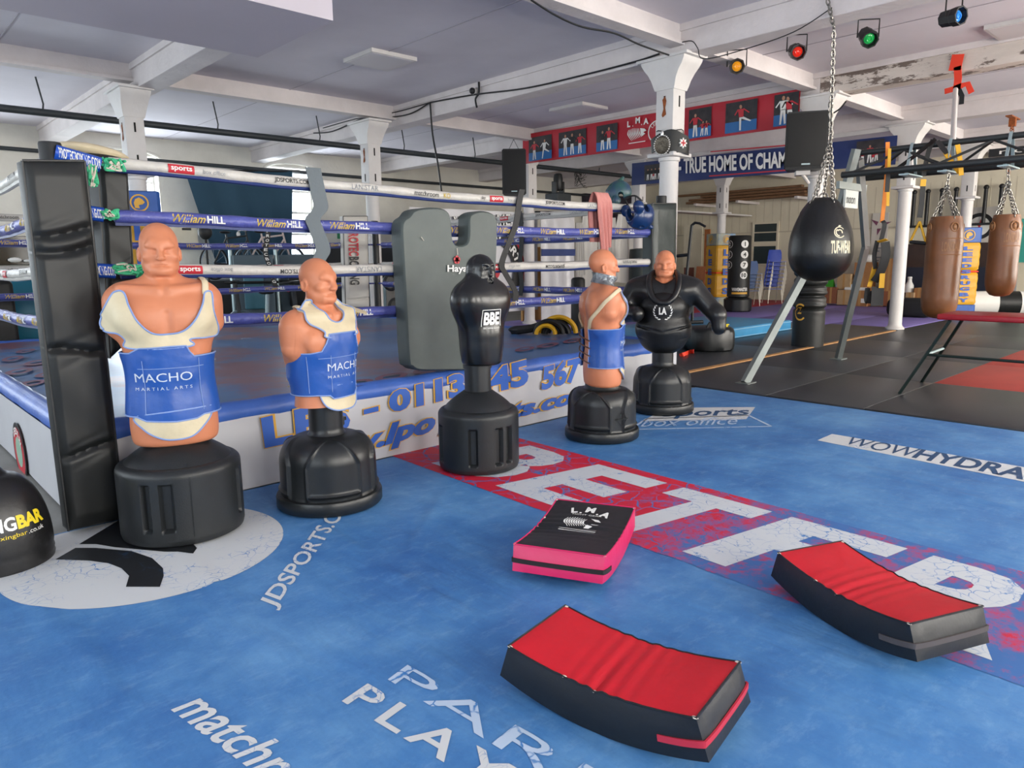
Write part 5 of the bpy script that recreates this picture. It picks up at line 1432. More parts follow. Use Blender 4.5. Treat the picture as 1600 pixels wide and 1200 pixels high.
def punch_bag(label, x, y, ztop, zbot, r, sway, hook, logo=True):
    o = thing('punch_bag', label, 'punch bag', (x, y, zbot), 0, 'tan leather punch bags on the rig')
    H = ztop - zbot
    prof = [(r * .3, 0), (r * .62, .015), (r * .84, .055), (r * .96, .12), (r, .2)] + [(r * (1 - .02 * math.sin(PI * t)), .2 + (H - .42) * t) for t in np.linspace(.05, 1, 14)] + [(r * .95, H - .14), (r * .86, H - .05), (r * .8, H - .005), (r * .6, H)]
    bd = MB().lathe(prof, 44, fn=lambda a, i, q, z: q * (1 + (.03 * abs(math.sin(a * 4)) if z > H - .2 else 0) + .006 * math.sin(a * 3 + z * 9))).build('body', m_tan, o)
    rg = MB()
    for k in range(4):
        a = PI / 4 + k * PI / 2; c = Vector((math.cos(a) * r * .93, math.sin(a) * r * .93, H - .12)); n_ = Vector((math.cos(a), math.sin(a), .15))
        rg.torus(c + n_ * .006, .04, .006, n_, 18, 6, sc=1.15, along=(0, 0, 1)); rg.ball(tuple(c), (.02, .02, .035), 10)
    rg.build('ring_patch', m_tand, o)
    for k in range(4):
        a = PI / 4 + k * PI / 2; p = Vector((math.cos(a) * r * .82, math.sin(a) * r * .82, H - .03))
        chain_path(p, (sway[0], sway[1], H + .30), r=.005, L=.045).build('chain', m_chain, o)
    chain_path((sway[0], sway[1], H + .29), (hook[0] - x, hook[1] - y, hook[2] - zbot), r=.006, L=.05).build('hanging_chain', m_chain, o)
    MB().torus((sway[0], sway[1], H + .3), .03, .008, (1, -.6, 0)).build('swivel_ring', m_chain, o)
    # tooled maker's panel facing the canvas
    wb_ = Wrap([tuple(v.co) for v in bd.data.vertices], [tuple(p.vertices) for p in bd.data.polygons], 'cyl')
    u0 = math.atan2(-x, y) * 1 + .25
    mb = MB(); v, f, asp = text2d('LONSDALE', bold=.02); v, f = dice(v, f, [i / 20 for i in range(1, 20)], [.5])
    z0 = H * .66; uc = math.atan2(-.70, .71)
    mb.add([wb_.hit(uc - .62 + 1.1 * t, z0 + .1 * q, .003) for t, q in v], f)
    for zz in (z0 - .035, z0 + .135): mb.tube([wb_.hit(uc - .72 + 1.3 * i / 12, zz, .001) for i in range(13)], .004, 5)
    mb.build('tooled_lettering', m_tand, bd)
    return o
z1 = zat(497, 8.85, 2.6); t1 = zat(338, 8.85, 2.6)
punch_bag('tall tan leather punch bag, the larger one left of the red-topped bench corner', 8.88, 2.58, t1, z1, .18, (0.02, .03), (8.9, 2.6, 2.30))
punch_bag('tan leather punch bag hanging in front of the white rolled bag, middle one of three', 8.9, 2.03, zat(335, 8.9, 2.03), zat(463, 8.9, 2.03), .142, (0, .02), (8.9, 2.06, 2.30))
punch_bag('tan leather punch bag cut off by the right edge of the picture', 8.75, 1.5, zat(392, 8.75, 1.5), zat(492, 8.75, 1.5), .145, (0, 0), (8.9, 1.5, 2.30))
# hanging straps
def strap_thing(name, label, parts):
    p0 = Vector(parts[0][1][0]); o = thing(name, label, 'suspension strap', tuple(p0), 0, 'suspension training straps')
    for nm, pts, w, m in parts:
        MB().strap([Vector(p) - p0 for p in spline(pts, 6)], w, .006, (.7, -.7, 0)).build(nm, m, o)
    return o, p0
X = 8.86
A3 = lambda px, x=8.75: [atx(a, b, x) for a, b in px]
s1, p0 = strap_thing('suspension_strap', 'orange and yellow suspension strap hanging nearest the rig legs, black handles at its end', [
    ('webbing', A3([(1387, 222), (1386, 262), (1382, 310), (1378, 348)], 8.85), .045, m_org), ('inner_webbing', A3([(1390, 232), (1388, 290), (1387, 322)], 8.8), .035, m_yel),
    ('padded_strap', A3([(1388, 270), (1386, 300)], 8.78), .05, m_kstrap), ('padded_strap', A3([(1379, 345), (1382, 352), (1377, 375)], 8.78), .05, m_kstrap),
    ('buckle', A3([(1372, 378), (1386, 374)], 8.8), .07, m_yel), ('handle_loop', A3([(1371, 376), (1366, 400), (1368, 420)], 8.8), .05, m_kstrap), ('handle_loop', A3([(1383, 378), (1384, 400), (1376, 425), (1366, 440)], 8.78), .1, m_kstrap),
    ('handle_webbing', A3([(1366, 418), (1358, 448)], 8.8), .05, m_yel), ('handle_webbing', A3([(1379, 425), (1377, 450)], 8.8), .06, m_yel), ('foot_cradle', A3([(1356, 450), (1354, 465), (1357, 473), (1364, 455)], 8.8), .06, m_kstrap), ('foot_cradle', A3([(1372, 448), (1370, 478)], 8.8), .14, m_kstrap)])
s2, p0 = strap_thing('suspension_strap', 'black suspension strap ending in a yellow triangle handle, left of the large tan bag', [
    ('webbing', A3([(1458, 218), (1450, 240), (1443, 275)], 8.85), .05, m_kstrap), ('buckle', A3([(1443, 280), (1442, 291)], 8.8), .06, m_yel),
    ('padded_strap', A3([(1442, 290), (1440, 318), (1437, 340)], 8.8), .055, m_kstrap)])
mb = MB(); q = A3([(1437, 346), (1422, 378), (1447, 380)], 8.8)
mb.tube([q[0] - p0, q[1] - p0], .013, 8); mb.tube([q[0] - p0, q[2] - p0], .013, 8); mb.build('handle_sling', m_yel, s2)
MB().tube([q[1] - p0, q[2] - p0], .02, 10).build('handle_grip', m_kstrap, s2)
strap_thing('suspension_strap', 'black strap slung diagonally from the rig top beam down to its lower beam', [('webbing', A3([(1462, 217), (1430, 243), (1398, 266)], 8.82), .05, m_kstrap), ('knot', A3([(1396, 263), (1392, 268)], 8.8), .08, m_yel)])
strap_thing('suspension_strap', 'black strap turning yellow, slanting down to the second bag bracket', [('webbing', A3([(1464, 220), (1480, 240)], 8.8), .06, m_kstrap), ('inner_webbing', A3([(1478, 238), (1486, 252), (1500, 270)], 8.8), .06, m_yel), ('end_webbing', A3([(1496, 226), (1500, 250), (1502, 274)], 8.78), .05, m_yel)])
# orange strap wound round the peeling beam, with its tail
b0 = atx(1495, 108, 11.36); o = thing('ratchet_strap', 'bright orange ratchet strap knotted to the peeling beam above the rig', 'strap', tuple(b0))
m_hot = mat('bright orange webbing', '#e0391c', .6)
L = lambda a, b, x=11.34: atx(a, b, x) - b0
MB().strap([L(1485, 98), L(1504, 97)], .2, .01, UPZ).build('loop', m_hot, o)
MB().strap([L(1496, 104), L(1497, 122), L(1495, 140)], .09, .01, (0, 1, 0)).build('tail', m_hot, o)
MB().strap([L(1476, 143), L(1490, 139), L(1502, 134), L(1512, 131), L(1518, 145)], .07, .01, UPZ).build('tail', m_hot, o)
MB().strap([L(1498, 140), L(1503, 150), L(1502, 163)], .06, .01, (0, 1, 0)).build('tail_end', m_kstrap, o)
a, b = atx(1493, 140, 11.2), atx(1489, 222, 9.6)
tag(MB().tube([a, a.lerp(b, .5) + Vector((0, 0, -.01)), b], .03, 12).build('hanging_pole', m_white), 'white pole hanging from the orange strap down behind the rig', 'pole')
# two rusty chains at top right over the third bag
p = atz(1583, 183, 3.86)
o = thing('ceiling_hook', 'rusty ceiling plate with two chains above the middle tan bag', 'ceiling hook', tuple(p))
MB().box((-.3, -.05, -.02), (.3, .05, 0)).box((-.05, -.05, -.16), (.05, .05, -.02)).build('plate', m_rustspot, o, smooth=False)
for k in (-.06, .06): chain_path((k, 0, -.16), (k * .5, -.02, -1.0), r=.007, L=.06).build('chain', m_rustspot, o)
# ---- teardrop bag
tb = thing('teardrop_bag', 'big black teardrop punch bag on chains with white maker lettering', 'punch bag', (7.95, 3.52, 1.17))
Ht = .9
prof = [(.02, 0), (.11, .012), (.19, .045), (.26, .105), (.305, .175), (.328, .26), (.332, .33), (.328, .42), (.312, .52), (.28, .62), (.238, .72), (.192, .80), (.15, .855), (.1, .89), (.05, .9)]
prof = [tuple(p) for p in spline(prof, 3)]
bd = MB().lathe(prof, 56, fn=lambda a, i, q, z: q * (1 + (.03 * abs(math.sin(a * 4)) if z > .74 else 0))).build('body', mat('black grained leather', '#16181a', .34, bump=.12, bscale=40, spec=.5), tb)
wt = Wrap([tuple(v.co) for v in bd.data.vertices], [tuple(p.vertices) for p in bd.data.polygons], 'cyl'); uc = math.atan2(-7.95, 3.52) + .62
mb = MB(); v, f, asp = text2d('TUF-WEAR', bold=.04); v, f = dice(v, f, [i / 20 for i in range(1, 20)], [.33, .66])
mb.add([wt.hit(uc - .32 + .75 * x, .30 + .135 * y, .003) for x, y in v], f)
mb.build('lettering', mat('cream lettering', '#d6cfb4', .5), bd, smooth=False)
mb = MB()
def tq(x, y): return wt.hit(uc - .02 + x / .3, .52 + y, .003)
for r1, r2, a0, a1 in ((.052, .062, .6, 5.6), (.02, .034, -.4, 2.6), (.034, .046, 2.2, 4.6)):
    n = 24; V = []
    for i in range(n + 1):
        a = a0 + (a1 - a0) * i / n
        for r in (r1, r2): V.append(tq(math.cos(a) * r, math.sin(a) * r * .95))
    mb.add(V, [(2 * i, 2 * i + 1, 2 * i + 3, 2 * i + 2) for i in range(n)])
mb.add([tq(-.02, .05), tq(.0, .075), tq(.03, .07), tq(.005, .055)], [(0, 1, 2, 3)])
mb.build('bird_emblem', MATS['cream lettering'], bd, smooth=False)
J = Vector((.04, -.02, 1.50))
for k in range(4):
    a = PI / 4 + k * PI / 2 + .3; q = Vector((math.cos(a) * .14, math.sin(a) * .14, .84))
    MB().torus(q, .03, .006, (math.sin(a), -math.cos(a), 0)).build('d_ring', m_chain, tb)
    chain_path(q + Vector((0, 0, .02)), J, r=.006, L=.055).build('chain', m_chain, tb)
chain_path((0, 0, .9), J, r=.007, L=.055).build('centre_chain', m_chain, tb)
MB().torus((0, 0, .90), .045, .009, (.7, .7, 0)).build('top_shackle', m_chain, tb)
hook = atx(1303, 44, 7.78) - Vector((7.95, 3.52, 1.17))
for dx in (.0, .025): chain_path(J + Vector((dx, 0, 0)), J.lerp(hook, .35) + Vector((dx, dx, 0)), r=.008, L=.06).build('doubled_chain', m_chain, tb)
chain_path(J, hook, r=.008, L=.06).build('hanging_chain', m_chain, tb)
ch = atx(1293, 0, 7.765) - Vector((7.95, 3.52, 1.17)); chain_path(hook, ch, r=.008, L=.06).build('beam_chain', m_chain, tb)
# ---- padding round the nearest column in the strip
cp = thing('column_padding', 'black wrinkled padding wrapped round the white column behind the teardrop bag', 'column pad', (11.5, 5.22, 0.0))
pr = []
for i in range(120):
    z = .005 + 1.55 * i / 119; q = .245
    for zz in (.62, .82, .98, 1.12, 1.26): q -= .03 * math.exp(-((z - zz) / .02) ** 2) - .012 * math.exp(-((z - zz - .06) / .03) ** 2)
    pr.append((q, z))
bd = MB().lathe(pr, 40, fn=lambda a, i, q, z: q + .005 * math.sin(z * 60 + 1.2 * math.sin(a * 3)) * math.exp(-((z - 1.0) / .35) ** 2) + .004 * math.sin(a * 5)).build('cover', m_vinyl, cp)
wc_ = Wrap([tuple(v.co) for v in bd.data.vertices], [tuple(p.vertices) for p in bd.data.polygons], 'cyl'); u0 = math.atan2(-11.5, 5.22) - .55
mb = MB()
n = 30; V = []
for i in range(n + 1):
    a = .9 + 4.6 * i / n
    for r in (.085, .105): V.append(wc_.hit(u0 + math.cos(a) * r / .25, .60 - .03 + math.sin(a) * r * 1.3, .004))
mb.add(V, [(2 * i, 2 * i + 1, 2 * i + 3, 2 * i + 2) for i in range(n)])
v, f, _ = text2d('Z', bold=.05); mb.add([wc_.hit(u0 - .2 + .3 * x, .54 + .11 * y, .004) for x, y in v], f)
mb.build('gold_emblem', m_ink_y, bd, smooth=False)
# ---- bench with the red top
bn = thing('bench', 'long red-topped bench on thin dark green legs, right foreground of the rig', 'bench', (8.6, 1.4, .012))
zt = .86
p = atz(1466, 492, zt); m_bench = mat('red bench vinyl', '#9c1c28', .4, var=.06, vscale=6); m_leg = mat('dark green steel', '#20302e', .4, metal=.3)
bx0 = p.x - .05; by0 = p.y
MB().box((bx0 - 8.6, by0 - 2.3 - 1.4, zt - .055), (bx0 + .62 - 8.6, by0 - 1.4, zt), bev=.015).build('top', m_bench, bn)
f1, f2 = atz(1405, 615, .012), atz(1440, 597, .012); t1_, t2_ = atz(1476, 498, zt - .05), atz(1487, 499, zt - .05)
b0 = Vector((8.6, 1.4, .012))
tA = Vector((bx0 + .08, by0 - .1, zt - .05)); tB = Vector((bx0 + .52, by0 - .1, zt - .05))
for a, b in ((f1, tA), (f2, tB)):
    MB().tube([a - b0, b - b0], .017, 8).build('leg', m_leg, bn)
    MB().tube([a + Vector((0, -2.1, 0)) - b0, b + Vector((0, -2.1, 0)) - b0], .017, 8).build('leg', m_leg, bn)
for t in (.55,):
    a, b = f1.lerp(tA, t), f2.lerp(tB, t)
    MB().tube([a - b0, b - b0], .014, 8).build('stretcher', mat('pale steel', '#9fb8bc', .4, metal=.4), bn)
    MB().tube([a - b0, a + Vector((0, -2.1, 0)) - b0], .014, 8).build('stretcher', m_leg, bn)
# ---- lying dummy base
db = thing('bag_stand', 'empty black round bag base with yellow cap, standing behind the jacketed dummy', 'punch bag base', (10.05, 6.15, .012))
prof = [(.36, 0), (.385, .02), (.39, .08), (.385, .28), (.37, .33), (.33, .355), (.2, .37), (.08, .375)]
MB().lathe(prof, 72, fn=lambda a, i, q, z: q + (.012 * (1 if math.sin(a * 8) > .3 else 0) if .03 < z < .3 else 0)).build('tank', m_base2, db)
MB().tube(spline([(-.22, -.1, .36), (-.16, -.12, .44), (.05, -.1, .46), (.15, -.05, .38)], 6), .025, 8).build('handle', m_black, db)
MB().lathe([(.05, .36), (.05, .395), (.03, .4)], 14, mx=Matrix.Translation((.12, -.2, -.01))).tube([(.0, -.2, .385), (.2, -.22, .39)], .015, 6).build('cap', mat('yellow cap', '#d8c21e', .5), db)
tag(MB().strap(spline([atz(1062, 556, .02), atz(1070, 553, .05), atz(1078, 550, .03), atz(1084, 549, .06)], 6), .06, .006, UPZ).build('orange_strap', m_hot), 'short orange strap lying on the bare floor beside the jacketed dummy', 'strap')
# ---- loudspeakers
def speaker(label, c, w, d, h, rz, tilt=0):
    o = thing('loudspeaker', label, 'speaker', c, rz); 
    pts = [(-w / 2, -d / 2), (w / 2, -d / 2), (w / 2 * .72, d / 2), (-w / 2 * .72, d / 2)]
    b = bmesh.new(); vs = [b.verts.new((x, y, z)) for z in (0, h) for x, y in pts]
    for q in ((3, 2, 1, 0), (4, 5, 6, 7), (0, 1, 5, 4), (1, 2, 6, 5), (2, 3, 7, 6), (3, 0, 4, 7)): b.faces.new([vs[i] for i in q])
    bmesh.ops.bevel(b, geom=b.edges[:], offset=.02, segments=2, affect='EDGES')
    MB().bm(b).build('cabinet', mat('black speaker shell', '#15181a', .5, bump=.1, bscale=80), o)
    MB().box((-w / 2 + .03, -d / 2 - .008, .04), (w / 2 - .03, -d / 2 + .01, h - .03), bev=.006).build('grille', mat('black speaker grille', '#0f1112', .6, bump=.3, bscale=300), o)
    MB().box((-.06, -d / 2 - .012, .06), (.06, -d / 2 - .006, .08)).build('badge', m_galv, o, smooth=False)
    q = MB(); q.box((w / 2 - .06, -.02, h * .38), (w / 2 - .0, .06, h * .6)); q.build('side_handle', m_black, o, smooth=False)
    return o
s = speaker('large black loudspeaker on the column bracket beside the blue banner', (10.9, 5.16, 2.72), .6, .42, .82, -1.0)
MB().box((-.1, 0, -.06), (.1, .2, 0)).tube([(0, .05, -.05), (.14, .42, -.14)], .025, 8).build('bracket', m_white, s, smooth=False)
s = speaker('black loudspeaker on the column at the left end of the red banner', (10.72, 11.3, 2.78), .5, .45, .92, -.75)
for k in (-.12, .12): MB().tube([(k, 0, .9), (0, .1, 1.15)], .006, 6).build('hanging_cable', m_black, s)
# ================================================================== things at the back of the hall
m_sy = mat('yellow shield vinyl', '#d9a11f', .42, var=.05, vscale=4, bump=.3, bscale=7, bdist=.03); m_sb = mat('royal blue shield vinyl', '#2457a6', .42, var=.06, bump=.2, bscale=8)
m_swirl = mat('blue grey swirled vinyl', '#4d7fb0', .45, col2='#b9b48c', vscale=5, stretch=(1, 1, .5))
def column_shield(label, x, y, top, half, rz, letters_, tie, swirl=False):
    o = thing('column_shield', label, 'column pad', (x, y, 0.014), rz, 'yellow and blue column pads')
    t1 = top - .34; lo = .3
    def blk(nm, z0, z1, m, pinch=None, bul=.0):
        mb = MB(); n = 26; V = []; F = []
        for i in range(n + 1):
            z = z0 + (z1 - z0) * i / n; h = half + bul * math.sin(PI * i / n) + .004 * math.sin(i * 1.9) * (1 if pinch else 0)
            if pinch: h -= .05 * math.exp(-((z - pinch) / .03) ** 2)
            if i in (0, n): h -= .015
            c = .04
            for a, b in ((-h + c, -h), (h - c, -h), (h, -h + c), (h, h - c), (h - c, h), (-h + c, h), (-h, h - c), (-h, -h + c)): V.append((a, b, z))
        for i in range(n):
            for j in range(8): F.append((i * 8 + j, i * 8 + (j + 1) % 8, i * 8 + 8 + (j + 1) % 8, i * 8 + 8 + j))
        F.append(tuple(range(7, -1, -1))); F.append(tuple(n * 8 + j for j in range(8)))
        return mb.add(V, F).build(nm, m, o)
    blk('foot_band', .006, lo, m_swirl if swirl else m_sb); bd = blk('body', lo + .002, t1 - .002, m_sy, tie); hd = blk('head_band', t1, top, m_swirl if swirl else m_sb)
    MB().tube([(half * .93 * a, half * .93 * b, tie) for a, b in ((-1, -1), (1, -1), (1, 1), (-1, 1))], .018, 8, closed=True).build('tie_rope', m_hot, o)
    mb = MB(); d = .022 + half; n = len(letters_); H = (t1 - lo - .1) / n
    for s in (0, 1):
        for i, chh in enumerate(letters_):
            z = t1 - .06 - (i + 1) * H + H * .15
            if chh == ' ': continue
            q = [(-.1, -d, z), (.1, -d, z), (.1, -d, z + H * .68), (-.1, -d, z + H * .68)]
            if s: q = [(p[1], -p[0], p[2]) for p in q]
            letter_quad(mb, chh, q, bold=.05)
    mb.build('lettering', m_ink_b, bd, smooth=False)
    mb = MB()
    for s in (0, 1):
        xd = Vector((1, 0, 0)) if not s else Vector((0, -1, 0)); c = Vector((0, -d + .008, t1 + .17)) if not s else Vector((-d + .008, 0, t1 + .17))
        ring2d(mb, c, xd, UPZ, .10, .12); poly2d(mb, [c + xd * a + UPZ * b for a, b in ((-.06, -.07), (.0, -.075), (-.01, -.03), (.04, -.02), (.07, .01), (.04, .05), (0, .075), (-.05, .05), (-.07, 0))])
    mb.build('crest', m_ink_y, hd, smooth=False)
    return o
cdir = lambda x, y: math.atan2(-y, -x) + PI / 2
column_shield('yellow and blue lettered pad round the column behind the large tan bag', 19.1, 5.15, zat(357, 19.1, 5.15), .27, cdir(19.1, 5.15) + .35, 'LEEDSRUGBY', 1.05)
column_shield('yellow and blue pad round the far column beside the numbered bag', 19.1, 11.4, zat(366, 19.1, 11.4), .31, cdir(19.1, 11.4) + .55, 'LEEDS', 1.0, True)
column_shield('yellow and blue pad round the column behind the nearest dummy head', 3.42, 11.5, zat(302, 3.42, 11.5), .27, cdir(3.42, 11.5), 'LEEDS', .8)
# numbered freestanding bag
nb = thing('numbered_bag', 'tall black freestanding bag with white numbered circles on a black base', 'punch bag', (17.8, 10.05, .012), cdir(17.8, 10.05))
MB().lathe([(.33, 0), (.36, .03), (.36, .32), (.3, .37), (.2, .38)], 40, fn=lambda a, i, q, z: q * (1 + .04 * math.sin(a * 9) * (.03 < z < .34))).build('base', m_base2, nb)
nt_ = zat(368, 17.8, 10.05); R_n = .29
bd = MB().lathe([(.2, .36), (R_n, .40), (R_n, 1.0), (R_n + .008, 1.3), (R_n, nt_ - .05), (R_n - .03, nt_ - .012), (.1, nt_ - .01)], 40).build('body', m_vinyl, nb)
wn_ = Wrap([tuple(v.co) for v in bd.data.vertices], [tuple(p.vertices) for p in bd.data.polygons], 'cyl')
mb = MB()
for i, (s, uc) in enumerate((('1', .45), ('4', .45), ('7', .45), ('10', .45), ('2', -1.0), ('5', -1.0), ('8', -1.0))):
    z = nt_ - .24 - (i if i < 4 else i - 4) * .27
    if i < 4:
        V = [wn_.hit(uc, z, .009)] + [wn_.hit(uc + math.cos(2 * PI * k / 20) * .1 / R_n, z + math.sin(2 * PI * k / 20) * .1, .009) for k in range(20)]
        mb.add(V, [(0, 1 + k, 1 + (k + 1) % 20) for k in range(20)], 0)
    else:
        V = [wn_.hit(uc + math.cos(2 * PI * k / 20) * r / R_n, z + math.sin(2 * PI * k / 20) * r, .003) for k in range(20) for r in (.085, .1)]
        mb.add(V, [(2 * k, 2 * k + 1, (2 * k + 3) % 40, (2 * k + 2) % 40) for k in range(20)], 0)
    v, f, asp = text2d(s, bold=.03); w_ = min(.12, .11 * asp); mb.add([wn_.hit(uc + (x - .5) * w_ / R_n, z - .055 + .11 * y, .015) for x, y in v], f, 1 if i < 4 else 0)
v, f, asp = text2d('WAVEMASTER', bold=.03); v, f = dice(v, f, [k / 12 for k in range(1, 12)])
mb.add([wn_.hit(-.6 + 1.5 * x, .55 + .09 * y, .004) for x, y in v], f, 0); mb.add([wn_.hit(-.6 + 1.5 * x, .47 + .05 * y, .004) for x in np.linspace(0, 1, 12) for y in (0, 1)], [(2 * k, 2 * k + 2, 2 * k + 3, 2 * k + 1) for k in range(11)], 2)
mb.build('printed_numbers', [m_ink_w, m_ink_k, m_ink_y], bd, smooth=False)
# stacked chairs
m_chb = mat('blue moulded plastic', '#1f3fa8', .4); m_chl = mat('slate blue moulded plastic', '#3d5d92', .4); m_chleg = mat('pale tube steel', '#b9b4a8', .4, metal=.4)
def chair(label, m, loc, rz, grp):
    o = thing('stacking_chair', label, 'chair', loc, rz, grp)
    MB().add([(-.21, -.2, .44), (.21, -.2, .44), (.22, .2, .43), (-.22, .2, .43), (-.21, -.2, .455), (.21, -.2, .455), (.22, .2, .445), (-.22, .2, .445)], [(0, 3, 2, 1), (4, 5, 6, 7), (0, 1, 5, 4), (1, 2, 6, 5), (2, 3, 7, 6), (3, 0, 4, 7)]).build('seat', m, o)
    mb = MB(); V = []; n = 8
    for k in (0, .014):
        for i in range(n + 1):
            a = (i / n - .5); 
            for z in (.5, .6, .72, .82): V.append((a * (.42 if z < .8 else .36), .22 - .04 * math.cos(a * 2.4) + (z - .5) * .18 + k, z))
    F = []
    for i in range(n):
        for j in range(3):
            a = i * 4 + j; F.append((a, a + 4, a + 5, a + 1)); b = a + (n + 1) * 4; F.append((b, b + 1, b + 5, b + 4))
    mb.add(V, F).build('backrest', m, o)
    for s in (-1, 1):
        MB().tube([(s * .22, -.24, 0), (s * .19, -.16, .44)], .012, 6).build('leg', m_chleg, o); MB().tube([(s * .22, .3, 0), (s * .19, .17, .44), (s * .19, .27, .62)], .012, 6).build('leg', m_chleg, o)
    return o
ORD6 = ['lowest', 'second from the bottom', 'third from the bottom', 'third from the top', 'second from the top', 'topmost']
ORD8 = ORD6[:3] + ['fourth from the bottom', 'fourth from the top'] + ORD6[3:]
for k in range(6):
    chair('slate blue stacking chair, %s in the front stack by the numbered bag' % ORD6[k], m_chl, (20.1 + k * .03, 10.95, .012 + k * .1), -.75, 'slate blue chairs in the front stack')
for k in range(8):
    chair('bright blue stacking chair, %s in the taller rear stack' % ORD8[k], m_chb, (21.6 + k * .03, 11.0, .012 + k * .12), -.75, 'bright blue chairs in the rear stack')
# cardboard boxes heaped by the far wall
m_card = mat('brown cardboard', '#a8774c', .85, var=.1, vscale=5); m_card2 = mat('pale cardboard', '#b79a74', .85, var=.1, vscale=5); m_card3 = mat('reddish cardboard', '#8f5a40', .85, var=.1, vscale=5); m_tape2 = mat('parcel tape', '#b58a52', .35)
def carton(label, x0, x1, yt, yb, X, m, lab=False, dep=.45):
    a, b, t = atx(x0, yb, X), atx(x1, yb, X), atx((x0 + x1) / 2, yt, X)
    z0 = max(.012, min(a.z, b.z)); z1 = t.z; w = a.y - b.y
    o = thing('cardboard_box', label, 'box', (X + dep / 2, (a.y + b.y) / 2, z0), 0, 'cardboard boxes by the far wall')
    h = z1 - z0; MB().box((-dep / 2, -w / 2, 0), (dep / 2, w / 2, h), bev=.008).build('carton', m, o, smooth=False)
    MB().box((-dep / 2 - .002, -.03, 0), (-dep / 2 + .01, .03, h)).box((-dep / 2, -.03, h - .004), (dep / 2, .03, h + .002)).build('tape', m_tape2, o, smooth=False)
    if lab: MB().box((-dep / 2 - .004, -w * .38, h * .22), (-dep / 2, -w * .1, h * .5)).build('white_label', m_ink_w, o, smooth=False)
    return o
BX = 21.6
carton('reddish cardboard box at the left end of the heap on the purple mat', 1288, 1306, 449, 474, BX, m_card3)
carton('grey-brown cardboard box on the floor, second from the left of the heap', 1307, 1329, 453, 476, BX, m_card2)
carton('brown cardboard box with a white label on the floor in the heap', 1330, 1354, 454, 479, BX, m_card, True)
carton('brown cardboard box on the floor behind the strap handles', 1355, 1377, 452, 478, BX + .1, m_card)
carton('brown cardboard box on the floor next to the white column', 1378, 1398, 455, 478, BX + .2, m_card3)
carton('pale cardboard box on top of the second floor box', 1307, 1328, 428, 452, BX + .1, m_card2)
carton('brown cardboard box stacked above the labelled box', 1335, 1358, 430, 453, BX + .15, m_card)
carton('tall brown cardboard box at the top of the heap', 1334, 1362, 410, 430, BX + .2, m_card)
carton('orange-brown cardboard box stacked by the white column', 1376, 1397, 428, 455, BX + .25, m_card)
carton('upper brown cardboard box standing tallest by the column', 1380, 1398, 404, 428, BX + .3, m_card)
carton('small brown cardboard box on the floor right of the white column', 1426, 1441, 450, 482, BX + .3, m_card)
carton('small cardboard box under the white bottle right of the column', 1413, 1426, 457, 482, BX + .2, m_card2)
def blob(name, label, cat, px, X, r, m):
    p = atx(*px, X); o = MB().ball((0, 0, 0), r, 14).build(name, m); o.location = p
    return tag(o, label, cat)
p = atx(1315, 452, BX - .05)
o = MB().box((-.15, -.28, 0), (.15, .2, .17), bev=.03).build('storage_tub', mat('cloudy blue plastic', '#a9bccb', .3)); o.location = atx(1318, 452.5, BX + .3); tag(o, 'cloudy blue plastic tub between two cardboard boxes', 'tub')
o = MB().tube([(0, -.3, 0), (0, .3, .0)], .05, 12).build('paper_roll', m_ink_w); o.location = atx(1337, 451.5, BX + .05); tag(o, 'white paper roll lying on the labelled cardboard box', 'roll')
o = MB().add([(-.1, -.12, 0), (.1, -.12, 0), (.1, .12, 0), (-.1, .12, 0), (-.03, -.1, .22), (.03, -.08, .24), (.03, .1, .2), (-.03, .09, .22)], [(0, 3, 2, 1), (4, 5, 6, 7), (0, 1, 5, 4), (1, 2, 6, 5), (2, 3, 7, 6), (3, 0, 4, 7)]).build('green_packet', mat('green foil packet', '#3fa32c', .4)); o.location = atx(1297, 448, BX + .2); tag(o, 'bright green packet on the reddish cardboard box', 'packet')
blob('white_bag', 'crumpled white carrier bag on top of the tallest cardboard boxes', 'bag', (1357, 404), BX + .4, (.12, .2, .12), m_ink_w)
blob('yellow_bag', 'white and yellow bag on the heap beside the rig leg', 'bag', (1347, 406), BX + .4, (.1, .13, .15), mat('pale yellow plastic', '#d9cf8a', .5))
o = MB().lathe([(.11, 0), (.12, .02), (.11, .2), (.06, .3), (.05, .38), (.06, .4), (.05, .44)], 18).build('white_bottle', m_ink_w); o.location = atx(1420, 457, BX + .45); tag(o, 'white plastic bottle standing on the small cardboard box', 'bottle')
o = MB().box((-.25, -.35, 0), (.25, .35, .3), bev=.1).build('kit_bag', mat('black fabric', '#14161a', .8, bump=.3, bscale=12)); o.location = atx(1424, 490, 18.6); o.location.z = .012; o.scale = (1.3, 1.4, 1.45); tag(o, 'black kit bag lying on the purple mat right of the white column', 'bag')
cb = thing('cabinet', 'dark brown cabinet with open shelves by the far wall behind the column', 'cabinet', (22.9, 6.5, .01))
MB().box((-.3, -1.2, .0), (.3, 1.2, 1.75), bev=.02).build('body', mat('dark brown wood', '#3a2a24', .5, var=.2), cb, smooth=False)
MB().box((-.34, -1.15, .35), (-.29, 1.15, 1.1)).build('front_panel', mat('navy panel', '#1c2436', .5), cb, smooth=False)
for y in (-.1, .1): MB().tube([(-.33, y, 1.35), (-.33, y, 1.55)], .012, 6).build('handle', m_galv, cb)
rk = thing('bar_rack', 'row of black bars standing in a rack on the far wall behind the tan bags', 'rack', (23.3, 6.6, 2.3))
MB().box((-.1, -1.3, -.06), (.1, 1.3, 0)).build('shelf', m_black, rk, smooth=False)
for k in range(7): MB().tube([(0, -1.1 + k * .36, 0), (0, -1.1 + k * .36, .95)], .05, 10).ball((0, -1.1 + k * .36, .95), .07, 10).build('bar', m_black, rk)
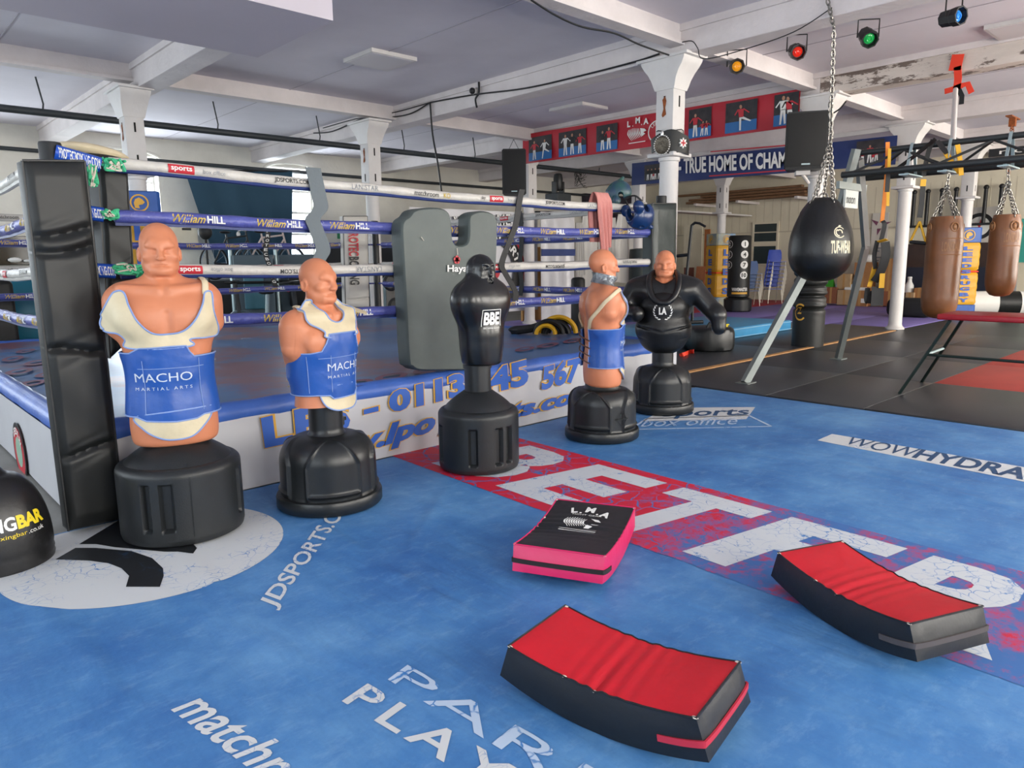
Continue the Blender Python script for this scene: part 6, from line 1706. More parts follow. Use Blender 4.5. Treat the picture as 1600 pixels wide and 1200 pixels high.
# posters on the far wall
m_poster = mat('pale poster paper', '#cfcac2', .6)
def poster(label, x0, x1, yt, yb, X=23.44, m=m_poster):
    a, b = atx(x0, yb, X), atx(x1, yt, X); o = thing('poster', label, 'poster', ((X), (a.y + b.y) / 2, (a.z + b.z) / 2))
    w, h = abs(a.y - b.y), abs(b.z - a.z)
    MB().box((0, -w / 2, -h / 2), (.03, w / 2, h / 2)).build('sheet', m, o, smooth=False); return o, w, h
o, w, h = poster('tall pale poster with red emblem and lines of small print, left of the white column', 1357, 1389, 332, 430)
mb = MB()
for a in (0, 2.1, 4.2): poly2d(mb, [(-.005, math.cos(a) * .1, h * .3 + math.sin(a) * .1), (-.005, math.cos(a + .7) * .35, h * .3 + math.sin(a + .7) * .3), (-.005, math.cos(a + 1.2) * .12, h * .3 + math.sin(a + 1.2) * .12)])
mb.build('red_emblem', mat('faded red print', '#b0555a', .6), o, smooth=False)
mb = MB()
for i in range(7): mb.add([(-.005, w * .3, -h * .05 - i * h * .05), (-.005, -w * .3 + (i % 3) * .1, -h * .05 - i * h * .05), (-.005, -w * .3 + (i % 3) * .1, -h * .05 - i * h * .05 - .04), (-.005, w * .3, -h * .05 - i * h * .05 - .04)], [(0, 1, 2, 3)])
mb.build('print_lines', m_ink_g, o, smooth=False)
o, w, h = poster('white poster with a round red and black badge behind the tan bags', 1508, 1562, 322, 402)
mb = MB(); c = Vector((-.005, w * .12, h * .12)); ring2d(mb, c, (0, -1, 0), UPZ, .26, .36, 0); ring2d(mb, c, (0, -1, 0), UPZ, 0, .26, 2); poly2d(mb, [c + Vector((-.002, a, b)) for a, b in ((-.05, -.2), (.05, -.2), (.02, 0), (.12, .1), (0, .08), (-.02, .2), (-.08, .05), (-.03, 0))], 1)
mb.build('round_badge', [m_ink_k, m_ink_r, m_ink_w], o, smooth=False)
mb = MB()
for i in range(5): mb.add([(-.005, w * .4, -h * .25 - i * .1), (-.005, -w * .3, -h * .25 - i * .1), (-.005, -w * .3, -h * .25 - i * .1 - .035), (-.005, w * .4, -h * .25 - i * .1 - .035)], [(0, 1, 2, 3)])
mb.build('print_lines', m_ink_g, o, smooth=False)
o, w, h = poster('bright teal poster at the right edge of the picture behind the third tan bag', 1588, 1640, 340, 410, m=mat('teal poster', '#3fa89a', .5))
mb = MB(); poly2d(mb, [(-.006, w * .3, 0), (-.006, w * .1, -.2), (-.006, -.1, .1), (-.006, w * .2, .25)]); mb.build('orange_print', mat('orange print', '#d98a2a', .5), o, smooth=False)
# sheeted panel and rolled bag on the floor by the wall
o = MB().box((-.03, -.75, 0), (.03, .75, 1.15)).build('sheeted_panel', mat('crumpled grey polythene', '#a3a3a6', .3, bump=.6, bscale=4, bdist=.06)); p = atx(1535, 466, 22.8); o.location = (22.8, p.y, .01); tag(o, 'grey polythene-covered panel standing behind the second tan bag', 'panel')
rb = thing('rolled_bag', 'white and black banded bag lying on its side beyond the red-topped bench', 'punch bag', (20.4, 4.35, .30), 0)
d = Vector((.55, -1.0, 0)).normalized()
for a, b, m in ((-.95, -.35, m_ink_w), (-.35, .1, m_vinyl), (.1, .2, m_ink_w), (.2, .3, m_vinyl), (.3, .95, mat('grey white vinyl', '#b9bcbc', .4))):
    MB().tube([d * a, d * b], .28, 24).build('band', m, rb)
MB().tube([d * -.95, d * -1.0 + Vector((-.1, 0, .05)), d * -1.0 + Vector((-.5, .3, -.05))], .03, 8).build('strap', m_kstrap, rb)
# boards, panels and the upright exercise bike by the far wall
def board(label, px, X, th, m, nm='board', lean=0):
    x0, x1, yt, yb = px; a, b = atx(x0, yb, X), atx(x1, yt, X); w, h = a.y - b.y, b.z - max(a.z, .012)
    o = MB().box((-th / 2, -w / 2, 0), (th / 2, w / 2, h)).build(nm, m, smooth=False); o.location = (X, (a.y + b.y) / 2, max(a.z, .012)); o.rotation_euler = (0, lean, 0)
    return tag(o, label, 'board', None)
board('narrow orange-brown timber board standing behind the yellow column pad', (1098, 1110, 358, 470), 22.6, .05, mat('orange timber', '#a8683a', .6, var=.15))
board('large cream sheet board leaning on the far wall left of the yellow pad', (1066, 1098, 350, 470), 23.0, .04, m_cream)
board('salmon-coloured board leaning low beside the yellow column pad', (1084, 1100, 416, 470), 21.8, .05, mat('salmon board', '#c07a52', .6, var=.1), lean=.12)
board('dark red-brown board low on the floor behind the jacketed dummy arm', (1068, 1084, 418, 470), 22.2, .05, mat('red brown board', '#7a4638', .6, var=.1))
eb = thing('air_bike', 'black upright exercise bike with tall handle arms behind the jacketed dummy', 'exercise bike', (11.6, 7.75, .2), 0)
B0 = Vector((11.6, 7.75, .2)); e = lambda a, b, X=11.6: atx(a, b, X) - B0
MB().tube([e(1071, 478), e(1073, 430), e(1078, 380), e(1081, 352), e(1086, 348)], .028, 8).build('handle_arm', m_black, eb)
MB().tube([e(1086, 348), e(1093, 349), e(1102, 354)], .022, 8).build('hand_grip', m_black, eb); MB().tube([e(1058, 400), e(1076, 398)], .03, 8).build('cross_bar', m_black, eb)
MB().tube([(-.4, .3, .03), (.5, -.2, .03)], .04, 8).build('base_rail', m_black, eb); MB().torus((0, .05, .4), .3, .05, (.5, .8, 0), 28, 8).build('fan_wheel', m_dark, eb)
MB().box((.25, -.16, .75), (.55, .1, .83), bev=.03).tube([(.4, -.03, .03), (.4, -.03, .76)], .03, 8).build('saddle', m_black, eb)
# dark internal window in the far wall
a, b = atx(1177, 412, X1), atx(1215, 349, X1)
fr = MB(); y0, y1, z0, z1 = b.y, a.y, a.z, b.z; T = .07
for q in (((y0 - T, y0), (z0 - T, z1 + T)), ((y1, y1 + T), (z0 - T, z1 + T)), ((y0, y1), (z0 - T, z0)), ((y0, y1), (z1, z1 + T)), ((y0, y1), ((z0 + z1) / 2 - .08, (z0 + z1) / 2 + .08))):
    fr.box((X1 - .05, q[0][0], q[1][0]), (X1 - .001, q[0][1], q[1][1]))
k += 1
o = struct(fr.build('window_%d' % k, m_cream, smooth=False)); MB().box((X1 - .02, y0, z0), (X1 - .004, y1, z1)).build('pane', mat('dark interior glass', '#2c3a3e', .08), o, smooth=False)
mb = MB()
for i in range(40): y = 5.2 + i * .3; mb.box((X1 - .006, y, 2.3), (X1 - .001, y + .012, 3.5))
mb.box((X1 - .03, 5.2, 2.26), (X1, 17.4, 2.3)); struct(mb.build('trim_wall_boarding', mat('boarding groove', '#c6bda8', .8), smooth=False))
mb = MB()
rn = random.Random(3)
for i in range(7): z = 3.3 + (i % 4) * .09; x = 22.2 + (i // 4) * .2; mb = MB(); mb.box((0, 0, 0), (.18, 4.5 - rn.random(), .07)); o = mb.build('timber_plank', mat('old brown timber', '#7d5c40', .8, var=.25, stretch=(8, 1, 8)), smooth=False); o.location = (x, 10.2 + rn.random() * .4, z); tag(o, 'old brown plank in the overhead timber store above the far chairs, %s' % ['lowest', 'second', 'third', 'top', 'lowest rear', 'second rear', 'third rear'][i], 'plank', 'planks in the overhead store')
for y in (10.6, 12.6, 14.2): struct(MB().box((22.1, y, 3.22), (23.5, y + .1, 3.3)).build('trim_store_bearer', m_beam, smooth=False))
# ================================================================== behind the ring
Yb = 11.93
wbn = thing('welcome_banner', 'white banner reading WELCOME TO with round martial arts badge, behind the ring', 'banner', (10.2, Yb, 0))
q0, q1 = aty(640, 330, Yb), aty(838, 326, Yb)
V = []; nx_, nz_ = 60, 12
for i in range(nx_ + 1):
    for j in range(nz_ + 1): x = q0.x + (q1.x - q0.x) * i / nx_; V.append((x - 10.2, .03 * math.sin(i * .5) * math.sin(i * .13), .3 + 2.2 * j / nz_))
MB().add(V, [(i * (nz_ + 1) + j, (i + 1) * (nz_ + 1) + j, (i + 1) * (nz_ + 1) + j + 1, i * (nz_ + 1) + j + 1) for i in range(nx_) for j in range(nz_)]).build('cloth', mat('white banner cloth', '#cfcfd2', .4, bump=.2, bscale=3), wbn)
wo = Vector((10.2, Yb, 0)); W_ = lambda x, y: aty(x, y, Yb - .05) - wo
for s, px in (('WELCOME', [(707, 356), (799, 352), (799, 334), (707, 338)]), ('TO', [(805, 352), (829, 350), (829, 332), (805, 334)])):
    mb = MB(); v, f, _ = text2d(s, bold=.07); mb.add([p + Vector((0, .01, 0)) for p in quad_map(v, [W_(*p) for p in px])], f, 0); v, f, _ = text2d(s, bold=.01); mb.add(quad_map(v * .97 + .015, [W_(*p) for p in px]), f, 1)
    mb.build('lettering', [m_ink_k, m_ink_w], wbn, smooth=False)
c = W_(772, 424); mb = MB(); xd = Vector((1, 0, 0)); R1 = (W_(818, 424) - c).length
ring2d(mb, c, xd, UPZ, R1 * .66, R1, 0); ring2d(mb, c - Vector((0, .004, 0)), xd, UPZ, R1 * 1.0, R1 * 1.05, 1); ring2d(mb, c, xd, UPZ, 0, R1 * .2, 1)
mb.build('round_badge', [m_ink_k, m_ink_r], wbn, smooth=False)
mb = MB(); arc_text(mb, 'MARTIAL ARTS', c - Vector((0, .012, 0)), xd, UPZ, R1 * .72, R1 * .2, PI * .92, PI * .02, bold=.03); mb.build('lettering', m_ink_w, wbn, smooth=False)
# polythene sheet with a navy stripe, and the white jackets on their rail
m_poly = mat('cloudy polythene', '#c9c9cc', .25, bump=.5, bscale=3, bdist=.05, spec=.6)
def cloth(name, label, cat, x0, x1, yt, yb, Y, m, amp, nf, group=None, taper=1.0, stripe=None, sleeves=False):
    a, b, t = aty(x0, yb, Y), aty(x1, yb, Y), aty((x0 + x1) / 2, yt, Y); w = b.x - a.x; cx = (a.x + b.x) / 2; z0, z1 = min(a.z, b.z), t.z
    o = thing(name, label, cat, (cx, Y, z0), 0, group)
    def sheet_(x_a, x_b, za, zb, tp, ph, nm, dy=0, skew=0):
        V = []; nu, nv = 40, 16
        for kk in (0, 1):
            for i in range(nu + 1):
                for j in range(nv + 1):
                    u, vv = i / nu, j / nv; ww = 1 - (1 - tp) * vv ** 1.5
                    x = (x_a + x_b) / 2 + (u - .5) * (x_b - x_a) * ww + skew * (1 - vv); y = amp * math.sin(u * nf * 2 * PI + ph + vv) * (1.1 - vv * .6) + dy + kk * .012
                    V.append((x, y, za + (zb - za) * vv + .015 * math.sin(u * 9) * (1 - vv)))
        n1 = (nu + 1) * (nv + 1); F = []
        for i in range(nu):
            for j in range(nv):
                p = i * (nv + 1) + j; F.append((p, p + nv + 1, p + nv + 2, p + 1)); F.append((n1 + p, n1 + p + 1, n1 + p + nv + 2, n1 + p + nv + 1))
        MB().add(V, F).build(nm, m, o)
    H = z1 - z0
    sheet_(-w / 2, w / 2, 0, H, taper, 0, 'body')
    if sleeves:
        for s in (-1, 1): sheet_(s * w * .5 - w * .15, s * w * .5 + w * .15, H * .3, H * .9, .8, s, 'sleeve', -.05, s * .03)
    if stripe: MB().box((-w / 2, -amp - .02, H * stripe), (w / 2, -amp - .006, H * (stripe + .06))).build('stripe', m_ink_dk, o, smooth=False)
    return o
cloth('plastic_sheet', 'cloudy plastic sheet with a navy stripe hanging beside the welcome banner', 'sheet', 846, 897, 332, 505, 11.5, m_poly, .012, 3, stripe=.62)
m_gi = mat('white cotton', '#c7c5c0', .85, bump=.2, bscale=6)
cloth('gi_jacket', 'white martial arts jacket hanging left of the pink towel', 'jacket', 872, 905, 336, 470, 11.85, m_gi, .05, 3, 'white jackets on the rail', .55, sleeves=True)
cloth('gi_jacket', 'white martial arts jacket hanging directly behind the pink towel', 'jacket', 902, 938, 334, 478, 11.85, m_gi, .05, 3, 'white jackets on the rail', .5, sleeves=True)
cloth('gi_jacket', 'white martial arts jacket hanging right of the pink towel, beside the blue headguard', 'jacket', 952, 1000, 330, 440, 11.8, m_gi, .05, 3, 'white jackets on the rail', .4, sleeves=True)
a, b = aty(836, 331, 11.8), aty(1010, 334, 11.8)
tag(MB().tube([a, b], .02, 8).build('clothes_rail', m_black), 'black rail carrying the white jackets behind the ring', 'rail')
cloth('dark_coat', 'dark grey coat hanging between the pink towel and the right-hand jacket', 'coat', 936, 958, 330, 470, 11.95, mat('dark grey cloth', '#34383a', .8), .05, 2, None, .7)
tag(MB().box((11.9, 12.3, .0), (15.0, 12.36, 1.75)).build('chipboard_panel', mat('orange chipboard', '#cf9a58', .7, var=.1, vscale=30), smooth=False), 'orange chipboard panel standing behind the hanging jackets', 'panel')
p = atx(903, 500, 9.0)
sb = thing('standing_bag', 'slim black freestanding bag just beyond the ring beside the side-view dummy', 'punch bag', (9.0, p.y, .0)); zt_ = zat(433, 9.0, p.y)
MB().lathe([(.1, .25), (.115, .3), (.115, zt_ - .04), (.09, zt_ - .01), (.04, zt_)], 24).build('body', m_vinyl, sb); MB().lathe([(.24, 0), (.25, .03), (.24, .2), (.14, .26)], 30).build('base', m_base2, sb)
p = atx(1000, 430, 14.2)
sb = thing('standing_bag', 'black drum bag with white upright lettering between the two right-hand dummies', 'punch bag', (14.2, p.y, .0)); zt_ = zat(388, 14.2, p.y)
bd = MB().lathe([(.25, .02), (.27, .06), (.27, zt_ - .4), (.29, zt_ - .38), (.29, zt_ - .32), (.27, zt_ - .3), (.26, zt_ - .02), (.1, zt_)], 30).build('body', mat('dark green vinyl', '#202b2a'), sb)
w_ = Wrap([tuple(v.co) for v in bd.data.vertices], [tuple(q.vertices) for q in bd.data.polygons], 'cyl'); u0 = math.atan2(-14.2, p.y) + .5; mb = MB()
for i, chh in enumerate('XALP'):
    v, f, _ = text2d(chh, bold=.03); mb.add([w_.hit(u0 - .2 + .4 * y, zt_ - .42 - .75 + (3 - i) * .16 + .13 * (1 - x) + .1, .004) for x, y in v], f)
mb.build('lettering', m_ink_w, bd, smooth=False)
# black and yellow bag on the ring deck
p = atx(866, 505, 6.3)
yb = thing('resistance_straps', 'coiled black and yellow exercise straps lying on the ring floor by the far ropes', 'straps', (6.3, p.y, RZ + .003), math.radians(-48))
for x, R_, m, r in ((.05, .20, m_yel, .03), (.02, .145, m_kstrap, .035), (-.06, .16, m_kstrap, .03), (-.1, .11, m_yel, .028), (-.02, .08, m_kstrap, .03), (.1, .16, m_kstrap, .03)):
    MB().tube([(x + R_ * 1.05 * math.cos(a), -.05 + x * .6, R_ * math.sin(a) + .0) for a in np.linspace(0.05, PI - .05, 20)], r, 8, flat=2.0).build('loop', m, yb)
MB().tube(spline([(-.12, -.02, .12), (-.25, 0, .07), (-.4, -.02, .05), (-.52, .03, .03)], 6), [.05] * 18 + [.03], 8).build('strap', m_kstrap, yb)
MB().ball((-.42, 0, .05), (.14, .06, .05), 12).build('handle', m_black, yb)
# towel over the top rope
Yt = PY0
o = thing('towel', 'pink towel draped over the top front rope near the right post', 'towel', tuple(aty(938, 308, Yt)))
t0 = Vector(o.location); V = []
path = [(.05, -.42), (.055, -.2), (.05, -.04), (.0, .045), (-.05, -.03), (-.06, -.2), (-.065, -.38), (-.068, -.56), (-.07, -.66)]
path = spline(path, 4); nu = 28
wdt = .2
for kk in (0, 1):
    for i in range(nu + 1):
        for j, (yy, zz) in enumerate(path):
            u = i / nu - .5; fold_ = .016 * math.sin(u * 22 + zz * 3) * min(1, abs(zz) * 6)
            z = zz * (1 if yy > -.02 else (1.0 if u < .05 else .72)); x = u * wdt * (1 - .25 * min(1, abs(zz) * 1.3)) + .06 * max(0, -zz) * (1 if yy < 0 else .3) * (.4 if u > 0 else 1)
            V.append((x, yy + fold_ + (.008 if kk else 0), z - kk * .002))
m_ = len(path); n1 = (nu + 1) * m_; F = []
for i in range(nu):
    for j in range(m_ - 1):
        p = i * m_ + j; F.append((p, p + 1, p + m_ + 1, p + m_)); F.append((n1 + p, n1 + p + m_, n1 + p + m_ + 1, n1 + p + 1))
MB().add(V, F).build('cloth', mat('pink towelling', '#c98780', .95, bump=.4, bscale=90, bdist=.01), o)
# head guards
m_hg = mat('glossy navy foam', '#12305e', .25, var=.05)
def headguard(label, c, rot, s, m):
    F = Field((-.17, -.19, -.18), (.17, .19, .2), .006)
    F.ell((0, 0, .02), (.125, .15, .145), .01); F.ell((0, .0, -.02), (.098, .122, .12), .02, True)
    F.ell((0, -.15, -.03), (.075, .09, .075), .02, True); F.cone((0, 0, -.12), (0, 0, -.3), .11, .11, .02, True)
    F.ell((.1, -.07, -.06), (.05, .055, .06), .02, mirror=True); F.ell((.115, .01, -.02), (.03, .028, .035), .01, True, True)
    F.cone((0, -.12, .09), (0, .1, .165), .02, .02, .02); F.ell((0, 0, -.02), (.09, .115, .11), .015, True); F.ell((.05, -.06, .15), (.02, .03, .03), .008, True, True)
    V, Q = F.mesh(); o = thing('head_guard', label, 'head guard', tuple(c)); o.rotation_euler = rot; o.scale = (s,) * 3
    np_obj('shell', V, Q, m, o); MB().tube(spline([(-.11, -.02, -.1), (-.07, -.06, -.17), (.07, -.06, -.17), (.11, -.02, -.1)], 6), .009, 6).build('chin_strap', m_kstrap, o)
    return o
headguard('navy blue head guard hanging from the top rope beside the right post', aty(999, 333, 4.42), (2.9, .15, 1.3), 1.0, m_hg)
headguard('dark blue and green head guard resting on top of the rope behind the towel', aty(968, 304, 4.7), (.35, 0, -2.5), .85, mat('dark blue green foam', '#23365c', .4, col2='#2f5a48', vscale=8))
# grey kick shield leaning on the front ropes
hs = thing('kick_shield', 'big grey-green kick shield with notched top leaning on the front ropes', 'kick shield', (3.5, 4.50, RZ + .012))
# outline read on its own plane: feet near the ring edge, head resting on the ropes
def HP(px, py):
    p = aty(px, py, 4.49); return p
ol = [(632, 338), (640, 329), (660, 325), (683, 326), (694, 333), (698, 345), (699, 362), (701, 377), (707, 383), (716, 383), (723, 378), (725, 362), (725, 342), (730, 334), (745, 330), (762, 334), (769, 345), (770, 362), (768, 420), (765, 480), (762, 560), (757, 573), (745, 577), (690, 578), (650, 578), (637, 572), (631, 560), (626, 470), (622, 400), (620, 360), (623, 345)]
P2 = spline([(HP(*p).x - 3.5, HP(*p).z - RZ - .012) for p in ol], 3, True)
from mathutils.geometry import tessellate_polygon
front = [Vector((p[0], -.065, p[1])) for p in P2]; n = len(front); cx_ = sum(p.x for p in front) / n; cz_ = sum(p.z for p in front) / n
mb = MB(); V = []
layers = [(0, .06), (0, -.05), (.006, -.066), (.014, -.074)]
for ins, y in layers:
    for i in range(n):
        a, b = front[i - 1], front[(i + 1) % n]; t = Vector((b.x - a.x, 0, b.z - a.z)).normalized(); nrm = Vector((t.z, 0, -t.x))
        V.append(front[i] + nrm * ins + Vector((0, y + .065, 0)))
sgn = 1
area = sum(front[i].x * front[(i + 1) % n].z - front[(i + 1) % n].x * front[i].z for i in range(n))
if area < 0:
    V = []
    for ins, y in layers:
        for i in range(n):
            a, b = front[i - 1], front[(i + 1) % n]; t = Vector((b.x - a.x, 0, b.z - a.z)).normalized(); V.append(front[i] + Vector((t.z, 0, -t.x)) * ins + Vector((0, y + .065, 0)))
else:
    V = []
    for ins, y in layers:
        for i in range(n):
            a, b = front[i - 1], front[(i + 1) % n]; t = Vector((b.x - a.x, 0, b.z - a.z)).normalized(); V.append(front[i] + Vector((-t.z, 0, t.x)) * ins + Vector((0, y + .065, 0)))
F = []
for l in range(len(layers) - 1):
    for i in range(n):
        q = (l * n + i, l * n + (i + 1) % n, (l + 1) * n + (i + 1) % n, (l + 1) * n + i); F.append(q if area > 0 else q[::-1])
tp = tessellate_polygon([[Vector((p.x, p.z, 0)) for p in V[-n:]]]); e0 = (len(layers) - 1) * n
F += [tuple(e0 + i for i in t) for t in tp] + [tuple(i for i in t[::-1]) for t in tessellate_polygon([[Vector((p.x, p.z, 0)) for p in V[:n]]])]
hb = mb.add(V, F).build('body', mat('grey green vinyl', '#4b5452', .5, var=.14, vscale=3, bump=.12, bscale=5), hs, ang=70)
bb_ = bmesh.new(); bb_.from_mesh(hb.data); bmesh.ops.recalc_face_normals(bb_, faces=bb_.faces[:]); bb_.to_mesh(hb.data); bb_.free()
K = lambda px, py: Vector((aty(px, py, 4.40).x - 3.5, -.086, aty(px, py, 4.40).z - RZ - .012))
mb = MB(); letter_quad(mb, 'Hayashi', [K(701, 428), K(748, 428), K(748, 414), K(701, 414)], bold=.02); mb.build('lettering', m_ink_w, hb, smooth=False)
mb = MB(); c = K(716, 406); r = .03
for i in range(5): a = PI / 2 + i * 2 * PI / 5; ring2d(mb, c + Vector((math.cos(a), 0, math.sin(a))) * .016, (1, 0, 0), UPZ, .004, .017)
mb.build('red_emblem', m_ink_r, hb, smooth=False)
mb = MB()
for p in ((660, 370, 664, 376), (716, 388, 717, 398)): q = K(p[0], p[1]); r_ = K(p[2], p[3]); mb.tube([q, r_], .003, 5)
mb.build('scuff_mark', m_scuff, hb)
hs.location.y = 4.50 - .0
# ================================================================== gym corner behind the ring, seen between the ropes
sh = thing('blackout_sheet', 'large dark blue sheet hung over the back window, right edge straight', 'sheet', (6.7, 16.6, 0))
pp = [aty(290, 268, 16.6), aty(456, 268, 16.6), aty(456, 432, 16.6), aty(346, 432, 16.6)]
V = []; nu, nv = 30, 14
for kk in (0, 1):
    for i in range(nu + 1):
        for j in range(nv + 1):
            q = quad_map([(i / nu, j / nv)], [pp[3], pp[2], pp[1], pp[0]])[0]; V.append((q.x - 6.7, .03 * math.sin(i * .7 + j * .2) + kk * .02, q.z))
n1 = (nu + 1) * (nv + 1); F = []
for i in range(nu):
    for j in range(nv):
        p = i * (nv + 1) + j; F.append((p, p + nv + 1, p + nv + 2, p + 1)); F.append((n1 + p, n1 + p + 1, n1 + p + nv + 2, n1 + p + nv + 1))
MB().add(V, F).build('cloth', mat('dark blue cloth', '#1f4358', .8), sh)
p = aty(373, 366, 16.5); MB().ball((p.x - 6.7, -.08, p.z), (.05, .02, .06), 8).build('white_mark', m_ink_w, sh)
MB().tube([(pp[0].x - 6.9, .0, pp[0].z + .02), (pp[1].x - 6.5, 0, pp[1].z + .02)], .025, 8).build('curtain_rail', m_black, sh)
m_frame = mat('bicycle white frame', '#c9b9b4', .35); m_tyre = mat('tyre black', '#1a1b1c', .7); m_rim = mat('rim silver', '#9fb0bc', .3, metal=.6)
pf = tag(MB().box((4.9, 14.2, 0), (8.6, 15.6, 1.12)).build('storage_platform', m_dark, smooth=False), 'dark storage platform carrying two bicycles behind the ring', 'platform')
def bicycle(label, x, y, rz, m):
    o = thing('bicycle', label, 'bicycle', (x, y, 1.122), rz, 'bicycles stored behind the ring'); R = .33
    for wx in (-.52, .52):
        w = MB().torus((wx, 0, R + .012), R, .017, (0, 1, 0), 36, 8).build('wheel', m_tyre, o)
        MB().torus((wx, 0, R + .012), R - .03, .012, (0, 1, 0), 36, 6).build('rim', m_rim, w)
        mb = MB()
        for k in range(12): a = k * PI / 6; mb.tube([(wx, 0, R), (wx + math.cos(a) * (R - .03), 0, R + .012 + math.sin(a) * (R - .03))], .003, 4)
        mb.build('spokes', m_rim, w)
    Z_ = R; fr = MB()
    for a, b in (((-.52, Z_), (-.16, .86)), ((-.52, Z_), (-.05, .30)), ((-.05, .3), (-.18, .92)), ((-.05, .3), (.36, .82)), ((-.16, .84), (.34, .9)), ((.33, .95), (.37, .78)), ((.37, .78), (.52, Z_))):
        fr.tube([(a[0], 0, a[1]), (b[0], 0, b[1])], .019, 8)
    fr.build('frame', m, o); MB().tube([(.33, 0, .93), (.33, 0, 1.0)], .014, 8).tube(spline([(.38, -.3, 1.0), (.34, -.12, 1.02), (.33, 0, 1.0), (.34, .12, 1.02), (.38, .3, 1.0)], 5), .014, 8).build('handlebar', m_black, o)
    MB().ball((-.2, 0, .96), (.13, .07, .03), 12).build('saddle', m_black, o); MB().torus((-.05, 0, .3), .09, .012, (0, 1, 0), 20, 6).tube([(-.05, .06, .3), (.1, .07, .22)], .012, 6).tube([(-.05, -.06, .3), (-.2, -.07, .38)], .012, 6).build('crankset', m_dark, o)
    return o
bicycle('pale framed bicycle stored in front of the dark blue sheet', 6.75, 14.5, .15, m_frame); bicycle('dark bicycle stored behind the pale one, left wheel showing', 6.25, 15.1, .3, m_dark)
def treadmill(label, x, y, rz):
    o = thing('treadmill', label, 'treadmill', (x, y, 0), rz, 'treadmills behind the ring')
    MB().box((-.35, -.9, .05), (.35, .9, .2), bev=.02).build('deck', m_dark, o, smooth=False)
    for s in (-1, 1):
        MB().tube([(s * .36, .75, .15), (s * .36, .85, 1.25)], .035, 8).build('upright', m_galv, o); MB().tube([(s * .36, .85, 1.15), (s * .36, .3, 1.1)], .025, 8).build('handrail', m_black, o)
    c = MB(); c.prism([(-.4, .7, 1.2), (-.4, .95, 1.25), (-.4, .98, 1.72), (-.4, .85, 1.75)], (.8, 0, 0)); c = c.build('console', m_black, o, smooth=False)
    MB().add([(-.2, .79, 1.46), (.2, .79, 1.46), (.2, .848, 1.7), (-.2, .848, 1.7)], [(0, 1, 2, 3)]).build('screen', mat('dim screen', '#3c4f4a', .2), c, smooth=False)
    return o
p = aty(614, 390, 13.0); treadmill('treadmill whose black console shows left of the grey kick shield', p.x, 12.9, -.7)
p = aty(527, 398, 12.6); treadmill('treadmill whose console shows left of the white padded corner post', p.x, 12.5, -.6)
m_mach = mat('blue grey machine paint', '#51626c', .45, metal=.2)
def spinbike(label, x, y, rz, m):
    o = thing('spin_bike', label, 'exercise bike', (x, y, 0), rz, 'exercise bikes behind the ring')
    MB().box((-.5, -.05, 0), (.5, .05, .08)).box((-.5, -.25, 0), (-.42, .25, .06)).box((.42, -.25, 0), (.5, .25, .06)).build('base', m_dark, o, smooth=False)
    MB().torus((.28, 0, .38), .24, .03, (0, 1, 0), 28, 8).ball((.28, 0, .38), (.22, .03, .22), 16).build('flywheel', m, o)
    MB().tube([(-.3, 0, .05), (-.22, 0, .95)], .035, 8).build('seat_post', m_galv, o); MB().ball((-.24, 0, .98), (.14, .09, .04), 12).build('saddle', m_black, o)
    MB().tube([(.3, 0, .1), (.22, 0, 1.1)], .04, 8).build('stem', m_dark, o); MB().tube([(.1, -.2, 1.12), (.25, -.18, 1.14), (.25, .18, 1.14), (.1, .2, 1.12)], .02, 8).build('handlebar', m_black, o)
    MB().ball((.2, -.12, 1.0), (.03, .03, .02), 8).ball((.2, .12, 1.0), (.03, .03, .02), 8).build('red_knob', m_ink_r, o)
    return o
for (px, Y, lab, r) in ((436, 11.2, 'exercise bike with red knobs seen between the two nearest flesh dummies', -.9), (345, 12.6, 'exercise bike seen just right of the nearest dummy shoulder', -.6)):
    spinbike(lab, aty(px, 430, Y).x, Y, r, m_mach)
def machine(label, px, Y, m):
    x = aty(px, 430, Y).x; o = thing('weight_machine', label, 'weight machine', (x, Y, 0), -.5, 'weight machines behind the ring')
    MB().box((-.35, .2, 0), (.35, .45, 1.6), bev=.02).build('shroud', m_mach, o, smooth=False)
    for s in (-1, 1): MB().tube([(s * .4, -.4, .03), (s * .4, .3, .05), (s * .4, .35, 1.7), (s * .4, -.2, 1.75)], .035, 8).build('frame', m_galv, o)
    MB().box((-.2, -.4, .45), (.2, .05, .53), bev=.03).build('seat_pad', m, o); MB().box((-.18, .05, .6), (.18, .14, 1.25), bev=.03).build('back_pad', m, o); MB().tube([(-.45, -.1, 1.1), (.45, -.1, 1.1)], .025, 8).build('press_bar', m_black, o)
machine('grey weight machine with blue pads seen right of the nearest dummy', 395, 13.0, mat('teal pad', '#3f6f80', .5)); machine('weight machine with black pads left of the second flesh dummy', 465, 13.2, m_vinyl); machine('weight machine behind the white lettered post pad', 562, 15.2, mat('teal pad', '#3f6f80'))
wr = thing('plate_rack', 'rack of black weight plates low beside the grey kick shield', 'rack', (aty(618, 450, 11.9).x, 11.9, 0))
MB().box((-.4, -.1, .0), (.4, .1, .1)).tube([(-.35, 0, .1), (-.35, 0, 1.3)], .03, 8).tube([(.35, 0, .1), (.35, 0, 1.3)], .03, 8).tube([(-.4, 0, 1.0), (.4, 0, 1.0)], .03, 8).build('frame', m_galv, wr)
for i, (x, z) in enumerate(((-.2, 1.05), (.12, .95), (.3, .75), (-.15, .6), (.1, .5))): MB().torus((x, -.15 - .02 * i, z), .13, .035, (.2, 1, 0), 26, 8).lathe([(.03, -.02), (.13, -.02), (.13, .02), (.03, .02)], 26, mx=Matrix.Translation((x, -.15 - .02 * i, z)) @ Matrix.Rotation(PI / 2, 4, 'X')).build('plate', m_black, wr)
rb_ = thing('punch_ball', 'small dark round ball on a stand behind the right side of the nearest dummy head', 'ball', (aty(321, 370, 12.3).x, 12.3, 0))
